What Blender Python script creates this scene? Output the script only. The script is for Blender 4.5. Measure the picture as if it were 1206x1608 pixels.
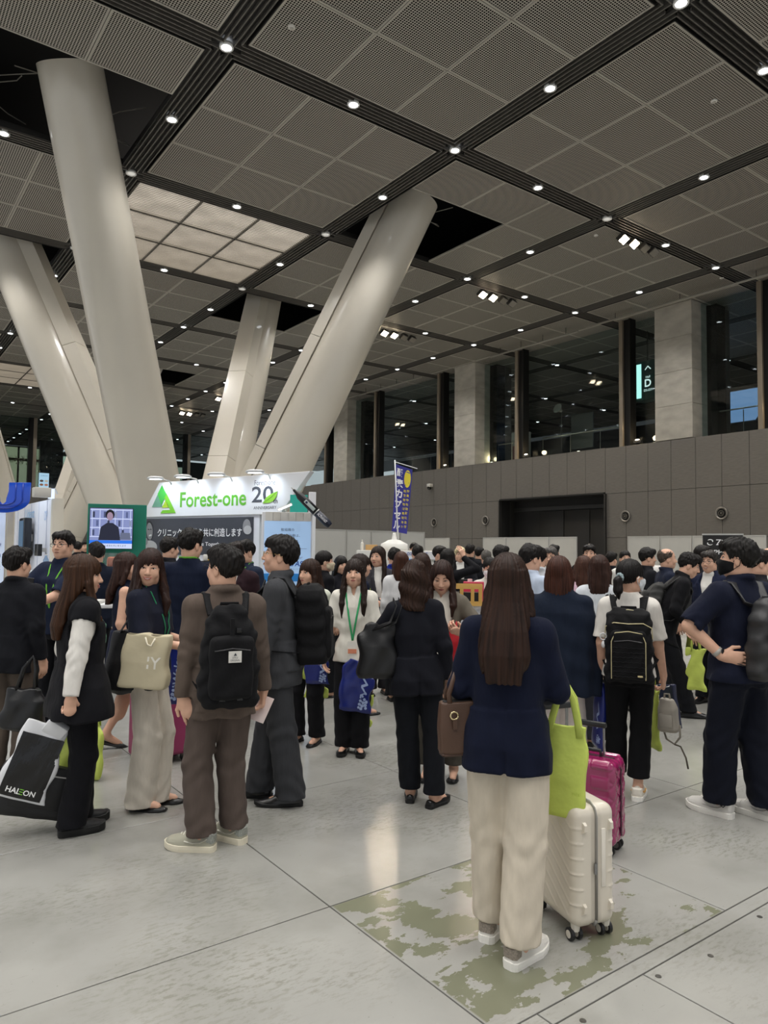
import bpy, bmesh, math, random
import numpy as np
from mathutils import Vector, Matrix, Euler

for o in list(bpy.data.objects):
    bpy.data.objects.remove(o)
SC = bpy.context.scene
COL = SC.collection
PI = math.pi
rnd = random.Random(7)

# ------------------------------------------------------------------ camera, world, exposure
EYE = Vector((0, 0, 1.62))
cam_data = bpy.data.cameras.new('camera')
cam = bpy.data.objects.new('camera', cam_data); COL.objects.link(cam)
CR = Vector((0.80510061, -0.59302422, 0.01163097)); CU = Vector((-0.0399154, -0.0346043, 0.99860368)); CF = Vector((0.59179368, 0.80444069, 0.05153074))
cam.matrix_world = Matrix(((CR.x, CU.x, -CF.x, EYE.x), (CR.y, CU.y, -CF.y, EYE.y), (CR.z, CU.z, -CF.z, EYE.z), (0, 0, 0, 1)))
cam_data.sensor_fit = 'VERTICAL'; cam_data.sensor_height = 36.0; cam_data.lens = 36.0 * 1133.31 / 1608
cam_data.clip_start = 0.05; cam_data.clip_end = 300
SC.camera = cam
SC.view_settings.view_transform = 'Standard'
SC.view_settings.look = 'None'
SC.view_settings.gamma = 1
SC.view_settings.use_curve_mapping = False
SC.view_settings.exposure = 0.3
world = bpy.data.worlds.new('world'); SC.world = world; world.use_nodes = True
world.node_tree.nodes['Background'].inputs[0].default_value = (0.93, 0.96, 1.0, 1)
world.node_tree.nodes['Background'].inputs[1].default_value = 0.55
DOWNLIGHT_W = 290.0          # each recessed downlight
TRACK_W = 250.0              # each lit track spot
SIGN_W = 10.0                 # each sign lamp of the booth

# ------------------------------------------------------------------ materials
def hexc(h):
    h = h.lstrip('#'); v = [int(h[i:i + 2], 16) / 255 for i in (0, 2, 4)]
    return tuple(x / 12.92 if x <= 0.04045 else ((x + 0.055) / 1.055) ** 2.4 for x in v)
MATS = {}
def mat(name, col='#808080', rough=0.6, metal=0.0, var=None, bump=None, spec=0.5, emit=None, alpha=None, trans=0.0, sheen=0.0, coat=0.0, stretch=None, attr=None):
    """A principled material: var=(scale, amount) mottles the colour, bump=(scale, distance) gives relief."""
    if name in MATS: return MATS[name]
    m = bpy.data.materials.new(name); m.use_nodes = True; MATS[name] = m
    nt = m.node_tree; b = nt.nodes['Principled BSDF']; L = nt.links.new
    c = hexc(col) if isinstance(col, str) else col
    b.inputs['Base Color'].default_value = (*c, 1); b.inputs['Roughness'].default_value = rough; b.inputs['Metallic'].default_value = metal
    b.inputs['Specular IOR Level'].default_value = spec
    b.inputs['Sheen Weight'].default_value = sheen; b.inputs['Coat Weight'].default_value = coat; b.inputs['Transmission Weight'].default_value = trans
    m.diffuse_color = (*c, 1)
    if emit:
        b.inputs['Emission Color'].default_value = (*(hexc(emit[0]) if isinstance(emit[0], str) else emit[0]), 1); b.inputs['Emission Strength'].default_value = emit[1]
    if alpha is not None: b.inputs['Alpha'].default_value = alpha
    co = None
    if var or bump:
        tc = nt.nodes.new('ShaderNodeTexCoord'); co = tc.outputs['Object']
        if stretch:
            mp = nt.nodes.new('ShaderNodeMapping'); mp.inputs['Scale'].default_value = stretch; L(co, mp.inputs['Vector']); co = mp.outputs[0]
    if var:
        n = nt.nodes.new('ShaderNodeTexNoise'); n.inputs['Scale'].default_value = var[0]; n.inputs['Detail'].default_value = 5; L(co, n.inputs['Vector'])
        mr = nt.nodes.new('ShaderNodeMapRange'); mr.inputs[1].default_value = 0.3; mr.inputs[2].default_value = 0.7
        mr.inputs[3].default_value = 1 - var[1]; mr.inputs[4].default_value = 1 + var[1]; L(n.outputs[0], mr.inputs[0])
        mx = nt.nodes.new('ShaderNodeMix'); mx.data_type = 'RGBA'; mx.blend_type = 'MULTIPLY'; mx.inputs[0].default_value = 1
        mx.inputs[6].default_value = (*c, 1); L(mr.outputs[0], mx.inputs[7]); L(mx.outputs[2], b.inputs['Base Color'])
    if bump:
        n2 = nt.nodes.new('ShaderNodeTexNoise'); n2.inputs['Scale'].default_value = bump[0]; n2.inputs['Detail'].default_value = 3; L(co, n2.inputs['Vector'])
        bp = nt.nodes.new('ShaderNodeBump'); bp.inputs['Distance'].default_value = bump[1]; bp.inputs['Strength'].default_value = 0.8
        L(n2.outputs[0], bp.inputs['Height']); L(bp.outputs[0], b.inputs['Normal'])
    return m

def fabric(col, rough=0.85, b=None):
    return mat('fabric_' + col.strip('#'), col, rough, var=(14, 0.10), bump=b or (22, 0.006), sheen=0.02, spec=0.18)
def cloth_folds(col, rough=0.85):
    """Woven cloth whose creases run mostly up and down."""
    return mat('cloth_' + col.strip('#'), col, rough, var=(9, 0.08), bump=(7, 0.012), sheen=0.02, spec=0.15, stretch=(2.2, 2.2, 0.7))
def leather(col, rough=0.4):
    return mat('leather_' + col.strip('#'), col, rough, bump=(160, 0.001), spec=0.5)
def plastic(col, rough=0.4):
    return mat('plastic_' + col.strip('#'), col, rough)
def paint(col, rough=0.5):
    return mat('paint_' + col.strip('#'), col, rough, var=(3, 0.03))
def glow(col, s):
    return mat('glow_%s_%g' % (col.strip('#'), s), '#000000', 0.6, emit=(col, s))
def lacquer(col, rough=0.2, coat=0.6):
    return mat('lacquer_' + col.strip('#'), col, rough, coat=coat)

# ------------------------------------------------------------------ mesh helpers
def link(name, me, m=None, parent=None, loc=None, rotz=None, smooth=False):
    o = bpy.data.objects.new(name, me); COL.objects.link(o)
    if m is not None and me is not None:
        for x in (m if isinstance(m, (list, tuple)) else [m]): me.materials.append(x)
    if parent is not None: o.parent = parent
    if loc is not None: o.location = loc
    if rotz is not None: o.rotation_euler = (0, 0, rotz)
    if smooth and me is not None: me.shade_smooth()
    return o
def tag(o, label=None, cat=None, group=None, kind=None):
    if label: o['label'] = label
    if cat: o['category'] = cat
    if group: o['group'] = group
    if kind: o['kind'] = kind
    return o
def thing(name, label, cat, loc=(0, 0, 0), rotz=0.0, group=None):
    o = bpy.data.objects.new(name, None); COL.objects.link(o); o.location = loc; o.rotation_euler = (0, 0, rotz); o.empty_display_size = 0.1
    return tag(o, label, cat, group)
class MB:
    """Collects simple solids into one mesh."""
    def __init__(s): s.v = []; s.f = []; s.mi = []; s.uv = None
    def add(s, vs, fs, mi=0):
        n = len(s.v); s.v += [tuple(v) for v in vs]; s.f += [tuple(i + n for i in f) for f in fs]; s.mi += [mi] * len(fs); return s
    def box(s, c, d, rz=0.0, mi=0, M=None):
        x, y, z = d[0] / 2, d[1] / 2, d[2] / 2; vs = []
        R = Matrix.Rotation(rz, 3, 'Z') if M is None else M
        for k in (-z, z):
            for a, b in ((-x, -y), (x, -y), (x, y), (-x, y)):
                vs.append(Vector(c) + R @ Vector((a, b, k)))
        return s.add(vs, [(3, 2, 1, 0), (4, 5, 6, 7), (0, 1, 5, 4), (1, 2, 6, 5), (2, 3, 7, 6), (3, 0, 4, 7)], mi)
    def tube(s, pts, r, n=8, mi=0, cap=True, flat=1.0, up=None):
        """A round (or flattened) bar along the points; r one radius or one per point."""
        pts = [Vector(p) for p in pts]; k = len(pts); rs = r if isinstance(r, (list, tuple)) else [r] * k
        vs = []; prev = None
        for i, p in enumerate(pts):
            d = (pts[min(i + 1, k - 1)] - pts[max(i - 1, 0)]).normalized()
            a = Vector(up) if up is not None else (prev if prev is not None else (Vector((0, 0, 1)) if abs(d.z) < 0.9 else Vector((1, 0, 0))))
            u = d.cross(a); 
            if u.length < 1e-6: u = d.cross(Vector((0.3, 1, 0.2)))
            u.normalize(); w = u.cross(d).normalized(); prev = w
            for j in range(n):
                t = 2 * PI * j / n; vs.append(p + u * (math.cos(t) * rs[i]) + w * (math.sin(t) * rs[i] * flat))
        fs = [(i * n + j, i * n + (j + 1) % n, (i + 1) * n + (j + 1) % n, (i + 1) * n + j) for i in range(k - 1) for j in range(n)]
        if cap: fs += [tuple(range(n - 1, -1, -1)), tuple((k - 1) * n + j for j in range(n))]
        return s.add(vs, fs, mi)
    def loft(s, rings, mi=0, cap=True):
        n = len(rings[0]); vs = [v for r in rings for v in r]; k = len(rings)
        fs = [(i * n + j, i * n + (j + 1) % n, (i + 1) * n + (j + 1) % n, (i + 1) * n + j) for i in range(k - 1) for j in range(n)]
        if cap: fs += [tuple(range(n - 1, -1, -1)), tuple((k - 1) * n + j for j in range(n))]
        return s.add(vs, fs, mi)
    def prism(s, poly, d, mi=0, M=None, o=(0, 0, 0)):
        """A polygon in the local xz plane given a thickness d along local y."""
        M = M or Matrix.Identity(3); o = Vector(o); n = len(poly)
        vs = [o + M @ Vector((x, 0, z)) for x, z in poly] + [o + M @ Vector((x, d, z)) for x, z in poly]
        fs = [tuple(range(n)), tuple(range(2 * n - 1, n - 1, -1))] + [(i, i + n, (i + 1) % n + n, (i + 1) % n) for i in range(n)]
        return s.add(vs, fs, mi)
    def lathe(s, prof, n=16, c=(0, 0, 0), M=None, mi=0):
        M = M or Matrix.Identity(3); c = Vector(c)
        return s.loft([[c + M @ Vector((r * math.cos(2 * PI * j / n), r * math.sin(2 * PI * j / n), z)) for j in range(n)] for r, z in prof], mi)
    def ball(s, c, r, n=10, mi=0, M=None):
        r = Vector(r) if not isinstance(r, (int, float)) else Vector((r, r, r)); M = M or Matrix.Identity(3); k = max(4, n // 2)
        rings = []
        for i in range(k + 1):
            t = PI * (i + 0.0) / k; q = max(math.sin(t), 0.02)
            rings.append([Vector(c) + M @ Vector((r.x * q * math.cos(2 * PI * j / n), r.y * q * math.sin(2 * PI * j / n), -r.z * math.cos(t))) for j in range(n)])
        return s.loft(rings, mi)
    def mesh(s, name):
        me = bpy.data.meshes.new(name); me.from_pydata([tuple(v) for v in s.v], [], s.f); me.update()
        return me
    def build(s, name, m, parent=None, loc=None, rotz=None, smooth=False, bevel=0.0, seg=2):
        me = s.mesh(name); me.polygons.foreach_set('material_index', s.mi)
        bm = bmesh.new(); bm.from_mesh(me)
        if bevel > 0:
            bmesh.ops.remove_doubles(bm, verts=bm.verts, dist=1e-6)
            es = [e for e in bm.edges if len(e.link_faces) == 2 and e.calc_face_angle(0) > 0.6]
            bmesh.ops.bevel(bm, geom=es, offset=bevel, segments=seg, affect='EDGES', profile=0.5)
        bmesh.ops.recalc_face_normals(bm, faces=bm.faces)
        bm.to_mesh(me); bm.free()
        o = link(name, me, m, parent, loc, rotz)
        if smooth or bevel > 0:
            me.shade_smooth()
            if not smooth or bevel > 0:
                try: me.set_sharp_from_angle(angle=0.7)
                except Exception: pass
        return o
def copy_tree(o, parent=None):
    c = o.copy(); COL.objects.link(c)
    if parent is not None: c.parent = parent
    for ch in list(o.children): copy_tree(ch, c)
    return c
def lettering(txt, m, parent, loc, M, w=None, h=0.1, bold=0.0, name='lettering', align='CENTER', depth=0.002, shear=0.0, space=1.0):
    """Flat print: the words as a thin mesh. M's columns are right, up and outward."""
    cu = bpy.data.curves.new('lettering', 'FONT'); cu.body = txt; cu.align_x = align; cu.align_y = 'CENTER'; cu.size = 1.0; cu.extrude = 0.0; cu.offset = bold; cu.shear = shear; cu.resolution_u = 3; cu.space_line = space
    t = bpy.data.objects.new('tmp', cu); COL.objects.link(t)
    me = bpy.data.meshes.new_from_object(t.evaluated_get(bpy.context.evaluated_depsgraph_get()))
    bpy.data.objects.remove(t); bpy.data.curves.remove(cu); me.materials.clear(); me.name = name
    n = len(me.vertices)
    if n:
        a = np.empty(n * 3, np.float32); me.vertices.foreach_get('co', a); a = a.reshape(-1, 3)
        lo, hi = a.min(0), a.max(0); c = (lo + hi) / 2
        sy = h / max(hi[1] - lo[1], 1e-6); sx = w / max(hi[0] - lo[0], 1e-6) if w else sy
        ax = c[0] if (align == 'CENTER') else lo[0]
        b = np.stack([(a[:, 0] - ax) * sx, (a[:, 1] - c[1]) * sy, np.full(n, depth)], 1)
        R = np.array([[M[i][j] for j in range(3)] for i in range(3)])
        me.vertices.foreach_set('co', (b @ R.T + np.array(loc)).astype(np.float32).ravel()); me.update()
    return link(name, me, m, parent)
def frame3(right, up=(0, 0, 1)):
    """Rotation whose columns are right, up, outward."""
    r = Vector(right).normalized(); u = Vector(up).normalized(); n = r.cross(u).normalized(); u = n.cross(r)
    return Matrix((r, u, n)).transposed()
# ------------------------------------------------------------------ the hall
S = 2.66686                                   # half a ceiling bay
CZ = 10.32                                    # ceiling height
CX = lambda i: 10.2445 + S * i
CY = lambda j: 11.4682 + S * j
WX = 22.83; WTOP = 5.53                       # right wall face, top of its stone cladding
EY = 53.0                                     # end wall face
# the open bays round the column heads, in panel thirds
def bay_open(bi, bj, a, b):
    return (bi, bj) in OPEN and (a, b) in OPEN[(bi, bj)]
OPEN = {}
for base_j in (3, 11):
    OPEN[(0, base_j - 3)] = {(0, 1), (0, 2), (1, 1), (1, 2)}
    OPEN[(0, base_j + 1)] = {(0, 0), (0, 1), (1, 0), (1, 1)}
    OPEN[(-4, base_j - 3)] = {(1, 1), (1, 2), (2, 1), (2, 2)}
    OPEN[(-4, base_j + 1)] = {(1, 0), (1, 1), (2, 0), (2, 1)}
LIT = {(-2, 2), (-2, 10)}

# perforated metal: square grid of round holes in panel coordinates (the UV map is in metres)
def perforated():
    m = bpy.data.materials.new('perforated_metal'); m.use_nodes = True; nt = m.node_tree; L = nt.links.new; b = nt.nodes['Principled BSDF']
    uv = nt.nodes.new('ShaderNodeUVMap')
    sc = nt.nodes.new('ShaderNodeVectorMath'); sc.operation = 'SCALE'; sc.inputs['Scale'].default_value = 1 / 0.0462; L(uv.outputs[0], sc.inputs[0])
    fr = nt.nodes.new('ShaderNodeVectorMath'); fr.operation = 'FRACTION'; L(sc.outputs[0], fr.inputs[0])
    sb = nt.nodes.new('ShaderNodeVectorMath'); sb.operation = 'SUBTRACT'; sb.inputs[1].default_value = (0.5, 0.5, 0); L(fr.outputs[0], sb.inputs[0])
    ln = nt.nodes.new('ShaderNodeVectorMath'); ln.operation = 'LENGTH'; L(sb.outputs[0], ln.inputs[0])
    mr = nt.nodes.new('ShaderNodeMapRange'); mr.inputs[1].default_value = 0.33; mr.inputs[2].default_value = 0.40; L(ln.outputs['Value'], mr.inputs[0])
    mx = nt.nodes.new('ShaderNodeMix'); mx.data_type = 'RGBA'; mx.inputs[6].default_value = (*hexc('#12110f'), 1); mx.inputs[7].default_value = (*hexc('#a5a098'), 1)
    L(mr.outputs[0], mx.inputs[0]); L(mx.outputs[2], b.inputs['Base Color']); b.inputs['Roughness'].default_value = 0.45
    sp = nt.nodes.new('ShaderNodeMath'); sp.operation = 'MULTIPLY'; sp.inputs[1].default_value = 0.5; L(mr.outputs[0], sp.inputs[0]); L(sp.outputs[0], b.inputs['Specular IOR Level'])
    return m
M_PERF = perforated()
M_RIM = mat('panel_rim', '#a9a49b', 0.45)
M_BLACK = mat('plenum_black', '#0b0b0c', 0.8)
M_SLAT = mat('grille_slat', '#5d5a55', 0.45)
M_TROUGH = mat('grille_trough', '#1c1b1a', 0.6)
PW = 1.79 * S / 3
def panel_mesh(w):
    mb = MB(); e = w / 2 - 0.006; r = 0.035; i = e - r; d = 0.012
    vs = [(-e, -e, 0), (e, -e, 0), (e, e, 0), (-e, e, 0), (-i, -i, 0), (i, -i, 0), (i, i, 0), (-i, i, 0), (-i, -i, d), (i, -i, d), (i, i, d), (-i, i, d), (-e, -e, 0.05), (e, -e, 0.05), (e, e, 0.05), (-e, e, 0.05)]
    fs = []; mi = []
    for k in range(4):
        n = (k + 1) % 4
        fs += [(k, k + 4, n + 4, n), (k + 4, k + 8, n + 8, n + 4), (k, n, n + 12, k + 12)]; mi += [0, 0, 0]
    fs.append((8, 11, 10, 9)); mi.append(1); fs.append((12, 13, 14, 15)); mi.append(0)
    mb.add(vs, fs); mb.mi = mi
    me = mb.mesh('ceiling_panel'); me.polygons.foreach_set('material_index', mi)
    uv = me.uv_layers.new(name='UVMap')
    for l in me.loops:
        c = me.vertices[l.vertex_index].co; uv.data[l.index].uv = (c.x + 5, c.y + 5)
    me.materials.append(M_RIM); me.materials.append(M_PERF)
    return me
ceiling_bm = MB()
ceiling_bm.box((20, 32, 12.2), (76, 96, 0.1))
ceiling = ceiling_bm.build('ceiling', M_BLACK); tag(ceiling, 'dark ceiling void above the perforated metal panels', kind='structure')
PM = panel_mesh(PW)
spots = []
for bi in range(-10, 12, 2):
    for bj in range(-6, 22, 2):
        if (bi, bj) in LIT: continue
        for a in range(3):
            for b in range(3):
                if bay_open(bi, bj, a, b): continue
                x = CX(bi + 0.105) + PW * (a + 0.5); y = CY(bj + 0.105) + PW * (b + 0.5)
                v = Vector((x, y, CZ)) - EYE; z = v.dot(CF); 
                inv = z > 1 and abs(v.dot(CR) / z) < 0.62 and abs(v.dot(CU) / z) < 0.8
                spots.append((not inv, v.length, x, y))
spots.sort()
far = []
for k, (out, d, x, y) in enumerate(spots):
    if k < 290 and not out: link('ceiling_panel', PM, None, ceiling, (x, y, CZ))
    else: far.append((x, y))
def many(name, me, places, parent, rotz=None):
    """The far copies of one mesh joined into one mesh."""
    n = len(me.vertices); co = np.empty(n * 3, np.float32); me.vertices.foreach_get('co', co); co = co.reshape(-1, 3)
    polys = [tuple(p.vertices) for p in me.polygons]; mi = [p.material_index for p in me.polygons]
    allv = np.concatenate([co + np.array((p[0], p[1], p[2] if len(p) > 2 else 0)) for p in places])
    fs = [tuple(i + k * n for i in f) for k in range(len(places)) for f in polys]
    out = bpy.data.meshes.new(name); out.from_pydata(allv.tolist(), [], fs); out.polygons.foreach_set('material_index', mi * len(places))
    if me.uv_layers:
        u = np.empty(len(me.loops) * 2, np.float32); me.uv_layers[0].data.foreach_get('uv', u); out.uv_layers.new(name='UVMap').data.foreach_set('uv', np.tile(u, len(places)))
    for m in me.materials: out.materials.append(m)
    return link(name, out, None, parent)
tag(many('ceiling_panel_field', PM, [(x, y, CZ) for x, y in far], ceiling), kind='stuff')

# linear grilles between the bays: a black trough with five slats
def grille_mesh(vert):
    L_ = 1.79 * S; w = 0.105 * S; mb = MB()
    mb.box((0, 0, 0.13), (L_ + 2 * w, 2 * w, 0.02), mi=1)
    for s in (-1, 1): mb.box((0, s * (w - 0.006), 0.07), (L_, 0.012, 0.14), mi=1)
    for k in range(-2, 3):
        mb.box((0, k * 0.098, 0.03), (L_, 0.022, 0.06), mi=0)
        mb.box((0, k * 0.098 + 0.049, 0.07), (L_, 0.03, 0.02), mi=1)
    mb.box((0, 0, 0.1), (L_, 2 * w, 0.004), mi=1)
    me = mb.mesh('linear_grille'); me.polygons.foreach_set('material_index', mb.mi); me.materials.append(M_SLAT); me.materials.append(M_TROUGH)
    return me
GX = grille_mesh(False)
def cross_mesh():
    mb = MB(); w = 0.105 * S
    mb.box((0, 0, 0.11), (2 * w, 2 * w, 0.02), mi=1)
    for k in (1, 2):                                     # mitred slats: small L pieces in each quadrant
        o = k * 0.098
        for sx in (-1, 1):
            for sy in (-1, 1):
                mb.box((sx * (o + (w - o) / 2), sy * o, 0.03), (w - o + 0.022, 0.022, 0.06)); mb.box((sx * o, sy * (o + (w - o) / 2), 0.03), (0.022, w - o + 0.022, 0.06))
    me = mb.mesh('grille_crossing'); me.polygons.foreach_set('material_index', mb.mi); me.materials.append(M_SLAT); me.materials.append(M_TROUGH)
    return me
GC = cross_mesh()
n_gr = 0
segs = []
for bi in range(-10, 12, 2):
    for bj in range(-6, 22, 2):
        segs.append((CX(bi + 1), CY(bj), 0.0)); segs.append((CX(bi), CY(bj + 1), PI / 2)); segs.append((CX(bi), CY(bj), None))
for x, y, r in segs:
    o = link('grille_crossing' if r is None else 'linear_grille', GC if r is None else GX, None, ceiling, (x, y, CZ))
    if r: o.rotation_euler = (0, 0, r)

# lit ceiling bays: nine glowing panes behind fine ribs
def lit_pane():
    m = bpy.data.materials.new('glowing_pane'); m.use_nodes = True; nt = m.node_tree; L = nt.links.new; b = nt.nodes['Principled BSDF']
    tc = nt.nodes.new('ShaderNodeTexCoord'); n = nt.nodes.new('ShaderNodeTexNoise'); n.inputs['Scale'].default_value = 1.6; L(tc.outputs['Object'], n.inputs['Vector'])
    mr = nt.nodes.new('ShaderNodeMapRange'); mr.inputs[1].default_value = 0.35; mr.inputs[2].default_value = 0.65; mr.inputs[3].default_value = 0.62; mr.inputs[4].default_value = 1.0; L(n.outputs[0], mr.inputs[0])
    b.inputs['Emission Color'].default_value = (*hexc('#f4ebe0'), 1); L(mr.outputs[0], b.inputs['Emission Strength']); b.inputs['Base Color'].default_value = (*hexc('#6d6860'), 1)
    return m
M_PANE = lit_pane()
for q, (bi, bj) in enumerate(((-2, 2), (-2, 10))):
    t = thing('ceiling_light_panel', ['large glowing ceiling light of nine panes between the two near slanted columns', 'smaller-looking far glowing ceiling light at the left picture edge'][q], 'ceiling light', (CX(bi + 1), CY(bj + 1), CZ))
    fr = MB()
    for k in (-1.5, -0.5, 0.5, 1.5):
        fr.box((k * PW, 0, 0.03), (0.05, 3 * PW, 0.06)); fr.box((0, k * PW, 0.03), (3 * PW, 0.05, 0.06))
    fr.build('frame', mat('dark_frame', '#57534c', 0.5), t)
    rb = MB()
    for k in range(54): rb.box((0, -1.5 * PW + (k + 0.5) * 3 * PW / 54, 0.03), (3 * PW, 0.012, 0.03))
    tag(rb.build('rib', mat('pane_rib', '#b9b2a6', 0.5), t), kind='stuff')
    for a in (-1, 0, 1):
        for b in (-1, 0, 1): MB().box((0, 0, 0), (PW - 0.05, PW - 0.05, 0.02)).build('pane', M_PANE, t, (a * PW, b * PW, 0.07))

# recessed downlights with their real spot lamps
def downlight_meshes():
    a = MB(); n = 16; prof = [(0.088, -0.004), (0.118, -0.012), (0.124, -0.004), (0.124, 0.05), (0.088, 0.06)]
    rings = [[(r * math.cos(2 * PI * j / n), r * math.sin(2 * PI * j / n), z) for j in range(n)] for r, z in prof + prof[:1]]
    a.loft(rings, cap=False); tr = a.mesh('trim_ring'); tr.materials.append(mat('lamp_trim', '#e8e8e6', 0.3)); tr.shade_smooth()
    b = MB(); b.lathe([(0.088, 0.0), (0.05, -0.012), (0.012, -0.016)], n); ln = b.mesh('lens'); ln.materials.append(mat('lamp_lens', '#ffffff', 0.3, emit=('#f3f8ff', 9.0)))
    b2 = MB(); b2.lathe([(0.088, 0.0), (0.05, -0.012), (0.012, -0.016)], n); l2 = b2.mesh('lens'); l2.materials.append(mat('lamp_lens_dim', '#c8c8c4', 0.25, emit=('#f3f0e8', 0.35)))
    return tr, ln, l2
TR, LN, LN2 = downlight_meshes()
OFF = {(-2, 2), (0, 2), (-2, 4), (0, 4), (2, 0), (-2, 10), (0, 10), (-2, 12), (0, 12)}
spot_data = bpy.data.lights.new('downlight_lamp', 'SPOT'); spot_data.energy = DOWNLIGHT_W; spot_data.color = (1.0, 0.98, 0.95); spot_data.spot_size = math.radians(116); spot_data.spot_blend = 0.7; spot_data.shadow_soft_size = 0.35
gal_data = spot_data.copy(); gal_data.energy = DOWNLIGHT_W * 0.8
for i in range(-10, 12):
    for j in range(-6, 22):
        if i % 2 and j % 2: continue
        if i > 4 and (i % 2 or j % 2): continue
        x, y = CX(i), CY(j); behind = x > WX + 0.3 or y > EY + 0.3
        v = Vector((x, y, CZ)) - EYE; z = v.dot(CF)
        vis = z > 1 and abs(v.dot(CR) / z) < 0.545 and abs(v.dot(CU) / z) < 0.72
        inside = -9 <= i <= 4 and not behind
        if not (vis or inside): continue
        off = (i, j) in OFF
        if vis:
            # the ones of one look share a label and a group
            if off: lab, g = 'unlit round recessed downlight with a dim lens in a black ceiling channel', 'unlit downlights'
            elif behind: lab, g = 'small downlight over the upper floor seen through the glass', 'downlights beyond the glass'
            elif v.length < 15: lab, g = 'large-looking bright white downlight in the nearest black ceiling channels', 'near ceiling downlights'
            elif v.length < 24: lab, g = 'bright white downlight in the middle ceiling channels between perforated panels', 'middle ceiling downlights'
            else: lab, g = 'tiny bright downlight in the far ceiling channels', 'far ceiling downlights'
            t = thing('downlight', lab, 'ceiling light', (x, y, CZ - 0.002), 0, g)
            link('trim_ring', TR, None, t); link('lens', LN2 if off else LN, None, t)
        if behind and x > WX and i in (6, 8) and j % 2 == 0 and 0 <= j <= 20 and not off:
            lo = bpy.data.objects.new('gallery_lamp', gal_data); COL.objects.link(lo); lo.location = (x, y, CZ - 0.04)
        if inside and not off:
            lo = bpy.data.objects.new('downlight_lamp', spot_data); COL.objects.link(lo); lo.location = (x, y, CZ - 0.04)
            if vis: lo.parent = t; lo.location = (0, 0, -0.04)

# track spots below the second grille: two lit, two dark in every cluster
sp2 = bpy.data.lights.new('track_lamp', 'SPOT'); sp2.energy = TRACK_W; sp2.color = (1.0, 0.83, 0.62); sp2.spot_size = math.radians(95); sp2.spot_blend = 0.5; sp2.shadow_soft_size = 0.08
M_HOUS = mat('spot_housing', '#3a3835', 0.4); M_WARM = mat('spot_warm_face', '#ffffff', 0.3, emit=('#ffe9c4', 22)); M_DARKF = mat('spot_dark_face', '#8a857c', 0.2)
place = ['nearest right', 'second', 'third', 'far']
for q, j in enumerate((0.12, 2.18, 4.26, 6.3, 10.33, 12.46)):
    for k, (i, lit) in enumerate(((2.42, 1), (2.60, 1), (2.79, 0), (2.95, 0))):
        where = ['in the nearest ceiling cluster', 'in the middle ceiling cluster', 'right of the slanted column', 'in a far cluster between the columns', 'in a far cluster between the columns', 'in a far cluster between the columns'][q]
        kind = 'glowing square spotlight ' if lit else 'unlit grey square spotlight '
        lab = kind + where + (['', ', left of the pair', ', right of the pair'][1 + k] if lit and q < 3 else ['', ', nearer the lit pair', ', last of the row'][k - 1] if (not lit and q < 3) else '')
        t = thing('track_spotlight', lab, 'spotlight', (CX(i), CY(j), CZ), 0, 'far ceiling spotlights' if q >= 3 else 'ceiling track spotlights')
        MB().tube([(0, 0, 0.05), (0, 0, -0.03)], 0.012, 6).build('stem', M_HOUS, t)
        tl = Matrix.Rotation(math.radians(-38), 3, 'X') @ Matrix.Rotation(0.2, 3, 'Z')
        hb = MB().box((0, 0, -0.10), (0.30, 0.25, 0.13), M=tl).build('housing', M_HOUS, t, bevel=0.012)
        fb = MB(); c = Vector((0, 0, -0.10)) + tl @ Vector((0, 0, -0.071)); fb.box(c, (0.26, 0.21, 0.012), M=tl); fb.build('face', M_WARM if lit else M_DARKF, t)
        if lit and q < 4:
            lo = bpy.data.objects.new('track_lamp', sp2); COL.objects.link(lo); lo.parent = t; lo.location = c + tl @ Vector((0, 0, -0.03)); lo.rotation_euler = tl.to_euler()
# small ceiling fittings
for k, (i, j, lab) in enumerate(((-2.02, 0.35, 'a'), (-1.27, 1.17, 'b'), (1.2, -1.6, 'c'), (2.35, 0.12, 'd'), (0.55, -1.2, 'e'))):
    pass
for i, j, lab in ((-1.75, -0.42, 'round white smoke detector on the panel left of the nearest left downlight'), (1.05, -1.62, 'round white smoke detector on a panel near the top right downlight'),
                  (2.22, 0.30, 'small round smoke detector beside the nearest glowing ceiling spotlights'), (4.35, 0.12, 'small round smoke detector near the glass at the right')):
    t = thing('smoke_detector', lab, 'smoke detector', (CX(i), CY(j), CZ + 0.012))
    MB().lathe([(0.062, 0.0), (0.062, -0.02), (0.05, -0.032)], 14).build('base', plastic('#d9d6cf'), t); MB().lathe([(0.035, -0.03), (0.035, -0.045), (0.02, -0.05)], 12).build('sensor', plastic('#b8b4ab'), t)

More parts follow.
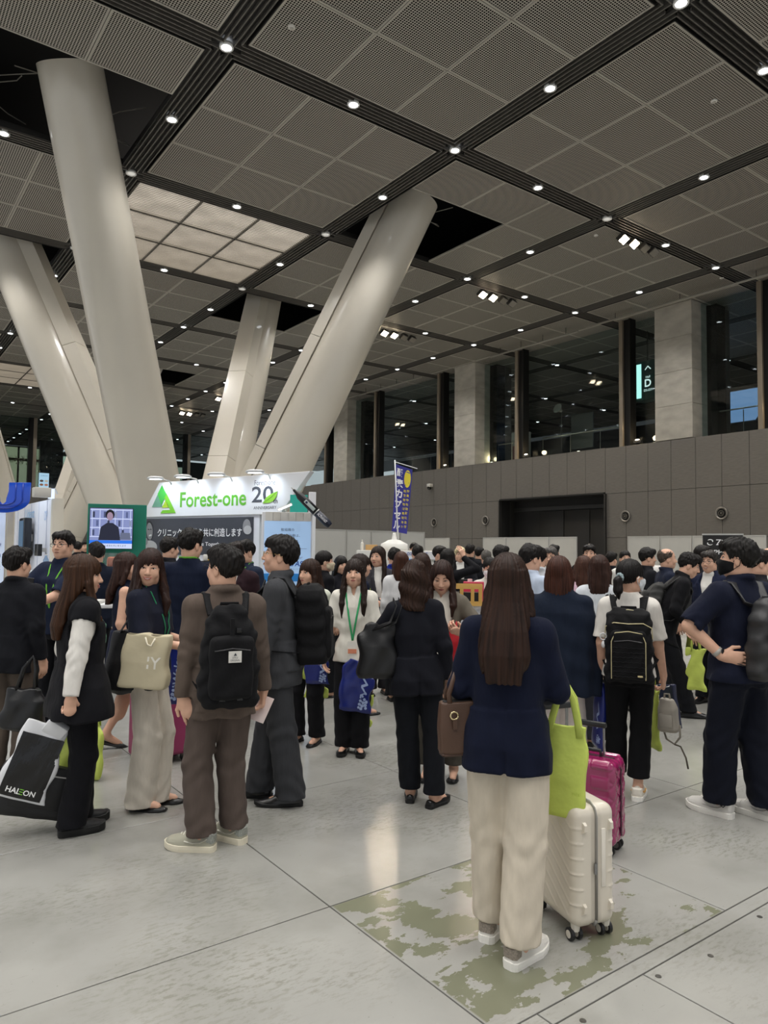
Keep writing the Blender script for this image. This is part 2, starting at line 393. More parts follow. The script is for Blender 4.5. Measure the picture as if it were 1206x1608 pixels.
# ---- floor: coated concrete slabs with narrow joints
def concrete_floor():
    m = bpy.data.materials.new('coated_concrete'); m.use_nodes = True; nt = m.node_tree; L = nt.links.new; b = nt.nodes['Principled BSDF']
    g = nt.nodes.new('ShaderNodeNewGeometry'); P = g.outputs['Position']
    def noise(sc, det=4, stretch=None, rough=0.55):
        n = nt.nodes.new('ShaderNodeTexNoise'); n.inputs['Scale'].default_value = sc; n.inputs['Detail'].default_value = det; n.inputs['Roughness'].default_value = rough
        if stretch:
            mp = nt.nodes.new('ShaderNodeMapping'); mp.inputs['Scale'].default_value = stretch; mp.inputs['Rotation'].default_value = (0, 0, 0.5); L(P, mp.inputs['Vector']); L(mp.outputs[0], n.inputs['Vector'])
        else: L(P, n.inputs['Vector'])
        return n.outputs[0]
    def rng(x, a, b_, c, d):
        r = nt.nodes.new('ShaderNodeMapRange'); r.inputs[1].default_value = a; r.inputs[2].default_value = b_; r.inputs[3].default_value = c; r.inputs[4].default_value = d; L(x, r.inputs[0]); return r.outputs[0]
    def mixc(f, a, b_):
        x = nt.nodes.new('ShaderNodeMix'); x.data_type = 'RGBA'
        for s, v in ((0, f), (6, a), (7, b_)):
            if isinstance(v, tuple): x.inputs[s].default_value = (*v, 1)
            elif isinstance(v, float): x.inputs[s].default_value = v
            else: L(v, x.inputs[s])
        return x.outputs[2]
    def math_(op, a, b_):
        x = nt.nodes.new('ShaderNodeMath'); x.operation = op
        for s, v in ((0, a), (1, b_)):
            if isinstance(v, (int, float)): x.inputs[s].default_value = v
            else: L(v, x.inputs[s])
        x.use_clamp = True
        return x.outputs[0]
    base = mixc(rng(noise(0.9), 0.3, 0.7, 0, 1), hexc('#969590'), hexc('#a3a29c'))
    base = mixc(rng(noise(1.6, 8), 0.45, 0.75, 0, 0.6), base, hexc('#7b7a72'))
    # fine scuffs and pits: worn spots, in patches
    scuff = math_('MULTIPLY', rng(noise(16, 9, (1, 3.0, 1), 0.75), 0.50, 0.58, 0, 1), rng(noise(1.2, 4), 0.46, 0.60, 0, 1))
    base = mixc(math_('MULTIPLY', scuff, 0.45), base, hexc('#6c6a5b'))
    pit = rng(noise(60, 2), 0.71, 0.75, 0, 0.5); base = mixc(pit, base, hexc('#6f6c64'))
    scr = rng(noise(5, 6, (1, 14, 1), 0.65), 0.66, 0.7, 0, 0.4); base = mixc(scr, base, hexc('#827f77'))
    # the slab where the coating has flaked off in islands
    sx = nt.nodes.new('ShaderNodeSeparateXYZ'); L(P, sx.inputs[0])
    inx = math_('MULTIPLY', rng(sx.outputs[0], 1.815, 1.825, 0, 1), rng(sx.outputs[0], 3.235, 3.245, 1, 0)); iny = math_('MULTIPLY', rng(sx.outputs[1], 1.78, 1.79, 0, 1), rng(sx.outputs[1], 2.83, 2.84, 1, 0))
    ins = math_('MULTIPLY', inx, iny)
    fl = math_('ADD', rng(noise(3.4, 9, (1, 1.7, 1), 0.62), 0.3, 0.7, 0, 1), rng(sx.outputs[0], 1.8, 3.24, 0.08, -0.12))
    edge = math_('MULTIPLY', math_('MULTIPLY', rng(fl, 0.50, 0.515, 0, 1), ins), 1.0)
    base = mixc(edge, base, hexc('#767763'))
    L(base, b.inputs['Base Color'])
    b.inputs['Roughness'].default_value = 0.21
    b.inputs['Specular IOR Level'].default_value = 0.5
    bp = nt.nodes.new('ShaderNodeBump'); bp.inputs['Distance'].default_value = 0.004; bp.inputs['Strength'].default_value = 0.06
    hgt = math_('ADD', math_('MULTIPLY', noise(5, 6), 0.5), math_('MULTIPLY', edge, -0.2)); L(hgt, bp.inputs['Height']); L(bp.outputs[0], b.inputs['Normal'])
    return m
M_FLOOR = concrete_floor()
floor = MB().box((14, 24, -0.06), (60, 80, 0.1)).build('floor', mat('floor_joint', '#1f1e1c', 0.9)); tag(floor, 'grey coated concrete floor of large slabs with narrow joints', kind='structure')
def slab_mesh(w, d):
    mb = MB(); j = 0.0035; e = 0.0015; a, b = w / 2 - j, d / 2 - j
    vs = [(-a, -b, -0.011), (a, -b, -0.011), (a, b, -0.011), (-a, b, -0.011), (-a, -b, -e), (a, -b, -e), (a, b, -e), (-a, b, -e), (-a + e, -b + e, 0), (a - e, -b + e, 0), (a - e, b - e, 0), (-a + e, b - e, 0)]
    fs = [(8, 9, 10, 11)] + [(k + o, (k + 1) % 4 + o, (k + 1) % 4 + o + 4, k + o + 4) for k in range(4) for o in (0, 4)]
    mb.add(vs, fs); me = mb.mesh('floor_slab'); me.materials.append(M_FLOOR); return me
FP = 1.45; FX0, FY0 = 1.81, 2.84
SM_ = slab_mesh(FP, FP); near, farp = [], []
for a in range(-10, 16):
    for b in range(0, 28):
        x, y = FX0 + FP * (a + 0.5), FY0 + FP * (b + 0.5); (near if math.hypot(x - 4, y - 6) < 13.2 else farp).append((x, y))
near.sort(key=lambda p: math.hypot(p[0], p[1]))
for x, y in near[:260]: link('floor_slab', SM_, None, floor, (x, y, 0))
SB = slab_mesh(FP, FY0 - 1.78)
for a in range(-6, 14): link('floor_slab', SB, None, floor, (FX0 + FP * (a + 0.5), (FY0 + 1.78) / 2, 0))
ST = slab_mesh(3.0, 0.075)
for a in range(-3, 7): link('floor_channel_cover', ST, None, floor, (0.5 + 3 * a, 1.7425, 0))
farp += [(2.515 + FP * (a + 0.5), 1.705 - FP * (b + 0.5)) for a in range(-10, 15) for b in range(0, 9)] + near[260:]
tag(many('floor_slab_field', SM_, farp, floor), kind='stuff')
for x, y in ((2.12, 1.5), (2.85, 1.62), (3.33, 1.66), (2.55, 1.66), (2.1, 1.66)):
    bolt = MB().lathe([(0.012, -0.002), (0.012, 0.002), (0.004, 0.002)], 10).build('floor_bolt', mat('bolt', '#6d6b66', 0.4, 0.8), floor, (x, y, 0))

# ---- right wall: stone cladding, door recess, glass gallery above
M_STONE = mat('stone_cladding', '#67635d', 0.6, var=(5, 0.10), bump=(40, 0.002), stretch=(1, 1, 6))
M_JOINT = mat('stone_joint', '#1d1b19', 0.9)
JY = 16.945; PWW = 0.9083; D0, D1, DTOP = JY, JY + 6 * PWW, 3.80
back = MB(); X2 = WX + 0.3
back.box((X2, (D1 + EY + 1) / 2, WTOP / 2 - 0.02), (0.5, EY + 1 - D1, WTOP - 0.04)); back.box((X2, (D0 - 12) / 2, WTOP / 2 - 0.02), (0.5, D0 + 12, WTOP - 0.04)); back.box((X2, (D0 + D1) / 2, (DTOP + WTOP) / 2), (0.5, D1 - D0, WTOP - DTOP - 0.04))
wall_r = back.build('wall_right', M_JOINT); tag(wall_r, 'right hall wall clad in dark grey stone panels', kind='structure')
rows = [(0.0, 0.46), (0.46, 2.15), (2.15, 3.80), (3.80, WTOP)]
def stone(w, h):
    mb = MB(); j = 0.006; a, c = w / 2 - j, h / 2 - j
    mb.add([(0.06, -a, -c), (0.06, a, -c), (0.06, a, c), (0.06, -a, c), (0.004, -a, -c), (0.004, a, -c), (0.004, a, c), (0.004, -a, c), (0, -a + 0.004, -c + 0.004), (0, a - 0.004, -c + 0.004), (0, a - 0.004, c - 0.004), (0, -a + 0.004, c - 0.004)],
           [(8, 9, 10, 11)] + [(k + o, (k + 1) % 4 + o, (k + 1) % 4 + o + 4, k + o + 4) for k in range(4) for o in (0, 4)])
    bm = bmesh.new(); me = mb.mesh('stone_panel'); bm.from_mesh(me); bmesh.ops.recalc_face_normals(bm, faces=bm.faces); bm.to_mesh(me); bm.free()
    me.materials.append(M_STONE); return me
stm = [stone(PWW, b - a) for a, b in rows]
for k in range(-14, 40):
    y = JY + PWW * (k + 0.5)
    for r, (a, b) in enumerate(rows):
        if 0 <= k < 6 and r < 3: continue
        if y > EY: continue
        link('stone_panel', stm[r], None, wall_r, (WX, y, (a + b) / 2))
for k in range(0, 25):
    MB().box((0, 0, 0), (0.75, PWW - 0.012, 0.03)).build('wall_coping', M_STONE, wall_r, (WX + 0.37, JY + PWW * (k + 0.5), WTOP + 0.005)) if k < 24 else None
# door recess
M_DOOR = mat('door_dark', '#252321', 0.45, var=(2, 0.05))
dr = thing('door_1', 'wide dark double door in a deep recess of the stone wall', 'door', (WX + 0.9, (D0 + D1) / 2, 0)); dr['kind'] = 'structure'
MB().box((0, 0, DTOP / 2), (0.06, D1 - D0, DTOP)).build('recess_back', mat('recess_black', '#171615', 0.7), dr)
for s in (-1, 1): MB().box((-0.5, s * (D1 - D0) / 2 + s * 0.03, DTOP / 2), (1.0, 0.06, DTOP)).build('recess_side', mat('recess_grey', '#2a2825', 0.6), dr)
MB().box((-0.5, 0, DTOP + 0.03), (1.0, D1 - D0, 0.06)).build('recess_head', mat('recess_black', '#171615', 0.7), dr)
for a, b in ((-2.65, -1.4), (-1.38, -0.1), (-0.08, 1.2)):
    lf = MB().box((-0.08, (a + b) / 2, 1.65), (0.05, b - a - 0.015, 3.3)).build('door_leaf', M_DOOR, dr, bevel=0.004)
MB().box((-0.07, 0.0, 3.42), (0.06, D1 - D0, 0.16)).build('door_header', M_DOOR, dr)
# round wall nozzles
for k, (y, z, lab) in enumerate(((12.42, 2.92, 'round metal air nozzle on the stone wall, nearest one at the right'), (16.06, 2.93, 'round metal air nozzle on the stone wall just right of the door recess'),
                                 (23.34, 2.96, 'round metal air nozzle on the stone wall just left of the door recess'), (26.88, 2.95, 'round metal air nozzle on the stone wall left of the blue banner'))):
    t = thing('air_nozzle', lab, 'air vent', (WX, y, z), 0, 'round wall air nozzles')
    R = Matrix.Rotation(-PI / 2, 3, 'Y')
    MB().lathe([(0.2, 0.0), (0.215, 0.03), (0.2, 0.055), (0.165, 0.05), (0.15, 0.0)], 24, M=R).build('ring', mat('nozzle_ring', '#8f8a82', 0.35, 0.5), t, smooth=True)
    MB().lathe([(0.15, 0.0), (0.148, 0.02), (0.02, 0.005)], 24, M=R).build('throat', mat('nozzle_dark', '#0e0d0c', 0.7), t)
    MB().lathe([(0.1, 0.0), (0.1, 0.06), (0.07, 0.062), (0.065, 0.01)], 20, M=R).build('inner_ring', mat('nozzle_inner', '#5c5852', 0.35, 0.5), t)
    MB().ball((-0.03, 0.0, 0.0), 0.045, 12).build('core', mat('nozzle_core', '#77726a', 0.3, 0.5), t)
# concrete pillars and steel posts of the gallery
M_CONC = mat('fair_faced_concrete', '#a8a398', 0.75, var=(1.6, 0.16), bump=(6, 0.006), stretch=(1, 1, 2.2))
names = {0: 'right', 1: 'middle', 2: 'left'}
for k, yc in enumerate((14.125, 24.79, 35.46)):
    t = thing('concrete_pillar', ['large bare concrete pillar above the stone wall, nearest and at the right', 'bare concrete pillar above the dark door recess, middle one', 'bare concrete pillar above the stone wall, far one beside the slanted column'][k], 'pillar', (WX + 0.5, yc, WTOP + 0.02), 0, 'gallery concrete pillars')
    hgt = CZ - WTOP - 0.02
    for r in range(4):
        MB().box((0, 0, hgt * (r + 0.5) / 4), (0.96, 1.42, hgt / 4 - 0.006)).build('concrete_lift', M_CONC, t, bevel=0.008, seg=1)
    MB().box((0.9, -0.75, hgt / 2), (0.55, 0.5, hgt)).build('dark_casing', mat('casing_dark', '#161616', 0.25), t)
    MB().box((1.5, -0.7, hgt / 2), (0.5, 0.3, hgt)).build('grey_casing', mat('casing_grey', '#4d4a45', 0.5), t)
M_POST = mat('bronze_post', '#94897a', 0.3, 0.45, var=(3, 0.12), stretch=(1, 1, 0.4)); M_POSTD = mat('post_dark', '#1d1d1d', 0.3, 0.4)
for k, yc in enumerate((5.75, 11.1, 16.25, 21.55, 26.75, 32.1, 37.3)):
    t = thing('steel_post', ['tall bronze steel post of the gallery glass beyond the right picture edge', 'tall bronze steel post at the right edge, right of the nearest concrete pillar', 'tall bronze steel post left of the nearest concrete pillar', 'tall bronze steel post right of the middle concrete pillar', 'tall bronze steel post left of the middle concrete pillar', 'slim tall steel post right of the far concrete pillar', 'slim tall steel post left of the far concrete pillar'][k], 'post', (WX + 0.35, yc, WTOP + 0.02), 0, 'gallery steel posts')
    hgt = CZ - WTOP - 0.02
    MB().box((0, 0.1, hgt / 2), (0.4, 0.16, hgt)).build('bronze_face', M_POST, t, bevel=0.006, seg=1); MB().box((0.05, -0.12, hgt / 2), (0.3, 0.28, hgt)).build('dark_flange', M_POSTD, t); MB().box((-0.02, -0.285, hgt / 2), (0.36, 0.05, hgt)).build('edge_fin', mat('post_fin', '#2b2a28', 0.3, 0.5), t)
def tinted_glass():
    m = bpy.data.materials.new('tinted_glass'); m.use_nodes = True; nt = m.node_tree; L = nt.links.new; nt.nodes.remove(nt.nodes['Principled BSDF'])
    tr = nt.nodes.new('ShaderNodeBsdfTransparent'); tr.inputs[0].default_value = (0.80, 0.86, 0.86, 1); gl = nt.nodes.new('ShaderNodeBsdfGlossy'); gl.inputs['Roughness'].default_value = 0.03
    lw = nt.nodes.new('ShaderNodeLayerWeight'); pw_ = nt.nodes.new('ShaderNodeMath'); pw_.operation = 'POWER'; pw_.inputs[1].default_value = 4; L(lw.outputs['Facing'], pw_.inputs[0]); fr = nt.nodes.new('ShaderNodeMath'); fr.operation = 'MULTIPLY_ADD'; fr.inputs[1].default_value = 0.6; fr.inputs[2].default_value = 0.04; L(pw_.outputs[0], fr.inputs[0]); mx = nt.nodes.new('ShaderNodeMixShader'); L(fr.outputs[0], mx.inputs[0]); L(tr.outputs[0], mx.inputs[1]); L(gl.outputs[0], mx.inputs[2])
    L(mx.outputs[0], nt.nodes['Material Output'].inputs[0]); return m
M_GLASS = tinted_glass()
posts = [0.4, 5.75, 11.1, 16.25, 21.55, 26.75, 32.1, 37.3, 42.6]
wn = 1
for a, b in zip(posts[:-1], posts[1:]):
    o = MB().box((0, 0, 0), (0.02, b - a - 0.1, CZ - WTOP - 0.1)).build('window_%d' % wn, M_GLASS, None, (WX + 0.62, (a + b) / 2, (CZ + WTOP) / 2)); tag(o, 'gallery glass bay number %d of the right wall' % wn, kind='structure'); wn += 1
# upper floor behind the glass
uf = MB(); uf.box((WX + 12.3, 20, WTOP - 0.2), (23.4, 84, 0.3)); uf = uf.build('floor_upper', mat('upper_floor', '#6a6863', 0.35)); tag(uf, 'upper gallery floor behind the glass', kind='structure')
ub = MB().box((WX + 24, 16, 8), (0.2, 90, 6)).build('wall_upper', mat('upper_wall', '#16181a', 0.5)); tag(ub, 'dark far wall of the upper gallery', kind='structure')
for k, (ya, yb, lab) in enumerate(((16.6, 21.1, 'between the two nearest concrete pillars'), (27.1, 31.8, 'left of the middle concrete pillar'), (11.4, 13.2, 'at the far right'), (22.0, 23.8, 'just right of the middle pillar'))):
    t = thing('gallery_railing', 'thin steel railing with glass behind the gallery window ' + lab, 'railing', (WX + 1.25, 0, WTOP - 0.05))
    MB().tube([(0, ya, 1.05), (0, yb, 1.05)], 0.025, 8).build('handrail', mat('rail_steel', '#8d8a84', 0.3, 0.8), t)
    n = max(2, int((yb - ya) / 1.5))
    for q in range(n + 1): MB().box((0, ya + (yb - ya) * q / n, 0.5), (0.03, 0.02, 1.0)).build('baluster', mat('rail_steel', '#8d8a84', 0.3, 0.8), t)
# pipes under the ceiling in front of the glass
for k, (ya, yb, z, lab) in enumerate(((17.6, 22.3, CZ - 0.28, 'short pale pipe under the ceiling in front of the gallery glass'), (7.0, 17.2, CZ - 0.22, 'long pale pipe under the ceiling at the right'), (27.0, 32.5, CZ - 0.28, 'pale pipe under the ceiling beside the slanted column'))):
    t = thing('ceiling_pipe', lab, 'pipe', (WX - 0.75, 0, z), 0, 'pale pipes under the ceiling')
    MB().tube([(0, ya, 0), (0, yb, 0)], 0.04, 8).build('tube', plastic('#8b8880'), t, smooth=True)
    for s in range(4): MB().tube([(0, ya + (yb - ya) * (s + 0.5) / 4, 0.03), (0, ya + (yb - ya) * (s + 0.5) / 4, CZ - z)], 0.012, 6).build('hanger', M_HOUS, t)
# gallery contents: direction sign, blue screen, white board, equipment
sg = thing('direction_sign', 'lit hanging direction sign with an arrow and the letter D behind the gallery glass', 'sign', (WX + 2.2, 16.5, 8.35))
MB().box((0, 0, 0), (0.5, 0.9, 1.55)).build('case', mat('sign_case', '#2f4e4b', 0.3), sg, bevel=0.01, seg=1)
MB().box((-0.26, 0.28, 0), (0.03, 0.2, 1.35)).build('light_tube', glow('#b6f4ea', 1.3), sg); MB().box((-0.1, 0, 1.37), (0.04, 0.04, 1.22)).build('hanger', M_HOUS, sg)
Mx = frame3((0, -1, 0)); lettering('↑', glow('#e8fff8', 1.0), sg, (-0.262, -0.12, 0.4), Mx, h=0.32); lettering('Hall', glow('#e8fff8', 1.0), sg, (-0.262, -0.12, 0.12), Mx, h=0.09); lettering('D', glow('#e8fff8', 1.0), sg, (-0.262, -0.12, -0.12), Mx, h=0.3, bold=0.02)
lettering('D5-D7', glow('#e8fff8', 1.0), sg, (-0.262, -0.12, -0.4), Mx, h=0.09)
st = thing('gallery_stair_screen', 'pale blue lit screen beside a stair behind the glass at the right edge', 'screen', (WX + 9, 16.3, 8.2))
MB().box((0, 0, 0), (0.1, 2.6, 1.5)).build('frame', M_HOUS, st); MB().prism([(-1.2, -0.7), (0.6, -0.7), (1.1, 0.0), (0.9, 0.7), (-1.2, 0.7)], 0.04, M=Matrix.Rotation(-PI / 2, 3, 'Z'), o=(-0.1, 0, 0)).build('panel', glow('#86aee0', 0.55), st)
for q in range(5): MB().box((-0.3, -1.8, -0.6 + 0.28 * q), (0.3, 1.1, 0.05)).build('stair_tread', mat('tread', '#8fa3bb', 0.4), st)
bd = thing('notice_board', 'tall dark grey notice board on the gallery behind the glass', 'board', (WX + 2.4, 19.9, WTOP - 0.05)); MB().box((0, 0, 1.35), (0.05, 1.15, 1.5)).build('board', mat('board_grey', '#4a4e4e', 0.4), bd)
for s in (-0.5, 0.5): MB().tube([(0, s, 0), (0, s, 0.65)], 0.02, 6).build('leg', M_HOUS, bd)
sp_ = thing('loudspeaker', 'small white loudspeaker above the notice board on the gallery', 'loudspeaker', (WX + 2.0, 20.7, 7.75)); MB().lathe([(0.05, 0), (0.1, 0.12), (0.22, 0.3)], 14, M=Matrix.Rotation(-1.2, 3, 'Y')).build('horn', plastic('#b9b7b0'), sp_); MB().tube([(0, 0, 0), (0, 0, -2.27)], 0.02, 6).build('pole', M_HOUS, sp_)
cb = thing('white_cabinet', 'white cabinet on the gallery right of the middle concrete pillar', 'cabinet', (WX + 1.6, 22.7, WTOP)); MB().box((0, 0, 0.75), (0.5, 0.75, 1.5)).build('body', paint('#8d8c86'), cb, bevel=0.02)
MB().box((-0.28, 0.0, 0.5), (0.1, 0.5, 0.7)).build('poster', paint('#8a5f58'), cb)
MB().box((-0.2, 0.0, 1.1), (0.12, 0.7, 0.02)).build('shelf', paint('#77756f'), cb)
up_data = bpy.data.lights.new('uplight_lamp', 'POINT'); up_data.energy = 14; up_data.color = (1.0, 0.8, 0.5); up_data.shadow_soft_size = 0.1
for k, (y, x) in enumerate(((15.6, 22.95), (19.0, 23.9), (21.0, 22.95), (24.0, 23.9), (26.2, 22.95), (10.5, 22.95))):
    t = thing('floor_uplight', 'small bright lamp on the gallery floor behind the glass', 'lamp', (x, y, WTOP + 0.06), 0, 'gallery floor lamps'); MB().box((0, 0, 0.06), (0.14, 0.3, 0.1)).build('housing', M_HOUS, t); MB().ball((-0.05, 0, 0.12), (0.06, 0.09, 0.03), 10).build('bulb', glow('#fff0d0', 5), t)
    lo = bpy.data.objects.new('uplight_lamp', up_data); COL.objects.link(lo); lo.parent = t; lo.location = (-0.1, 0, 0.3)
cs = thing('security_camera', 'small white dome camera on the stone wall beside the blue banner', 'camera', (WX - 0.12, 27.1, 4.65)); MB().box((0, 0, 0.12), (0.24, 0.22, 0.16)).build('mount', plastic('#c9c7c0'), cs, bevel=0.02); MB().ball((-0.03, 0, 0.0), 0.11, 12).build('dome', plastic('#191919', 0.15), cs)

# ---- end wall: the same stone and glass, a lit cafe behind
bk = MB(); bk.box((3, EY + 0.3, WTOP / 2 - 0.02), (40, 0.5, WTOP - 0.04)); wall_e = bk.build('wall_end', M_JOINT); tag(wall_e, 'far hall wall clad in dark stone panels under a glass gallery', kind='structure')
for k in range(26):
    x = WX - PWW * (k + 0.5)
    for r, (a, b) in enumerate(rows):
        o = link('stone_panel', stm[r], None, wall_e, (x, EY, (a + b) / 2)); o.rotation_euler = (0, 0, PI / 2)
o = MB().box((0, 0, 0), (34, 0.02, CZ - WTOP - 0.1)).build('window_%d' % wn, M_GLASS, None, (5.5, EY + 0.6, (CZ + WTOP) / 2)); tag(o, 'gallery glass of the far end wall', kind='structure')
for k, x in enumerate((9.6, 12.6, 20.4, 17.2)):
    t = thing('end_wall_post', ['tall steel post of the far gallery glass left of the black pier', 'steel post of the far gallery glass just left of the slanted columns', 'steel post of the far gallery glass seen above the booth lamps', 'steel post of the far gallery glass hidden by the nearest column'][k], 'post', (x, EY + 0.3, WTOP), 0, 'far gallery posts')
    MB().box((0.1, 0, 2.35), (0.22, 0.4, 4.7)).build('bronze_face', M_POST, t); MB().box((-0.14, 0, 2.35), (0.3, 0.3, 4.7)).build('dark_flange', M_POSTD, t)
dp = thing('dark_pier', 'wide black pier of the far gallery above the left booths', 'pillar', (10.95, EY + 1.2, WTOP - 0.05)); MB().box((0, 0, 1.7), (1.5, 0.4, 3.4)).build('cladding', mat('pier_black', '#101214', 0.2), dp); MB().box((0, -0.22, 0.9), (1.5, 0.03, 0.03)).build('seam', M_HOUS, dp)
uf2 = MB().box((4, EY + 13, WTOP - 0.2), (46, 25, 0.3)).build('floor_end', mat('upper_floor', '#6a6863', 0.35)); tag(uf2, 'upper floor behind the far glass', kind='structure')
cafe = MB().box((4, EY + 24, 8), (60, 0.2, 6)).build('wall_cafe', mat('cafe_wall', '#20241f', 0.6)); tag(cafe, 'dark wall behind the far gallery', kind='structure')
for k, (x, w, z, h, c, s) in enumerate(((8.9, 1.5, 7.3, 3.2, '#b9c4a0', 0.36), (10.4, 1.4, 7.3, 3.2, '#b6c2a2', 0.36), (12.75, 1.0, 7.5, 2.0, '#cfe3cf', 0.5), (21.5, 2.6, 7.4, 1.9, '#b8c8b4', 0.36))):
    t = thing('lit_shop_window', ['pale green lit shop window on the far upper floor, leftmost', 'pale green lit shop window on the far upper floor, second from left', 'narrow bright shop window behind the left slanted column', 'lit shop window seen above the booth header lamps'][k], 'window', (x, EY + 6.0, z))
    MB().box((0, 0, 0), (w, 0.05, h)).build('pane', glow(c, s), t)
    f = MB()
    for a in (-w / 2, w / 2): f.box((a, -0.05, 0), (0.08, 0.1, h + 0.1))
    f.box((0, -0.05, h / 2), (w, 0.1, 0.1)); f.box((0, -0.05, h * 0.18), (w, 0.1, 0.06)); f.build('frame', M_HOUS, t)
    MB().box((0, 0.05, (WTOP - 0.05 - z - h / 2) / 2 - h / 4), (w, 0.06, z - WTOP + 0.05 - h / 2)).build('sill_wall', M_HOUS, t)
pl_ = thing('hanging_planter', 'row of trailing plants hung above the lit shop windows', 'planter', (9.6, EY + 5.2, 7.9)); MB().box((0, 0, 0), (3.4, 0.2, 0.12)).build('trough', mat('planter_wood', '#5a4634', 0.6), pl_)
lf = MB()
for q in range(160):
    x = rnd.uniform(-1.7, 1.7); z = rnd.uniform(-0.35, 0.25); a = rnd.uniform(0, PI); lf.add([(x, -0.12, z), (x + 0.1 * math.cos(a), -0.14, z + 0.1 * math.sin(a)), (x + 0.05, -0.1, z - 0.1)], [(0, 1, 2)])
tag(lf.build('leaves', mat('leaf_dim', '#5f6b3a', 0.6), pl_), kind='stuff')
ds = thing('poster_screen', 'tall pale blue poster screen with food pictures on the far gallery', 'screen', (10.35, EY + 0.2, WTOP)); MB().box((0, 0, 0.5), (0.62, 0.08, 1.0)).build('screen', glow('#a9cfe6', 0.75), ds)
for q in range(4): MB().ball((-0.15 + 0.3 * (q % 2), -0.05, 0.2 + 0.26 * (q // 2)), (0.12, 0.02, 0.08), 10).build('food_picture', glow(['#a06a4a', '#c98a70', '#5a4a40', '#d9d2c0'][q], 0.5), ds)
lettering('LUNCH', glow('#4a86b8', 0.5), ds, (0, -0.045, 0.82), frame3((1, 0, 0)), h=0.09)

# ---- the trees of slanted steel columns
M_COL = mat('column_paint', '#dbd4c6', 0.3, var=(0.8, 0.03), coat=0.35)
M_SEAM = mat('column_seam', '#4a463f', 0.7)
def leg(cx, cy, sx, sy, label, k):
    a0, a1 = 0.62, 4.45
    p0 = Vector((cx + sx * a0, cy + sy * a0, 0)); p1 = Vector((cx + sx * a1, cy + sy * a1, 10.32 + 0.9)); d = (p1 - p0).normalized()
    t = thing('slanted_column', label, 'column', p0, 0, 'slanted steel columns')
    out = Vector((sx, sy, 0)).normalized(); out = (out - d * out.dot(d)).normalized(); tan = d.cross(out).normalized()
    Lg = (p1 - p0).length
    def section(u, part):
        r = 0.76 - 0.13 * u
        c = d * (Lg * u)
        if part == 'round':
            pts = [(r * math.cos(q), r * math.sin(q)) for q in np.linspace(-PI * 0.8, PI * 0.8, 37)]
        else:
            h_ = 0.66 * r; b = -0.80 * r - 0.03; e = b - 0.34
            pts = [(b, h_), (e, h_ * 0.66), (e, -h_ * 0.66), (b, -h_)]
        return [c + out * x + tan * y for x, y in pts]
    # each leg is clad in three lengths of round shell and of flat casing with thin seams
    for part, cuts in (('round', [0.0, 0.21, 1.0]), ('flat', [0.0, 0.21 + 0.03 * (k % 2), 0.36, 0.63, 1.0])):
        for a, b in zip(cuts[:-1], cuts[1:]):
            n = 4; us = [a + (b - a) * q / n for q in range(n + 1)]; us[-1] -= 0.0012 if b < 1 else 0
            MB().loft([section(u, part) for u in us]).build('round_shell' if part == 'round' else 'flat_casing', M_COL, t, smooth=True).data.set_sharp_from_angle(angle=0.6)
    core = MB().tube([d * 0.01 - out * 0.3, d * (Lg * 0.999) - out * 0.25], [0.5, 0.42], 12).build('core', M_SEAM, t)
    return t
base_lab = {(-1, -1): 'thick round pale column rising to the upper left, nearest of all', (1, -1): 'broad pale column slanting up to the right beside the booth header', (1, 1): 'narrower-looking pale column with flat casing between the two big ones', (-1, 1): 'pale column slanting up to the left picture edge with a flat inner side'}
for (i, j) in ((-1, 3), (-1, 11)):
    for k, (sx, sy) in enumerate(((-1, -1), (1, -1), (1, 1), (-1, 1))):
        lab = base_lab[(sx, sy)] if j == 3 else {(-1, -1): 'far pale column at the left picture edge behind the blue tray sign', (1, -1): 'far pale column whose head shows right of the nearest round column', (1, 1): 'far slanted column behind the front tree of columns, leaning away to the right', (-1, 1): 'far slanted column behind the front tree of columns, leaning away to the left'}[(sx, sy)]
        leg(CX(i), CY(j), sx, sy, lab, k)
# cables in the open ceiling void
for k, (x, y) in enumerate(((2.2, 15.4), (2.0, 16.0), (4.4, 15.5), (12.9, 14.6))):
    pts = [(x + 0.5 * math.sin(q * 1.3 + k), y + 0.28 * q, CZ + 0.7 + 0.25 * math.sin(q * 0.9 + k)) for q in range(7)]
    tag(MB().tube(pts, 0.012, 5).build('ceiling_cable', plastic('#8a8780')), ['thin loose cable in the ceiling void at the left picture edge', 'thin loose cable left of the nearest round column head', 'thin loose cable right of the nearest round column head', 'thin loose cable beside the head of the broad slanted column'][k], 'cable', 'loose cables in the ceiling voids')
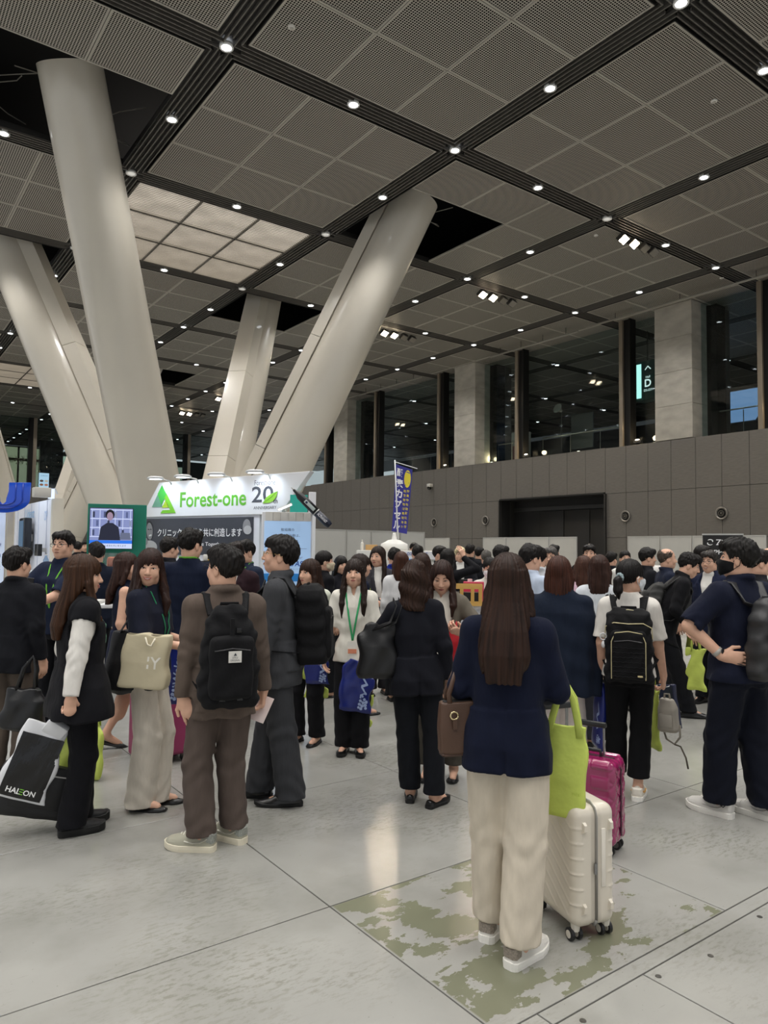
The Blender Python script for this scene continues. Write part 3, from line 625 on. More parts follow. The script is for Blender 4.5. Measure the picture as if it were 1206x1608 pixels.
# ------------------------------------------------------------------ smooth solids from distance fields
def smin(a, b, k):
    if k <= 0: return np.minimum(a, b)
    h = np.maximum(k - np.abs(a - b), 0) / k
    return np.minimum(a, b) - h * h * k * 0.25
def axis(lo, hi, h, fine=()):
    xs = [lo]
    while xs[-1] < hi:
        x = xs[-1]; st = h
        for a, b, f in fine:
            if a <= x < b: st = min(st, f)
            elif x < a: st = min(st, max(a - x, f)) if f < st else st
        xs.append(x + st)
    return np.array(xs, np.float32)
class Field:
    """A signed distance field on a grid whose spacing may be finer where hands and face are."""
    def __init__(s, lo, hi, h, fine=()):
        s.h = h; s.ax = [axis(lo[i], hi[i], h, [(c[i] - r[i], c[i] + r[i], f) for c, r, f in fine]) for i in range(3)]
        s.F = np.full([len(a) for a in s.ax], 1.0, np.float32)
    def sl(s, lo, hi, m):
        r = [(np.searchsorted(s.ax[i], lo[i] - m), np.searchsorted(s.ax[i], hi[i] + m)) for i in range(3)]
        if any(a >= b for a, b in r): return None, None
        sl = tuple(slice(a, b) for a, b in r)
        return sl, (s.ax[0][sl[0]][:, None, None], s.ax[1][sl[1]][None, :, None], s.ax[2][sl[2]][None, None, :])
    def put(s, fn, lo, hi, k=0.0, op='u'):
        sl, g = s.sl(lo, hi, k + 2.2 * s.h)
        if sl is None: return s
        d = np.broadcast_to(fn(*g), s.F[sl].shape)
        if op == 'u': s.F[sl] = smin(s.F[sl], d, k)
        elif op == 's': s.F[sl] = -smin(-s.F[sl], d, k)
        return s
    def cone(s, a, b, ra, rb, k=0.0, op='u', flat=None):
        """A tapered bar; flat=(direction, factor) presses it along one direction."""
        a = np.array(a, float); b = np.array(b, float); ab = b - a; L2 = max(ab @ ab, 1e-9); m = max(ra, rb); lo = np.minimum(a, b) - m; hi = np.maximum(a, b) + m
        if flat is not None: n = np.array(flat[0], float); n = n / np.linalg.norm(n); q = 1 / flat[1] - 1
        def fn(x, y, z):
            px, py, pz = x - a[0], y - a[1], z - a[2]
            t = np.clip((px * ab[0] + py * ab[1] + pz * ab[2]) / L2, 0, 1)
            dx, dy, dz = px - t * ab[0], py - t * ab[1], pz - t * ab[2]
            if flat is not None:
                c = (dx * n[0] + dy * n[1] + dz * n[2]) * q; dx, dy, dz = dx + c * n[0], dy + c * n[1], dz + c * n[2]
            return np.sqrt(dx * dx + dy * dy + dz * dz) - (ra + (rb - ra) * t)
        return s.put(fn, lo, hi, k, op)
    def chain(s, pts, rs, k=0.0, kk=None, flat=None):
        for i in range(len(pts) - 1): s.cone(pts[i], pts[i + 1], rs[i], rs[i + 1], k if (i == 0 or kk is None) else kk, flat=flat)
        return s
    def ell(s, c, r, k=0.0, op='u', M=None):
        c = np.array(c, float); r = np.array(r, float); m = r.max()
        ext = r if M is None else np.abs(M) @ r
        def fn(x, y, z):
            px, py, pz = x - c[0], y - c[1], z - c[2]
            if M is not None: px, py, pz = (M[0, 0] * px + M[1, 0] * py + M[2, 0] * pz, M[0, 1] * px + M[1, 1] * py + M[2, 1] * pz, M[0, 2] * px + M[1, 2] * py + M[2, 2] * pz)
            a = (px / r[0]) ** 2 + (py / r[1]) ** 2 + (pz / r[2]) ** 2; b = (px / r[0] ** 2) ** 2 + (py / r[1] ** 2) ** 2 + (pz / r[2] ** 2) ** 2
            k0 = np.sqrt(a); return k0 * (k0 - 1) / np.maximum(np.sqrt(b), 1e-6)
        return s.put(fn, c - ext, c + ext, k, op)
    def rbox(s, c, hsz, r, k=0.0, op='u', M=None):
        c = np.array(c, float); hsz = np.array(hsz, float); ext = hsz if M is None else np.abs(M) @ hsz
        def fn(x, y, z):
            px, py, pz = x - c[0], y - c[1], z - c[2]
            if M is not None: px, py, pz = (M[0, 0] * px + M[1, 0] * py + M[2, 0] * pz, M[0, 1] * px + M[1, 1] * py + M[2, 1] * pz, M[0, 2] * px + M[1, 2] * py + M[2, 2] * pz)
            qx, qy, qz = np.abs(px) - hsz[0] + r, np.abs(py) - hsz[1] + r, np.abs(pz) - hsz[2] + r
            return np.sqrt(np.maximum(qx, 0) ** 2 + np.maximum(qy, 0) ** 2 + np.maximum(qz, 0) ** 2) + np.minimum(np.maximum(np.maximum(qx, qy), qz), 0) - r
        return s.put(fn, c - ext, c + ext, k, op)
    def slices(s, rows, o, M, k=0.0, pw=2.4, op='u'):
        """A trunk given by half widths at heights: rows of (z, hx, hy, cy) in the frame (o, M)."""
        rows = sorted(rows); zz = np.array([r[0] for r in rows]); A = [np.array([r[i] for r in rows]) for i in (1, 2, 3)]
        o = np.array(o, float); m = max(A[0].max(), A[1].max() + abs(A[2]).max())
        pts = [o + M @ np.array([sx * A[0][i], A[2][i] + sy * A[1][i], zz[i]]) for i in range(len(zz)) for sx in (-1, 1) for sy in (-1, 1)]
        def fn(x, y, z):
            px, py, pz = x - o[0], y - o[1], z - o[2]
            px, py, pz = (M[0, 0] * px + M[1, 0] * py + M[2, 0] * pz, M[0, 1] * px + M[1, 1] * py + M[2, 1] * pz, M[0, 2] * px + M[1, 2] * py + M[2, 2] * pz)
            px, py, pz = np.broadcast_arrays(px, py, pz)
            hx, hy, cy = np.interp(pz, zz, A[0]), np.interp(pz, zz, A[1]), np.interp(pz, zz, A[2])
            q = ((np.abs(px) / hx) ** pw + (np.abs(py - cy) / hy) ** pw) ** (1 / pw)
            d = (q - 1) * np.minimum(hx, hy)
            return np.maximum(d, np.maximum(zz[0] - pz, pz - zz[-1])).astype(np.float32)
        return s.put(fn, np.min(pts, 0), np.max(pts, 0), k, op)
    def wrinkle(s, fn):
        g = (s.ax[0][:, None, None], s.ax[1][None, :, None], s.ax[2][None, None, :])
        near = np.abs(s.F) < 0.05
        if near.any():
            x, y, z = [np.broadcast_to(q, s.F.shape)[near] for q in g]; s.F[near] += fn(x, y, z)
        return s
    def net(s, name):
        F = s.F; S = F < 0; n = np.array(F.shape)
        c = np.zeros(n - 1, np.int8)
        for i in (0, 1):
            for j in (0, 1):
                for k in (0, 1): c += S[i:n[0] - 1 + i, j:n[1] - 1 + j, k:n[2] - 1 + k]
        act = (c > 0) & (c < 8); ii = np.argwhere(act); N = len(ii)
        idx = np.full(n - 1, -1, np.int32); idx[act] = np.arange(N)
        acc = np.zeros((N, 3), np.float32); cnt = np.zeros(N, np.float32)
        for ax_ in range(3):
            u, v = [q for q in range(3) if q != ax_]
            for a in (0, 1):
                for b in (0, 1):
                    p = ii.copy(); p[:, u] += a; p[:, v] += b; q = p.copy(); q[:, ax_] += 1
                    fa = F[p[:, 0], p[:, 1], p[:, 2]]; fb = F[q[:, 0], q[:, 1], q[:, 2]]; m = (fa < 0) != (fb < 0)
                    if not m.any(): continue
                    t = fa[m] / (fa[m] - fb[m]); P = np.stack([s.ax[w][p[m][:, w]] for w in range(3)], 1)
                    P[:, ax_] += t * (s.ax[ax_][q[m][:, ax_]] - s.ax[ax_][p[m][:, ax_]]); acc[m] += P; cnt[m] += 1
        V = acc / np.maximum(cnt, 1)[:, None]; Q = []
        for ax_ in range(3):
            u, v = (ax_ + 1) % 3, (ax_ + 2) % 3
            a = [slice(None)] * 3; b = [slice(None)] * 3; a[ax_] = slice(0, -1); b[ax_] = slice(1, None)
            A, B = S[tuple(a)], S[tuple(b)]; e = np.argwhere(A != B); e = e[(e[:, u] > 0) & (e[:, v] > 0) & (e[:, u] < n[u] - 1) & (e[:, v] < n[v] - 1)]
            if not len(e): continue
            ins = A[e[:, 0], e[:, 1], e[:, 2]]; q = []
            for du, dv in ((-1, -1), (0, -1), (0, 0), (-1, 0)):
                p = e.copy(); p[:, u] += du; p[:, v] += dv; q.append(idx[p[:, 0], p[:, 1], p[:, 2]])
            q = np.stack(q, 1); q[~ins] = q[~ins][:, ::-1]; Q.append(q)
        Q = np.concatenate(Q) if Q else np.zeros((0, 4), np.int32)
        me = bpy.data.meshes.new(name); me.vertices.add(N); me.vertices.foreach_set('co', V.ravel()); me.loops.add(Q.size); me.loops.foreach_set('vertex_index', Q.ravel().astype(np.int32))
        me.polygons.add(len(Q)); me.polygons.foreach_set('loop_start', np.arange(0, Q.size, 4, dtype=np.int32)); me.update(calc_edges=True)
        if len(Q): me.shade_smooth()
        return me
def rot(ax_, a):
    c, s_ = math.cos(a), math.sin(a)
    return np.array({'x': [[1, 0, 0], [0, c, -s_], [0, s_, c]], 'y': [[c, 0, s_], [0, 1, 0], [-s_, 0, c]], 'z': [[c, -s_, 0], [s_, c, 0], [0, 0, 1]]}[ax_])
D2R = PI / 180
def ik(a, t, l1, l2, pole):
    """Two bones from a to t; returns the middle joint and the reached end."""
    a, t, pole = np.array(a, float), np.array(t, float), np.array(pole, float); d = t - a; L_ = np.linalg.norm(d); u = d / max(L_, 1e-6); L_ = min(max(L_, abs(l1 - l2) + 0.01), (l1 + l2) * 0.9995); t = a + u * L_
    x = (L_ * L_ + l1 * l1 - l2 * l2) / (2 * L_); h = math.sqrt(max(l1 * l1 - x * x, 0)); p = pole - u * (pole @ u); p = p / max(np.linalg.norm(p), 1e-6)
    return a + u * x + p * h, t
def unit(v): v = np.array(v, float); return v / max(np.linalg.norm(v), 1e-9)

# ------------------------------------------------------------------ the head's shape, in its own frame (y forwards, z up)
def head_prims(F, o, R, q, male, k=1.0):
    P = lambda x, y, z: o + R @ (np.array([x, y, z]) * q)
    E = lambda c, r, kk, op='u': F.ell(P(*c), np.array(r) * q, kk * q, op, M=R)
    E((0, -0.012, 0.028), (0.074, 0.094, 0.088), 0.02)
    E((0, 0.022, -0.035), (0.060 if male else 0.057, 0.066, 0.080), 0.03)
    E((0, 0.050, -0.088), (0.034 if male else 0.027, 0.028, 0.026), 0.03)
    for s in (-1, 1):
        E((s * 0.046, 0.0, -0.07), (0.018, 0.035, 0.028), 0.03); E((s * 0.037, 0.056, -0.036), (0.025, 0.019, 0.026), 0.02)
        E((s * 0.075, -0.014, -0.018), (0.008, 0.019, 0.031), 0.006)
        E((s * 0.031, 0.098, 0.001), (0.021, 0.019, 0.0105), 0.012, 's')
    F.cone(P(0, 0.084, 0.004), P(0, 0.101, -0.033), 0.0075 * q, 0.0115 * q, 0.014 * q); 
    for s in (-1, 1): E((s * 0.011, 0.091, -0.037), (0.008, 0.009, 0.0065), 0.007)
    E((0, 0.082, -0.060), (0.021, 0.0095, 0.0055), 0.008); E((0, 0.080, -0.072), (0.019, 0.0100, 0.0065), 0.008); E((0, 0.099, -0.0655), (0.022, 0.012, 0.0022), 0.004, 's')
RHO = {}
def rho_table(male):
    """Distance of the face from the head's upright axis, by angle and height."""
    if male not in RHO:
        F = Field((-0.1, -0.13, -0.14), (0.1, 0.13, 0.14), 0.004); head_prims(F, np.zeros(3), np.eye(3), 1.0, male)
        th = np.radians(np.arange(-100, 101, 5)); zs = np.arange(-0.115, 0.1, 0.005); T = np.zeros((len(th), len(zs)))
        rr = np.arange(0.13, 0.02, -0.002)
        for i, t in enumerate(th):
            for j, z in enumerate(zs):
                xi = np.searchsorted(F.ax[0], rr * math.sin(t) - 0.002); yi = np.searchsorted(F.ax[1], rr * math.cos(t) - 0.002); zi = min(np.searchsorted(F.ax[2], z - 0.002), F.F.shape[2] - 1)
                v = F.F[np.clip(xi, 0, F.F.shape[0] - 1), np.clip(yi, 0, F.F.shape[1] - 1), zi]; w = np.argmax(v < 0); T[i, j] = rr[w] if v[w] < 0 else 0.03
        RHO[male] = (th, zs, T)
    return RHO[male]
def on_face(male, x, z, lift=0.0):
    """A point of the face in front of (x, z)."""
    th, zs, T = rho_table(male); y = 0.08
    for _ in range(5):
        t = math.atan2(x, y); i = np.interp(t, th, np.arange(len(th))); j = np.interp(z, zs, np.arange(len(zs))); i0, j0 = int(i), int(j); i1, j1 = min(i0 + 1, len(th) - 1), min(j0 + 1, len(zs) - 1); fi, fj = i - i0, j - j0
        r = (T[i0, j0] * (1 - fj) + T[i0, j1] * fj) * (1 - fi) + (T[i1, j0] * (1 - fj) + T[i1, j1] * fj) * fi
        y = math.sqrt(max(r * r - x * x, 0.0004))
    return np.array([x, y + lift, z])
def round_face(male, t, z, lift=0.0):
    th, zs, T = rho_table(male); i = np.interp(t, th, np.arange(len(th))); j = int(round(np.interp(z, zs, np.arange(len(zs))))); i0 = int(i); i1 = min(i0 + 1, len(th) - 1); r = T[i0, j] * (1 - i + i0) + T[i1, j] * (i - i0) + lift
    return np.array([r * math.sin(t), r * math.cos(t), z])

SKIN = lambda c='#d9ab90': mat('skin_' + c.strip('#'), c, 0.5, var=(30, 0.05), spec=0.4)
M_EYEW = mat('eye_white', '#e9e4df', 0.25); M_IRIS = mat('iris', '#1a100b', 0.15); M_LASH = mat('lash', '#1b1411', 0.7); M_LIP = mat('lips', '#b8685f', 0.4); M_LIPM = mat('lips_pale', '#b07a68', 0.5); M_TEETH = mat('teeth', '#efece6', 0.3); M_MOUTH = mat('mouth_inside', '#5a2522', 0.6)
def hair_mat(c):
    n = 'hair_' + c.strip('#')
    if n in MATS: return MATS[n]
    m = mat(n, c, 0.48, spec=0.22); nt = m.node_tree; L = nt.links.new; b = nt.nodes['Principled BSDF']; tc = nt.nodes.new('ShaderNodeAttribute'); tc.attribute_name = 'strand'
    mp = nt.nodes.new('ShaderNodeMapping'); mp.inputs['Scale'].default_value = (13, 13, 5); L(tc.outputs['Vector'], mp.inputs[0])
    no = nt.nodes.new('ShaderNodeTexNoise'); no.inputs['Scale'].default_value = 1; no.inputs['Detail'].default_value = 4; L(mp.outputs[0], no.inputs['Vector'])
    rp = nt.nodes.new('ShaderNodeMapRange'); rp.inputs[1].default_value = 0.3; rp.inputs[2].default_value = 0.7; rp.inputs[3].default_value = 0.5; rp.inputs[4].default_value = 1.6; L(no.outputs[0], rp.inputs[0])
    mx = nt.nodes.new('ShaderNodeMix'); mx.data_type = 'RGBA'; mx.blend_type = 'MULTIPLY'; mx.inputs[0].default_value = 1; mx.inputs[6].default_value = (*hexc(c), 1); L(rp.outputs[0], mx.inputs[7]); L(mx.outputs[2], b.inputs['Base Color'])
    bp = nt.nodes.new('ShaderNodeBump'); bp.inputs['Distance'].default_value = 0.004; L(no.outputs[0], bp.inputs['Height']); L(bp.outputs[0], b.inputs['Normal'])
    return m

# ------------------------------------------------------------------ a person
class Person:
    def __init__(s, pos, H, face, male=False, lean=0, side=0, twist=0, head=(0, 0, 0), feet=None, arms=None, hips=(0, 0), detail=1, skin='#dcae94', fat=None):
        """pos on the floor; face = compass heading; head = (yaw, pitch, roll) in degrees; feet = {1: right, -1: left} of (x, y, toe-out);
        arms = {side: dict(w=wrist, pole=elbow direction, hd=finger direction, hn=palm normal, curl)}; detail 0 far, 1 middle, 2 near."""
        s.pos, s.H, s.male, s.detail, s.skin, s.fat = pos, H, male, detail, skin, (fat if fat is not None else (0.97 if male else 0.93))
        k = s.k = H / 1.65; s.rz = -face * D2R; s.q = 0.45 * k + 0.55
        if not male: s.q *= 0.97
        s.hipc = np.array([hips[0], hips[1], 0.88 * k]); s.Rt = rot('z', -twist * D2R) @ rot('y', side * D2R) @ rot('x', -lean * D2R)
        s.T = lambda x, y, z: s.hipc + s.Rt @ (np.array([x, y, z]) * k)
        sw = 0.168 if male else 0.142; s.sw = sw
        s.sh = {i: s.T(i * sw, -0.012, 0.448) for i in (-1, 1)}
        nb = s.T(0, -0.018, 0.55); hy, hp, hr = head; s.neck = nb
        s.Rh = rot('z', -twist * D2R) @ rot('x', -lean * 0.35 * D2R) @ rot('z', -hy * D2R) @ rot('x', hp * D2R) @ rot('y', hr * D2R)
        s.hc = nb + s.Rh @ (np.array([0, 0.022, 0.108]) * s.q); 
        s.feet = {1: (0.1, 0.0, 8), -1: (-0.1, 0.0, 8)}; s.feet.update(feet or {})
        s.hip = {i: s.hipc + s.Rt @ np.array([i * 0.085 * k, 0, -0.03 * k]) if False else s.hipc + rot('z', -twist * 0.5 * D2R) @ np.array([i * 0.085 * k, 0, -0.03 * k]) for i in (-1, 1)}
        s.knee, s.ank = {}, {}
        for i in (-1, 1):
            fx, fy, yaw = s.feet[i][:3]; lift = s.feet[i][3] if len(s.feet[i]) > 3 else 0.0; d = rot('z', -i * yaw * D2R) @ np.array([0, 1, 0])
            s.knee[i], s.ank[i] = ik(s.hip[i], (fx, fy, 0.085 * k + lift), 0.392 * k, 0.378 * k, d)
        s.elb, s.wri, s.hd, s.hn, s.curl = {}, {}, {}, {}, {}
        for i in (-1, 1):
            a = dict(w=None, pole=None, hd=None, hn=None, curl=0.45); a.update((arms or {}).get(i, {}))
            w = s.T(i * (sw + 0.055), 0.03, -0.035) if a['w'] is None else np.array(a['w'], float)
            pole = np.array([i * 0.25, -1, -0.1]) if a['pole'] is None else np.array(a['pole'], float)
            s.elb[i], s.wri[i] = ik(s.sh[i], w, 0.262 * k, 0.238 * k, pole)
            s.hd[i] = unit(s.wri[i] - s.elb[i]) if a['hd'] is None else unit(a['hd'])
            n = np.array([-i, 0.15, 0]) if a['hn'] is None else np.array(a['hn'], float); n = n - s.hd[i] * (n @ s.hd[i]); s.hn[i] = unit(n); s.curl[i] = a['curl']
        s.root = None; s.vox = {0: 0.016, 1: 0.0105, 2: 0.008}[detail]; s.kids = []
    def world(s, p): return Vector(s.pos + (0,)) + Matrix.Rotation(s.rz, 3, 'Z') @ Vector(p)
    # --- the bare figure: one continuous surface, finer at the face and the hands
    def body(s, label, hands=True, legs_bare=False, face=None, name='person'):
        k, q = s.k, s.q; fine = []; hf = {0: 0.011, 1: 0.0058, 2: 0.0044}[s.detail]
        fine.append((s.hc, np.array([0.105, 0.125, 0.13]), hf if s.detail else 0.0095))
        if s.detail:
            for i in (-1, 1): fine.append((s.wri[i] + s.hd[i] * 0.08, np.array([0.09, 0.09, 0.1]), hf))
        allp = [s.hc + (0, 0, 0.12), s.hc + (0.1, 0.12, 0), s.hc - (0.1, 0.12, 0)] + list(s.ank.values()) + list(s.elb.values()) + [s.wri[i] + s.hd[i] * 0.2 for i in (-1, 1)] + list(s.wri.values()) + list(s.knee.values()) + [s.hipc + (0.15, 0.12, 0), s.hipc - (0.15, 0.12, 0)]
        lo = np.min(allp, 0) - 0.09; hi = np.max(allp, 0) + 0.09; lo[2] = 0.005
        F = Field(lo, hi, {0: 0.024, 1: 0.017, 2: 0.015}[s.detail], fine); fm = 1.12 if s.male else 1.0
        for i in (-1, 1):
            F.cone(s.hip[i], s.knee[i], 0.062 * k, 0.046 * k, 0.02); F.cone(s.knee[i], s.ank[i], 0.046 * k, 0.032 * k, 0.02)
            if legs_bare: F.ell((s.knee[i] * 0.66 + s.ank[i] * 0.34) - (0, 0.012, 0), (0.05 * k, 0.055 * k, 0.12 * k), 0.03)
            d = rot('z', -i * s.feet[i][2] * D2R) @ np.array([0, 1, 0]); F.cone(s.ank[i] - (0, 0, 0.03 * k), np.array([*(s.ank[i] + d * 0.115 * k)[:2], 0.030 * k]), 0.034 * k, 0.024 * k, 0.03)
            F.cone(s.sh[i], s.elb[i], 0.043 * k * fm, 0.036 * k * fm, 0.03); F.cone(s.elb[i], s.wri[i], 0.0375 * k * fm, 0.0245 * k * fm, 0.02)
            F.cone(s.sh[i], s.T(0, -0.02, 0.44), 0.04 * k, 0.042 * k, 0.03)
        F.cone(s.T(0, 0, 0), s.T(0, -0.01, 0.33), 0.085 * k, 0.07 * k, 0.04)
        r = (0.058 if s.male else 0.047) * q
        F.cone(s.T(0, -0.006, 0.46), s.hc + s.Rh @ (np.array([0, -0.02, -0.05]) * q), r * 0.92, r, 0.02)
        head_prims(F, s.hc, s.Rh, q, s.male)
        for i in (-1, 1): s.hand(F, i, fm)
        me = F.net(name); s.root = link(name, me, SKIN(s.skin)); s.root.location = (*s.pos, 0); s.root.rotation_euler = (0, 0, s.rz)
        tag(s.root, label, 'person')
        if face is not None and s.detail >= 0: s.face(face)
        return s
    def hand(s, F, i, fm):
        w, d, n = s.wri[i], s.hd[i], s.hn[i]; t = np.cross(d, n) * 1.0; kk = s.k * (1.06 if s.male else 0.97)
        # t points towards the thumb side
        th = t * (1 if (np.cross(d, n) @ np.array([0, 1, 0]) + 0.3 * np.cross(d, n)[2]) > 0 else -1)
        F.cone(w, w + d * 0.03 * kk, 0.024 * kk, 0.03 * kk, 0.02, flat=(n, 0.72)); F.cone(w + d * 0.03 * kk, w + d * 0.075 * kk, 0.034 * kk, 0.038 * kk, 0.015, flat=(n, 0.42))
        if s.detail == 0:
            F.cone(w + d * 0.08 * kk, w + (d * 0.15 + n * 0.03) * kk, 0.034 * kk, 0.025 * kk, 0.01, flat=(n, 0.5)); F.cone(w + d * 0.03 * kk + th * 0.02, w + d * 0.08 * kk + th * 0.05, 0.013, 0.011, 0.01); return
        cu = s.curl[i]
        for j in range(4):
            o = (1.5 - j) * 0.0195 * kk; ln = (0.043, 0.047, 0.044, 0.035)[j] * kk; p = w + d * (0.084 - 0.004 * abs(j - 1.3)) * kk + th * o; a = cu * 0.75 + 0.07 * j * cu; dd = unit(d * 1.0 + th * (1.5 - j) * 0.06); rr = 0.0088 * kk * (0.92 if j == 3 else 1)
            for m in range(3):
                v = dd * math.cos(a) + n * math.sin(a); e = p + v * ln * (1, 0.66, 0.5)[m]; F.cone(p, e, rr, rr * 0.92, 0.004); p = e; rr *= 0.92; a += cu * (1.0, 0.85, 0.6)[m]
        p = w + d * 0.022 * kk + th * 0.022 * kk; v = unit(d * 0.75 + th * 0.75 + n * 0.25 * (1 + cu)); e = p + v * 0.045 * kk; F.cone(p, e, 0.0145 * kk, 0.011 * kk, 0.012); v2 = unit(d * 0.95 + th * 0.2 + n * 0.5 * cu); F.cone(e, e + v2 * 0.033 * kk, 0.0105 * kk, 0.0085 * kk, 0.004)
    def hp(s, p): return s.hc + s.Rh @ (np.array(p) * s.q)
    def face(s, f):
        """f: dict(smile, eyes=openness, mask=colour, glasses=colour, brow)."""
        m = s.male; q = s.q; op = f.get('eyes', 1.0)
        for i in (-1, 1):
            c = on_face(m, i * 0.031, 0.0); Rm = Matrix(s.Rh.tolist()); e = MB(); lid = 0.0062 * op
            e.ball(Vector(s.hp(c + (0, -0.0035, 0))), Vector((0.0145, 0.0075, lid)) * q, 12, M=Rm); e.ball(Vector(s.hp(c + (0.0, 0.0022, 0.0))), Vector((0.0060, 0.0030, min(0.006, lid * 1.05))) * q, 10, 1, M=Rm)
            pts = [s.hp(on_face(m, i * (0.031 + a), 0.0 + b * op + 0.0004, 0.0018)) for a, b in ((-0.0155, -0.001), (-0.008, 0.0058), (0.001, 0.0078), (0.009, 0.006), (0.0165, 0.0008))]
            e.tube(pts, [0.0009 * q, 0.0019 * q, 0.0022 * q, 0.002 * q, 0.0012 * q], 6, 2); s.kid(e.build('eye', [M_EYEW, M_IRIS, M_LASH], smooth=True))
            b = MB(); zb = f.get('brow', 0.0); pts = [s.hp(on_face(m, i * x, z + zb, 0.0012)) for x, z in ((0.014, 0.0205), (0.024, 0.0245), (0.036, 0.025), (0.048, 0.019))]
            w = 1.25 if m else 0.9; b.tube(pts, [0.0028 * q * w, 0.0034 * q * w, 0.003 * q * w, 0.0012 * q], 6, up=s.Rh @ np.array([0, 1, 0]), flat=0.55); s.kid(b.build('eyebrow', hair_mat(f.get('hair', '#1d1512')), smooth=True))
        if 'mask' in f:
            g = MB(); ths = np.radians(np.linspace(-84, 84, 23)); zs = np.linspace(-0.108, -0.004, 9); out, inn = [], []
            for z in zs:
                row = []
                for t in ths:
                    a = abs(t) / math.radians(84); zz = -0.045 + (z + 0.045) * (1 - 0.55 * a ** 1.6) - 0.004 * (1 - a); v = round_face(m, t, max(min(zz, 0.09), -0.112), 0.0)
                    ex = 0.010 * math.cos(t) ** 2 + 0.005; v = v + np.array([0, 1, 0]) * max(0.102 - v[1], 0) * 0.55 * math.cos(t) ** 4 + np.array([math.sin(t), math.cos(t), 0]) * ex * (0.55 if (z in (zs[0], zs[-1])) else 1); row.append(s.hp(v))
                out.append(row)
            n = len(ths); vs = [p for r in out for p in r]; fs = [(a * n + b, a * n + b + 1, (a + 1) * n + b + 1, (a + 1) * n + b) for a in range(len(zs) - 1) for b in range(n - 1)]
            inner = [s.hc + (np.array(p) - s.hc) * 0.965 for p in vs]; N = len(vs); fs2 = [tuple(i + N for i in x[::-1]) for x in fs]; g.add(vs + inner, fs + fs2); o = s.kid(g.build('face_mask', fabric(f['mask'], 0.8), smooth=True))
            for i in (-1, 1):
                t = MB(); t.tube([s.hp(round_face(m, i * math.radians(82), -0.02, 0.006)), s.hp((i * 0.084, -0.012, 0.004)), s.hp((i * 0.083, -0.032, -0.012)), s.hp((i * 0.082, -0.028, -0.04)), s.hp(round_face(m, i * math.radians(80), -0.07, 0.006))], 0.0022 * q, 5); t.build('ear_loop', fabric(f['mask'], 0.8), o)
        else:
            sm = f.get('smile', 0); b = MB(); z0 = -0.0655
            if sm > 0.4:
                w = 0.027; top = [(x * w, z0 + 0.004 + 0.007 * abs(x) ** 2) for x in np.linspace(-1, 1, 9)]; bot = [(x * w, z0 + 0.011 * x * x - 0.0075 * (1 - x * x)) for x in np.linspace(-1, 1, 9)]
                P = lambda l, lift: [s.hp(on_face(m, x, z, lift)) for x, z in l]
                mid = [(x, (z + y) / 2) for (x, z), (_, y) in zip(top, bot)]
                vs = P(top, 0.0024) + P(mid, 0.0034) + P(bot, 0.0022); b.add(vs, [(i, i + 1, i + 10, i + 9) for i in range(8)], 1); b.add(vs, [(i + 9, i + 10, i + 19, i + 18) for i in range(8)], 1)
                b.tube(P(top, 0.003), [0.0008] + [0.0022] * 7 + [0.0008], 6, 0); b.tube(P(bot, 0.0032), [0.0008] + [0.0030] * 7 + [0.0008], 6, 0)
            else:
                w = 0.021 + 0.004 * sm; up = [s.hp(on_face(m, x * w, z0 + 0.0042 - 0.002 * abs(x) + sm * 0.004 * x * x, 0.0002)) for x in np.linspace(-1, 1, 7)]; dn = [s.hp(on_face(m, x * w, z0 - 0.0042 + 0.0036 * abs(x) + sm * 0.004 * x * x, 0.0004)) for x in np.linspace(-1, 1, 7)]; md = [s.hp(on_face(m, x * w, z0 + sm * 0.004 * x * x, 0.003)) for x in np.linspace(-1, 1, 7)]
                b.tube(up, [0.0008, 0.0022, 0.003, 0.0027, 0.003, 0.0022, 0.0008], 6, 0); b.tube(dn, [0.0008, 0.0026, 0.0036, 0.0038, 0.0036, 0.0026, 0.0008], 6, 0); b.tube(md, 0.0009, 5, 2)
            s.kid(b.build('mouth', [M_LIPM if m else M_LIP, M_TEETH, M_MOUTH], smooth=True))
        if 'glasses' in f:
            g = MB(); gm = mat('frame_' + f['glasses'].strip('#'), f['glasses'], 0.3, 0.3); y = 0.098
            for i in (-1, 1):
                ring = [s.hp((i * 0.033 + 0.024 * math.cos(t), y - 0.12 * (0.033 * 0 + abs(i * 0.033 + 0.024 * math.cos(t)) ** 1) * 0.9 + 0.004, -0.004 + 0.018 * math.sin(t))) for t in np.linspace(0, 2 * PI, 17)]; g.tube(ring, 0.0016 * q, 5, cap=False)
                g.tube([s.hp((i * 0.057, y - 0.004, 0.003)), s.hp((i * 0.073, 0.06, 0.006)), s.hp((i * 0.083, -0.005, 0.006)), s.hp((i * 0.083, -0.03, -0.01))], 0.0018 * q, 5)
            g.tube([s.hp((-0.009, y + 0.002, 0.002)), s.hp((0, y + 0.006, 0.004)), s.hp((0.009, y + 0.002, 0.002))], 0.0016 * q, 5); s.kid(g.build('glasses', gm, smooth=True))
    def kid(s, o):
        o.parent = s.root; return o
    # --- hair
    def hair(s, style='short', col='#15110f', L=0.3, bangs=False, locks=0.0, vol=1.0, curl=0.0, part=0.0):
        q = s.q; hv = {0: 0.0105, 1: 0.0068, 2: 0.0052}[s.detail]; Rh = s.Rh; o = s.hc
        Ry = Rh if style in ('short', 'bob', 'pony', 'bald') else None
        if Ry is None:
            f = Rh[:, 1].copy(); f[2] = 0; g = s.Rt[:, 1].copy(); g[2] = 0; f = unit(unit(f) + unit(g) * 0.6); Ry = np.array([[f[1], f[0], 0], [-f[0], f[1], 0], [0, 0, 1]])
        low = L if style == 'long' else 0.2
        F = Field(o - np.array([0.2, 0.22, low + 0.06]), o + np.array([0.2, 0.22, 0.17]), hv)
        W = lambda x, y, z: o + Rh @ (np.array([x, y, z]) * q); v = vol
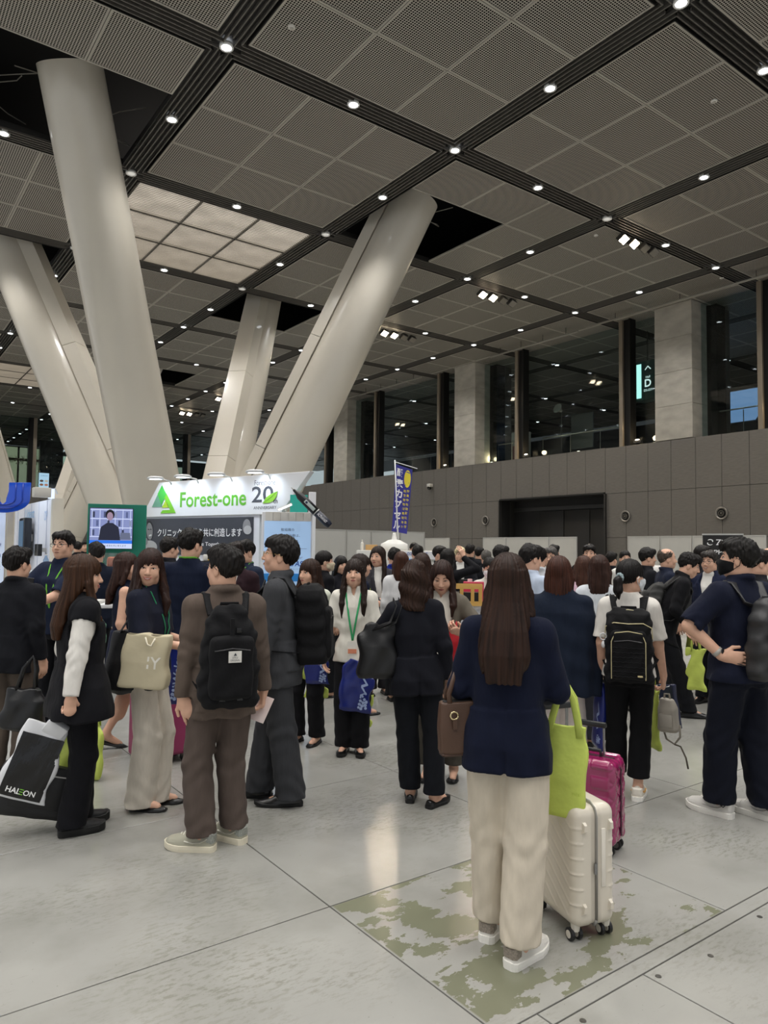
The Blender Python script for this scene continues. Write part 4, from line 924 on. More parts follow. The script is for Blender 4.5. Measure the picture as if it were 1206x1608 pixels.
        F.ell(W(0, -0.014, 0.033), np.array([0.083 * v, 0.1055 * v, 0.097 * v]) * q, M=Rh)
        female = style != 'short' and style != 'bald'
        if style == 'short':
            F.ell(W(0, 0.035, 0.075), np.array([0.070, 0.066, 0.042]) * q * v, 0.02, M=Rh)
        zy = np.array([-0.13, -0.07, -0.045, -0.02, 0.0, 0.03, 0.045, 0.06, 0.075, 0.13]); zc = np.array({'short': [-0.075, -0.07, -0.045, -0.002, 0.012, -0.015, 0.02, 0.046, 0.05, 0.05], 'bald': [-0.07, -0.065, -0.04, 0.0, 0.02, 0.03, 0.09, 0.2, 0.2, 0.2]}.get(style, [-0.09, -0.09, -0.085, -0.08, -0.07, -0.06, -0.01, 0.03, 0.045, 0.048]))
        if style == 'pony': zc = np.array([-0.085, -0.08, -0.06, -0.02, 0.0, 0.005, 0.02, 0.04, 0.05, 0.055])
        if bangs: zc = np.minimum(zc, np.array([9, 9, 9, 9, 9, 9, -0.03, 0.018, 0.024, 0.024]))
        if style == 'bald':
            F.ell(W(0, 0.012, 0.085), np.array([0.074, 0.108, 0.080]) * q, 0.004, 's', M=Rh)
        def cut(x, y, z):
            px, py, pz = x - o[0], y - o[1], z - o[2]; a = (Rh[0, 0] * px + Rh[1, 0] * py + Rh[2, 0] * pz) / q; b = (Rh[0, 1] * px + Rh[1, 1] * py + Rh[2, 1] * pz) / q; c = (Rh[0, 2] * px + Rh[1, 2] * py + Rh[2, 2] * pz) / q
            lim = np.interp(b, zy, zc) + ((0.011 if bangs else 0.008) * np.sin(a * 170 + 2 * np.sin(b * 60)) * (1 if s.detail else 0.3) + (0.014 * np.clip((np.abs(a - part) - 0.0) / 0.05, 0, 1) * -1 if (bangs or female) else 0)) * (b > 0.03)
            return (c - lim) * q
        g = (F.ax[0][:, None, None], F.ax[1][None, :, None], F.ax[2][None, None, :]); F.F = np.maximum(F.F, -cut(*g)).astype(np.float32)
        if style == 'long':
            b = min(0.12, L); rows = [(0.05, 0.080, 0.085, -0.022), (-0.02, 0.088 * v, 0.082, -0.030), (-0.08, 0.092 * v, 0.066, -0.056), (-0.14, 0.096 * v, 0.056, -0.084), (-0.2, 0.102 * v, 0.048, -0.112), (-0.3, 0.106 * v, 0.042, -0.137), (-0.42, 0.096 * v, 0.038, -0.148), (-0.6, 0.07 * v, 0.03, -0.148)]
            zl = -L / q; rr = [r for r in rows if r[0] > zl + 0.02]; zz = sorted(rows); last = [np.interp(zl, [r[0] for r in zz], [r[i] for r in zz]) for i in (1, 2, 3)]; rr.append((zl, last[0] * 0.8, last[1] * 0.6, last[2]))
            F.slices([tuple(np.array(r) * q) for r in rr], o, Ry, 0.015, pw=2.6)
            if locks > 0:
                for i in (-1, 1):
                    Y = lambda x, y, z: o + Ry @ (np.array([i * x, y, z]) * q); ls = locks / q
                    F.chain([Y(0.070, 0.03, 0.03), Y(0.083, 0.022, -0.05), Y(0.088, 0.038, -0.14), Y(0.094, 0.075, -0.14 - (ls - 0.14) * 0.5), Y(0.085, 0.085, -ls)], [0.014, 0.021, 0.026, 0.024, 0.009], 0.012)
            else:
                for i in (-1, 1): F.chain([o + Ry @ (np.array([i * 0.072, 0.025, 0.03]) * q), o + Ry @ (np.array([i * 0.085, 0.012, -0.05]) * q), o + Ry @ (np.array([i * 0.095, -0.02, -0.14]) * q)], [0.013, 0.02, 0.022], 0.012)
        if style == 'bob':
            v2 = v; rows = [(0.05, 0.080, 0.09, -0.018), (0.0, 0.090 * v2, 0.084, -0.026), (-0.05, 0.096 * v2, 0.078, -0.032), (-0.10, 0.094 * v2, 0.070, -0.040), (-L / q + 0.02, 0.086 * v2, 0.060, -0.046), (-L / q, 0.074 * v2, 0.05, -0.05)]
            F.slices([tuple(np.array(r) * q) for r in rows], o, Ry, 0.015, pw=2.3)
            for i in (-1, 1): F.chain([W(i * 0.073, 0.03, 0.03), W(i * 0.086, 0.022, -0.04), W(i * 0.084, 0.03, -L / q + 0.02)], [0.013, 0.02, 0.014], 0.012)
        if style == 'pony':
            F.ell(W(0, -0.108, 0.0), np.array([0.022, 0.022, 0.022]) * q, 0.01); F.chain([W(0, -0.11, 0.0), W(0.01, -0.15, -0.03), W(0.015, -0.155, -0.09), W(0.012, -0.145, -0.15)], [0.018, 0.03, 0.03, 0.008], 0.01)
        if style in ('long', 'bob'):
            F.ell(o + Ry @ (np.array([0, 0.075, -0.055]) * q), np.array([0.056, 0.062, 0.098 if not bangs else 0.075]) * q, 0.01, 's', M=Ry); F.ell(o + Ry @ (np.array([0, 0.10, -0.02]) * q), np.array([0.052 if bangs else 0.048, 0.05, 0.042 if bangs else 0.07]) * q, 0.008, 's', M=Rh)
        am = 0.0028 if s.detail else 0.002
        if style in ('short', 'bald'):
            F.wrinkle(lambda x, y, z: am * 1.3 * (np.sin(95 * (x - o[0]) + 4 * np.sin(40 * (y - o[1]))) * np.sin(70 * (y - o[1]) + 3 * np.sin(55 * (z - o[2])))) + am * 1.5 * np.sin(24 * np.arctan2(x - o[0], y - o[1] + 0.03) + 30 * (z - o[2])) * np.sin(38 * (z - o[2]) + 20 * (x - o[0])) + 0.004 * np.sin(50 * (x - o[0]) + 30 * (y - o[1])))
        else:
            F.wrinkle(lambda x, y, z: am * np.sin(30 * np.arctan2(x - o[0], y - o[1] + 0.01) + 2.2 * np.sin(7 * np.arctan2(x - o[0], y - o[1]) + 9 * z) + 5 * z + curl * 8 * np.sin(28 * z)) + curl * 0.006 * np.sin(60 * z + 20 * x))
        me = F.net('hair'); n = len(me.vertices); a = np.empty(n * 3, np.float32); me.vertices.foreach_get('co', a); a = a.reshape(-1, 3) - o; yy = a[:, 1] + 0.02; r_ = np.sqrt(a[:, 0] ** 2 + yy ** 2) + 1e-4
        me.attributes.new('strand', 'FLOAT_VECTOR', 'POINT').data.foreach_set('vector', np.stack([a[:, 0] / r_, yy / r_, a[:, 2] - r_ * (a[:, 2] > 0.05)], 1).astype(np.float32).ravel())
        return s.kid(link('hair', me, hair_mat(col)))
    # --- clothes
    def top(s, name='jacket', col='#20232c', hem=-0.12, sleeve=1.0, fit=1.0, loose=1.0, vneck=None, collar=True, m=None, lapel=False, grow=0.0, amp=1.0, flare=0.0, back_seam=False, thick_sleeve=1.0, k_sl=0.045, hem_cut=0.0, cuff=None):
        k, fat = s.k, s.fat * fit; male = s.male; g = grow
        R = {True: [(-0.32, .188, .135), (-0.14, .182, .132), (0.0, .178, .128), (0.13, .166, .120), (0.28, .176, .128), (0.38, .178, .118), (0.44, .150, .092), (0.50, .086, .070), (0.555, .064, .064)],
             False: [(-0.32, .192, .140), (-0.14, .186, .136), (0.0, .178, .128), (0.13, .146, .108), (0.28, .152, .120), (0.37, .150, .108), (0.43, .126, .084), (0.49, .074, .062), (0.545, .055, .056)]}[male]
        zz = [r[0] for r in R]; rows = [(hem, np.interp(hem, zz, [r[1] for r in R]) + flare, np.interp(hem, zz, [r[2] for r in R]) + flare * 0.6)] + [(z, a + flare * max(0, min(1, (0.13 - z) / 0.25)), b + flare * 0.6 * max(0, min(1, (0.13 - z) / 0.25))) for z, a, b in R if z > hem + 0.01]
        lo_y = 0.006 if not male else 0.0
        rows = [(z * k, (a * (fat * loose if z < 0.4 else max(fat, 1)) + g) * k, (b * (fat * loose if z < 0.4 else max(fat, 1)) + g) * k, (-0.008 if z > 0.4 else 0.004) * k) for z, a, b in rows]
        pts = [s.sh[i] for i in (-1, 1)] + [s.T(x, y, z) for x in (-0.24, 0.24) for y in (-0.18, 0.18) for z in (hem, 0.58)]
        ends = {}
        for i in (-1, 1):
            sl = sleeve if not isinstance(sleeve, dict) else sleeve[i]
            if sl <= 0: ends[i] = None; continue
            L1, L2 = 0.262 * k, 0.238 * k; tot = sl * (L1 + L2)
            ends[i] = (s.sh[i] + (s.elb[i] - s.sh[i]) * min(tot / L1, 1), s.elb[i] + (s.wri[i] - s.elb[i]) * max(0, (tot - L1) / L2) if tot > L1 else None); pts += [p for p in ends[i] if p is not None]
        lo, hi = np.min(pts, 0) - 0.085, np.max(pts, 0) + 0.085; F = Field(lo, hi, s.vox)
        F.slices(rows, s.hipc, s.Rt, pw=2.35)
        for G, gap in ([(s.legs, 0.011)] if getattr(s, 'legs', None) is not None else []) + [(q_, 0.008) for q_ in getattr(s, 'outer', [])]:
            ix = [np.searchsorted(G.ax[j], F.ax[j]) for j in range(3)]; V = G.F[np.ix_(*[np.clip(ix[j], 0, G.F.shape[j] - 1) for j in range(3)])].copy()
            for j in range(3):
                bad = (F.ax[j] < G.ax[j][0]) | (F.ax[j] > G.ax[j][-1]); sl_ = [slice(None)] * 3; sl_[j] = bad; V[tuple(sl_)] = 1.0
            gg = (F.ax[0][:, None, None] - s.hipc[0], F.ax[1][None, :, None] - s.hipc[1], F.ax[2][None, None, :] - s.hipc[2]); lx = sum(s.Rt[j, 0] * gg[j] for j in range(3)); lz = sum(s.Rt[j, 2] * gg[j] for j in range(3))
            V = np.where((np.abs(lx) < 0.22 * k) & (lz > hem * k), V, 1.0) if G is getattr(s, 'legs', None) else np.where((np.abs(lx) < s.sw * k) & (lz > hem * k), V, 1.0)
            F.F = smin(F.F, (V - gap).astype(np.float32), 0.015)
        for i in (-1, 1):
            F.cone(s.sh[i] - s.Rt @ np.array([i * 0.02 * k, 0, 0.012 * k]), s.T(i * 0.03, -0.014, 0.508), (0.050 + g) * k, (0.044 + g) * k, 0.04)
            if ends[i] is None: continue
            t = thick_sleeve * (1.05 if male else 0.95); e, w = ends[i]; r0, r1, r2 = (0.060 * t + g) * k, (0.048 * t + g) * k, (0.040 * t + g) * k
            if w is None:
                fr = (sleeve if not isinstance(sleeve, dict) else sleeve[i]) * (0.5) / 0.262; F.cone(s.sh[i], e, r0, r0 + (r1 * 1.22 - r0) * min(fr, 1), k_sl)
            else: F.cone(s.sh[i], s.elb[i], r0, r1, k_sl); F.cone(s.elb[i], w, r1, r2, 0.02)
            # a flat end at the cuff
            tip, dr = (e, unit(e - s.sh[i])) if w is None else (w, unit(w - s.elb[i])); c = tip + dr * 0.06; F.put(lambda x, y, z, c=c, dr=dr, tip=tip: np.maximum(-((x - tip[0]) * dr[0] + (y - tip[1]) * dr[1] + (z - tip[2]) * dr[2]), np.sqrt((x - c[0]) ** 2 + (y - c[1]) ** 2 + (z - c[2]) ** 2) - 0.085), c - 0.085, c + 0.085, 0.004, 's')
        if collar:
            cr = 0.062 if male else 0.055
            ring = [s.T(cr * math.sin(t), -0.014 + cr * 1.02 * math.cos(t), 0.550 - 0.030 * (0.5 + 0.5 * math.cos(t))) for t in np.linspace(0.5, 2 * PI - 0.5, 17)]
            for a, b in zip(ring[:-1], ring[1:]): F.cone(a, b, 0.016 * k, 0.016 * k, 0.008)
        if vneck is not None:
            M, o = s.Rt, s.hipc
            def vcut(x, y, z):
                px, py, pz = x - o[0], y - o[1], z - o[2]; a = M[0, 0] * px + M[1, 0] * py + M[2, 0] * pz; b = M[0, 1] * px + M[1, 1] * py + M[2, 1] * pz; c = M[0, 2] * px + M[1, 2] * py + M[2, 2] * pz
                return np.maximum(np.abs(a) - np.clip((c / k - vneck) * 0.30, 0.0, 0.062) * k - (0.0 if vneck > hem + 0.03 else 0.03), np.maximum(0.03 * k - b, vneck * k - c))
            F.put(vcut, s.T(0, 0.1, vneck) - 0.2, s.T(0, 0.1, 0.58) + 0.2, 0.006, 's')
            if lapel:
                for i in (-1, 1):
                    yv = lambda z: np.interp(z, [0, 0.13, 0.28, 0.4, 0.47, 0.55], [0.128, 0.112, 0.124, 0.108, 0.075, 0.045]) * fat + g
                    ps = [s.T(i * (np.clip((z - vneck) * 0.30, 0.004, 0.062) + w_), yv(z) + 0.002, z) for z, w_ in ((vneck + 0.01, 0.008), (vneck + 0.1, 0.022), (0.42, 0.028), (0.5, 0.016))]; F.chain(ps, [0.009 * k, 0.02 * k, 0.024 * k, 0.014 * k], 0.004, flat=(s.Rt @ np.array([0.35 * i, 1, 0.25]), 0.4))
        ph = rnd.uniform(0, 9); ka = amp
        c0 = s.hipc
        def wr(x, y, z):
            u = x * 31 + ph + 1.6 * np.sin(z * 17 + y * 9 + ph); w_ = z * 42 + 2.2 * np.sin(x * 13 + ph) + 1.7 * np.sin(y * 15 - ph)
            low = np.clip((c0[2] + 0.16 - z) / 0.25, 0, 1)
            d = 0.0026 * np.sin(w_) * np.sin(u * 0.55 + 1) + 0.0022 * np.sin(u + y * 26) * (0.35 + low)
            for i in (-1, 1):
                e = s.elb[i]; r2 = (x - e[0]) ** 2 + (y - e[1]) ** 2 + (z - e[2]) ** 2; dr = unit(s.wri[i] - s.sh[i]); d = d + 0.0038 * np.exp(-r2 / 0.012) * np.sin(((x - e[0]) * dr[0] + (y - e[1]) * dr[1] + (z - e[2]) * dr[2]) * 88 + 2.6 * np.sin(x * 34 + y * 41 + ph)) * np.sin(x * 21 + y * 26 + z * 9 + ph)
            return ka * d
        F.wrinkle(wr)
        if back_seam:
            M, o = s.Rt, s.hipc
            def seam(x, y, z):
                px, py, pz = x - o[0], y - o[1], z - o[2]; a = M[0, 0] * px + M[1, 0] * py + M[2, 0] * pz; b = M[0, 1] * px + M[1, 1] * py + M[2, 1] * pz; c = M[0, 2] * px + M[1, 2] * py + M[2, 2] * pz
                return 0.004 * np.exp(-(a / 0.008) ** 2) * (b < 0) + 0.007 * np.exp(-(a / 0.006) ** 2) * (b < 0) * (c < -0.03)
            F.wrinkle(seam)
        s.outer = [F] + getattr(s, 'outer', [])
        return s.kid(link(name, F.net(name), m or cloth_folds(col)))
    def surf(s, x, z, side=1, lift=0.006):
        """The point of the clothed trunk in front (side 1) or behind (-1) at torso coordinates x, z."""
        best = None
        for F in s.outer:
            for y in np.arange(0.30, -0.02, -0.004):
                p = s.T(x, side * y, z); i = [int(np.searchsorted(F.ax[j], p[j])) for j in range(3)]
                if all(0 <= i[j] < F.F.shape[j] for j in range(3)) and F.F[i[0], i[1], i[2]] < 0:
                    if best is None or y > best: best = y
                    break
        return s.T(x, side * ((best if best is not None else 0.1) + lift / s.k), z)
    def trousers(s, col='#1b1c20', rk=0.075, rh=0.068, hip=1.0, hemz=0.05, name='trousers', m=None, waist=0.12, amp=1.0, rt=None):
        k = s.k; f = s.fat * hip; pts = [s.ank[i] for i in (-1, 1)] + [s.knee[i] for i in (-1, 1)] + [s.hipc + np.array([x, y, z]) * k for x in (-0.19, 0.19) for y in (-0.16, 0.16) for z in (-0.1, waist)]
        lo, hi = np.min(pts, 0) - 0.12, np.max(pts, 0) + 0.12; lo[2] = -0.01; hi[2] = s.hipc[2] + waist * k + 0.02
        F = Field(lo, hi, s.vox); Rw = s.Rt
        hw = (0.160 if s.male else 0.165) * f
        F.slices([(-0.10 * k, hw * k, 0.118 * f * k, -0.004), (-0.02 * k, hw * 1.03 * k, 0.124 * f * k, -0.006), (0.06 * k, hw * 0.96 * k, 0.115 * f * k, 0), (waist * k, hw * 0.88 * k, 0.105 * f * k, 0)], s.hipc, Rw)
        for i in (-1, 1):
            h = s.hip[i]; top = h + np.array([0, 0, -0.03 * k]); kn = s.knee[i]; an = s.ank[i]; d = unit(an - kn); hem = an.copy(); hem = kn + (an - kn) * ((kn[2] - hemz) / max(kn[2] - an[2], 1e-3))
            a0 = (rt or 0.093) * f * k; G = Field(lo, hi, s.vox) if False else F
            r_leg = [(top, a0), (kn, rk * k), (hem + d * 0.06, rh * k)]
            F.cone(top, kn, a0, rk * k, 0.025); F.cone(kn, hem + d * 0.0, rk * k, rh * k, 0.012)
        # legs end flat at the hem
        F.F[:, :, F.ax[2] < hemz] = 1.0
        kz = int(np.searchsorted(F.ax[2], hemz))
        for i in (-1, 1):
            lft = s.feet[i][3] if len(s.feet[i]) > 3 else 0.0
            if lft > 0.01:
                q = s.ank[i]; F.put(lambda x, y, z, q=q, lft=lft: np.maximum(z - hemz - lft, np.sqrt((x - q[0]) ** 2 + (y - q[1]) ** 2) - 0.14), q - np.array([0.14, 0.14, 0.3]), q + np.array([0.14, 0.14, lft]), 0.0, 's')
        ph = rnd.uniform(0, 9)
        def wr(x, y, z):
            low = np.clip((0.3 - z) / 0.25, 0, 1); kn = np.exp(-((z - s.knee[1][2]) / 0.09) ** 2); cr = np.exp(-((z - s.hipc[2] + 0.1) / 0.07) ** 2)
            return amp * (0.0032 * np.sin(z * 60 + 3 * np.sin(x * 24 + ph) + 2 * np.sin(y * 21)) * (0.15 + low + 0.8 * kn + 0.6 * cr) + 0.0030 * np.sin(x * 44 + y * 31 + 1.6 * np.sin(z * 8 + ph)))
        F.wrinkle(wr); s.legs = F
        return s.kid(link(name, F.net(name), m or cloth_folds(col)))
    def skirt(s, col, z0, fl=0.05):
        k = s.k; F = Field(s.hipc - np.array([0.32, 0.3, 0.88 * k - z0 + 0.02]), s.hipc + np.array([0.32, 0.3, 0.14]), s.vox)
        F.slices([(z0 - s.hipc[2], 0.18 + fl, 0.14 + fl, 0), (-0.05, 0.18, 0.135, 0), (0.12, 0.145, 0.11, 0)], s.hipc, np.eye(3)); F.wrinkle(lambda x, y, z: 0.007 * np.sin(16 * np.arctan2(x, y)) * np.clip((s.hipc[2] - z) / 0.3, 0, 1))
        return s.kid(link('skirt', F.net('skirt'), cloth_folds(col)))
    # --- shoes
    def shoes(s, kind='leather', col='#0f0f10', sole='#0c0c0c', accent=None, heel=None, mark=None):
        k = s.k * (1.08 if s.male else 1.0) * 0.98
        for i in (-1, 1):
            fx, fy, yaw = s.feet[i][:3]; lift = s.feet[i][3] if len(s.feet[i]) > 3 else 0.0; R = Matrix.Rotation(-i * yaw * D2R, 3, 'Z'); o = Vector((s.ank[i][0], s.ank[i][1], 0))
            pitch = Matrix.Rotation(-min(lift * 5.5, 0.9), 3, 'X'); piv = Vector((0, 0.13 * k, 0))
            P = lambda x, y, z: o + R @ (piv + pitch @ (Vector((x * k + (0.006 * i * -1 if y > 0.1 else 0), y * k, z * k)) - piv)) + Vector((0, 0, 0))
            sp = {'sneaker': dict(st=0.030, sec=[(-0.074, .024, .080), (-0.064, .033, .096), (-0.03, .037, .098), (0.025, .040, .108), (0.065, .043, .096), (0.10, .047, .080), (0.14, .046, .070), (0.165, .038, .060), (0.186, .022, .046)], w=1.0),
                  'leather': dict(st=0.018, sec=[(-0.072, .024, .055), (-0.06, .031, .068), (-0.02, .034, .074), (0.025, .037, .078), (0.07, .042, .066), (0.11, .045, .050), (0.16, .038, .038), (0.198, .020, .030)], w=1.0),
                  'loafer': dict(st=0.02, sec=[(-0.070, .024, .050), (-0.058, .030, .060), (-0.02, .031, .048), (0.03, .034, .046), (0.06, .040, .055), (0.10, .044, .048), (0.15, .037, .038), (0.182, .020, .030)], w=1.0),
                  'heel': dict(st=0.008, sec=[(-0.066, .020, .044), (-0.056, .027, .050), (-0.02, .027, .030), (0.05, .030, .022), (0.085, .038, .026), (0.11, .040, .036), (0.145, .034, .030), (0.176, .014, .020)], w=1.0), 'flat': dict(st=0.010, sec=[(-0.068, .022, .042), (-0.056, .028, .048), (-0.02, .030, .030), (0.05, .036, .026), (0.085, .040, .028), (0.11, .042, .036), (0.145, .034, .030), (0.172, .018, .022)], w=1.0),
                  'chunky': dict(st=0.042, sec=[(-0.072, .028, .078), (-0.06, .036, .095), (-0.02, .039, .110), (0.025, .042, .112), (0.07, .046, .086), (0.11, .050, .074), (0.15, .046, .066), (0.185, .028, .055)], w=1.06)}[kind]
            up = MB(); rings = []; st = sp['st']; nn = 12
            for y, w, h in sp['sec']:
                rings.append([P(w * math.cos(t), y, st * 0.8 + (h - st * 0.8) * max(math.sin(t), 0) ** 0.8) for t in np.linspace(-0.0, PI, nn)] )
            up.loft(rings); sh = s.kid(up.build('shoe', mat('shoe_' + kind + col.strip('#'), col, 0.28 if kind in ('leather', 'loafer', 'flat') else 0.55), smooth=True)); sh.data.set_sharp_from_angle(angle=1.0)
            so = MB(); out = [(y, w + 0.003 + (0.002 if kind in ('sneaker', 'chunky') else 0)) for y, w, h in sp['sec']]; out = [(out[0][0] - 0.006, out[0][1] * 0.6)] + out + [(out[-1][0] + 0.008, out[-1][1] * 0.55)]
            ol = [(w, y) for y, w in out] + [(-w, y) for y, w in out[::-1]]
            toe = lambda y: 0.008 * max(0, (y - 0.12) / 0.06) ** 2
            so.loft([[P(x * f, y, z * (1 if True else 0) + toe(y)) for x, y in ol] for z, f in ((0.0, 0.96), (st * 0.5, 1.0), (st, 1.0), (st + 0.002, 0.95))]); so.build('sole', mat('sole_' + sole.strip('#'), sole, 0.6), sh)
            if kind == 'heel': MB().tube([P(0, -0.045, 0.012), P(0, -0.052, -0.012), o + R @ Vector((0, -0.045 * k, 0.001))], [0.017, 0.011, 0.005], 8).build('heel', mat('sole_' + sole.strip('#'), sole, 0.6), sh)
            if kind == 'sneaker':
                la = MB()
                for q_ in range(4): y = 0.045 + 0.02 * q_; h = np.interp(y, [a for a, _, _ in sp['sec']], [c for _, _, c in sp['sec']]); la.tube([P(-0.022, y, h - 0.008), P(0, y, h + 0.002), P(0.022, y, h - 0.008)], 0.0035, 5)
                la.build('lace', fabric('#e8e4da'), sh)
                hp_ = MB(); hp_.loft([[P(w * 1.05 * math.cos(t) , y, z0 + 0.0) for t in np.linspace(PI, 2 * PI, 2)] + [P(w * 1.05 * math.cos(t), y, z1) for t in np.linspace(0, PI, 2)][::1] for y, w, z0, z1 in ((-0.0765, .021, 0.045, 0.082), (-0.066, .0325, 0.045, 0.092), (-0.040, .0375, 0.055, 0.088))]); hp_.build('heel_patch', mat('heel_' + (heel or col).strip('#'), heel or col, 0.45, var=(180, 0.35) if heel else None), sh)
                tc_ = MB(); tc_.loft([[P((w + 0.002) * math.cos(t), y, st * 0.9 + (h + 0.002 - st * 0.9) * max(math.sin(t), 0) ** 0.8) for t in np.linspace(0, PI, 10)] for y, w, h in ((0.125, .0465, .072), (0.165, .039, .061), (0.186, .0225, .047))]); tc_.build('toe_cap', mat('toe_' + col.strip('#'), col, 0.4), sh)
                if mark:
                    for sg in (-1, 1):
                        mk = MB(); mk.tube([P(sg * 0.0375, -0.050, 0.072), P(sg * 0.0385, -0.040, 0.062), P(sg * 0.0395, -0.015, 0.075)], [0.0035, 0.005, 0.0015], 6); mk.build('side_mark', plastic(mark), sh)
                if accent:
                    ac = MB()
                    for sg in (-1, 1):
                        pts = [P(sg * (np.interp(y, [a for a, _, _ in sp['sec']], [b for _, b, _ in sp['sec']]) * 0.96 + 0.001), y, z) for y, z in ((-0.045, 0.07), (-0.01, 0.05), (0.03, 0.046), (0.075, 0.056))]; ac.tube(pts, [0.010, 0.007, 0.008, 0.006], 6, flat=0.4, up=R @ Vector((0, 0, 1)))
                    ac.build('side_stripe', mat('accent_' + accent.strip('#'), accent, 0.5), sh)
    def lanyard(s, col='#3fae62', badge='#e9e6dd', z=0.12, front=0.135, badge_on=True):
        l = MB()
        for i in (-1, 1):
            l.tube([Vector(s.T(0, -0.085, 0.556)), Vector(s.T(i * 0.058, -0.055, 0.556)), Vector(s.T(i * 0.074, 0.0, 0.545)), *[Vector(s.surf(i * (0.068 - 0.068 * ((0.50 - q_) / (0.50 - z - 0.03))), q_, 1, 0.009)) for q_ in np.linspace(0.50, z + 0.03, 10)]], 0.0075, 6, flat=0.3, up=s.Rt @ np.array([0, 1, 0.2]))
        o = s.kid(l.build('lanyard', fabric(col), smooth=True))
        if badge_on:
            b = MB(); b.box(Vector(s.surf(0, z, 1, 0.012)) - Vector((0, 0, 0.03)), (0.075, 0.006, 0.11), M=Matrix(s.Rt.tolist())); b.build('badge', plastic(badge, 0.3), o); c = MB(); c.box(Vector(s.surf(0, z, 1, 0.016)) - Vector((0, 0, 0.055)), (0.068, 0.004, 0.035), M=Matrix(s.Rt.tolist())); c.build('badge_print', plastic('#d98a6a', 0.3), o)
        return o
    def strap(s, pts, w=0.02, m=None, parent=None, name='strap', th=0.3, up=(0, 0, 1)):
        return MB().tube([Vector(p) for p in pts], w, 8, flat=th, up=up).build(name, m, parent, smooth=True)
    def frame(s, name, label, cat, group=None):
        return thing(name, label, cat, (*s.pos, 0), s.rz, group)
# ------------------------------------------------------------------ the people near the camera
def compass(p): return math.degrees(math.atan2(p[0], p[1]))
def P_(pos, phi, H, **kw): return Person(pos, H, compass(pos) + phi, **kw)
NAVY, BLACK, INK = '#1a2036', '#15151a', '#101116'
# woman nearest the camera, back view
woman_navy = P_((2.215, 2.13), 6, 1.60, feet={1: (0.058, -0.085, 30), -1: (-0.075, 0.085, -12)}, head=(2, 0, 0), detail=2, hips=(0.0, 0), fat=0.98,
    arms={1: dict(w=(0.145, 0.24, 0.98), pole=(0.55, -1, -0.5), hd=(-0.7, 0.7, 0.0), hn=(0, 0, -1), curl=0.9), -1: dict(w=(-0.13, 0.22, 1.0), pole=(-0.55, -1, -0.5), hd=(0.6, 0.7, 0.1), hn=(0, 0, -1), curl=0.9)})
woman_navy.body('person seen from behind in navy blazer and wide beige trousers, very long brown hair')
woman_navy.trousers('#cdc2b0', rk=0.088, rh=0.082, hip=1.0, hemz=0.085, rt=0.096, amp=0.75); woman_navy.top('blazer', '#12172a', hem=-0.13, fit=1.0, loose=1.0, flare=0.008, back_seam=True, grow=0.003, amp=0.9, thick_sleeve=0.98)
woman_navy.hair('long', '#2b1a12', L=0.40, vol=1.0); woman_navy.shoes('sneaker', '#dedad3', '#ece9e2', None, heel='#8d8378')
# man in the brown suit, back view
man_brown = P_((1.675, 3.76), -9, 1.615, male=True, feet={1: (0.085, 0.03, -38), -1: (-0.10, -0.03, 62)}, head=(-38, 4, 0), detail=2,
    arms={-1: dict(w=(-0.215, -0.02, 0.80), hd=(0.35, -0.1, -0.9), hn=(0.3, 1, 0.1), curl=0.35), 1: dict(w=(0.245, 0.05, 0.80), hd=(-0.05, 0.2, -0.95), curl=0.75)})
man_brown.body('person in grey-brown suit seen from behind, with glasses and a black backpack', face=dict(glasses='#1a1a1a'))
man_brown.trousers('#574c46', rk=0.082, rh=0.078, hemz=0.085, amp=1.4); man_brown.top('shirt', '#e6e4df', hem=0.0, sleeve=0, fit=0.93, grow=-0.006, amp=0.3); man_brown.top('suit_jacket', '#5d5149', hem=-0.16, fit=1.0, flare=0.008, amp=1.2, grow=0.002, vneck=0.2)
man_brown.hair('short', '#15110f', vol=1.04); man_brown.shoes('sneaker', '#a8a593', '#ded6c0', '#d9d6c8', heel='#8d9088')
# man in the grey suit, facing left
man_grey = P_((2.262, 4.19), -80, 1.685, male=True, feet={1: (0.07, 0.13, 5), -1: (-0.07, -0.09, 8)}, head=(-4, 9, 0), lean=3, detail=2,
    arms={-1: dict(w=(-0.235, 0.10, 0.80), hd=(0, 0.15, -1), curl=0.6), 1: dict(w=(0.22, 0.12, 0.84), curl=0.6)})
man_grey.body('person in charcoal grey suit facing left, with thin gold glasses and black backpack', face=dict(glasses='#b79a62', smile=0.2))
man_grey.trousers('#3a3b3e', rk=0.088, rh=0.092, hemz=0.05, amp=1.4); man_grey.top('shirt', '#e9e8e4', hem=-0.05, sleeve=0, fit=0.93, grow=-0.006, amp=0.3); man_grey.top('suit_jacket', '#404144', hem=-0.15, flare=0.01, amp=1.0, grow=0.002, vneck=0.12, lapel=True)
man_grey.strap([man_grey.surf(0, z, 1, 0.004) for z in (0.50, 0.45, 0.36, 0.2)], [0.014, 0.022, 0.028, 0.036], fabric('#6b4c48'), man_grey.root, 'tie', th=0.25, up=(0, 1, 0))
man_grey.hair('short', '#171311', vol=1.08); man_grey.shoes('leather', '#0e0e0f', '#0b0b0b')
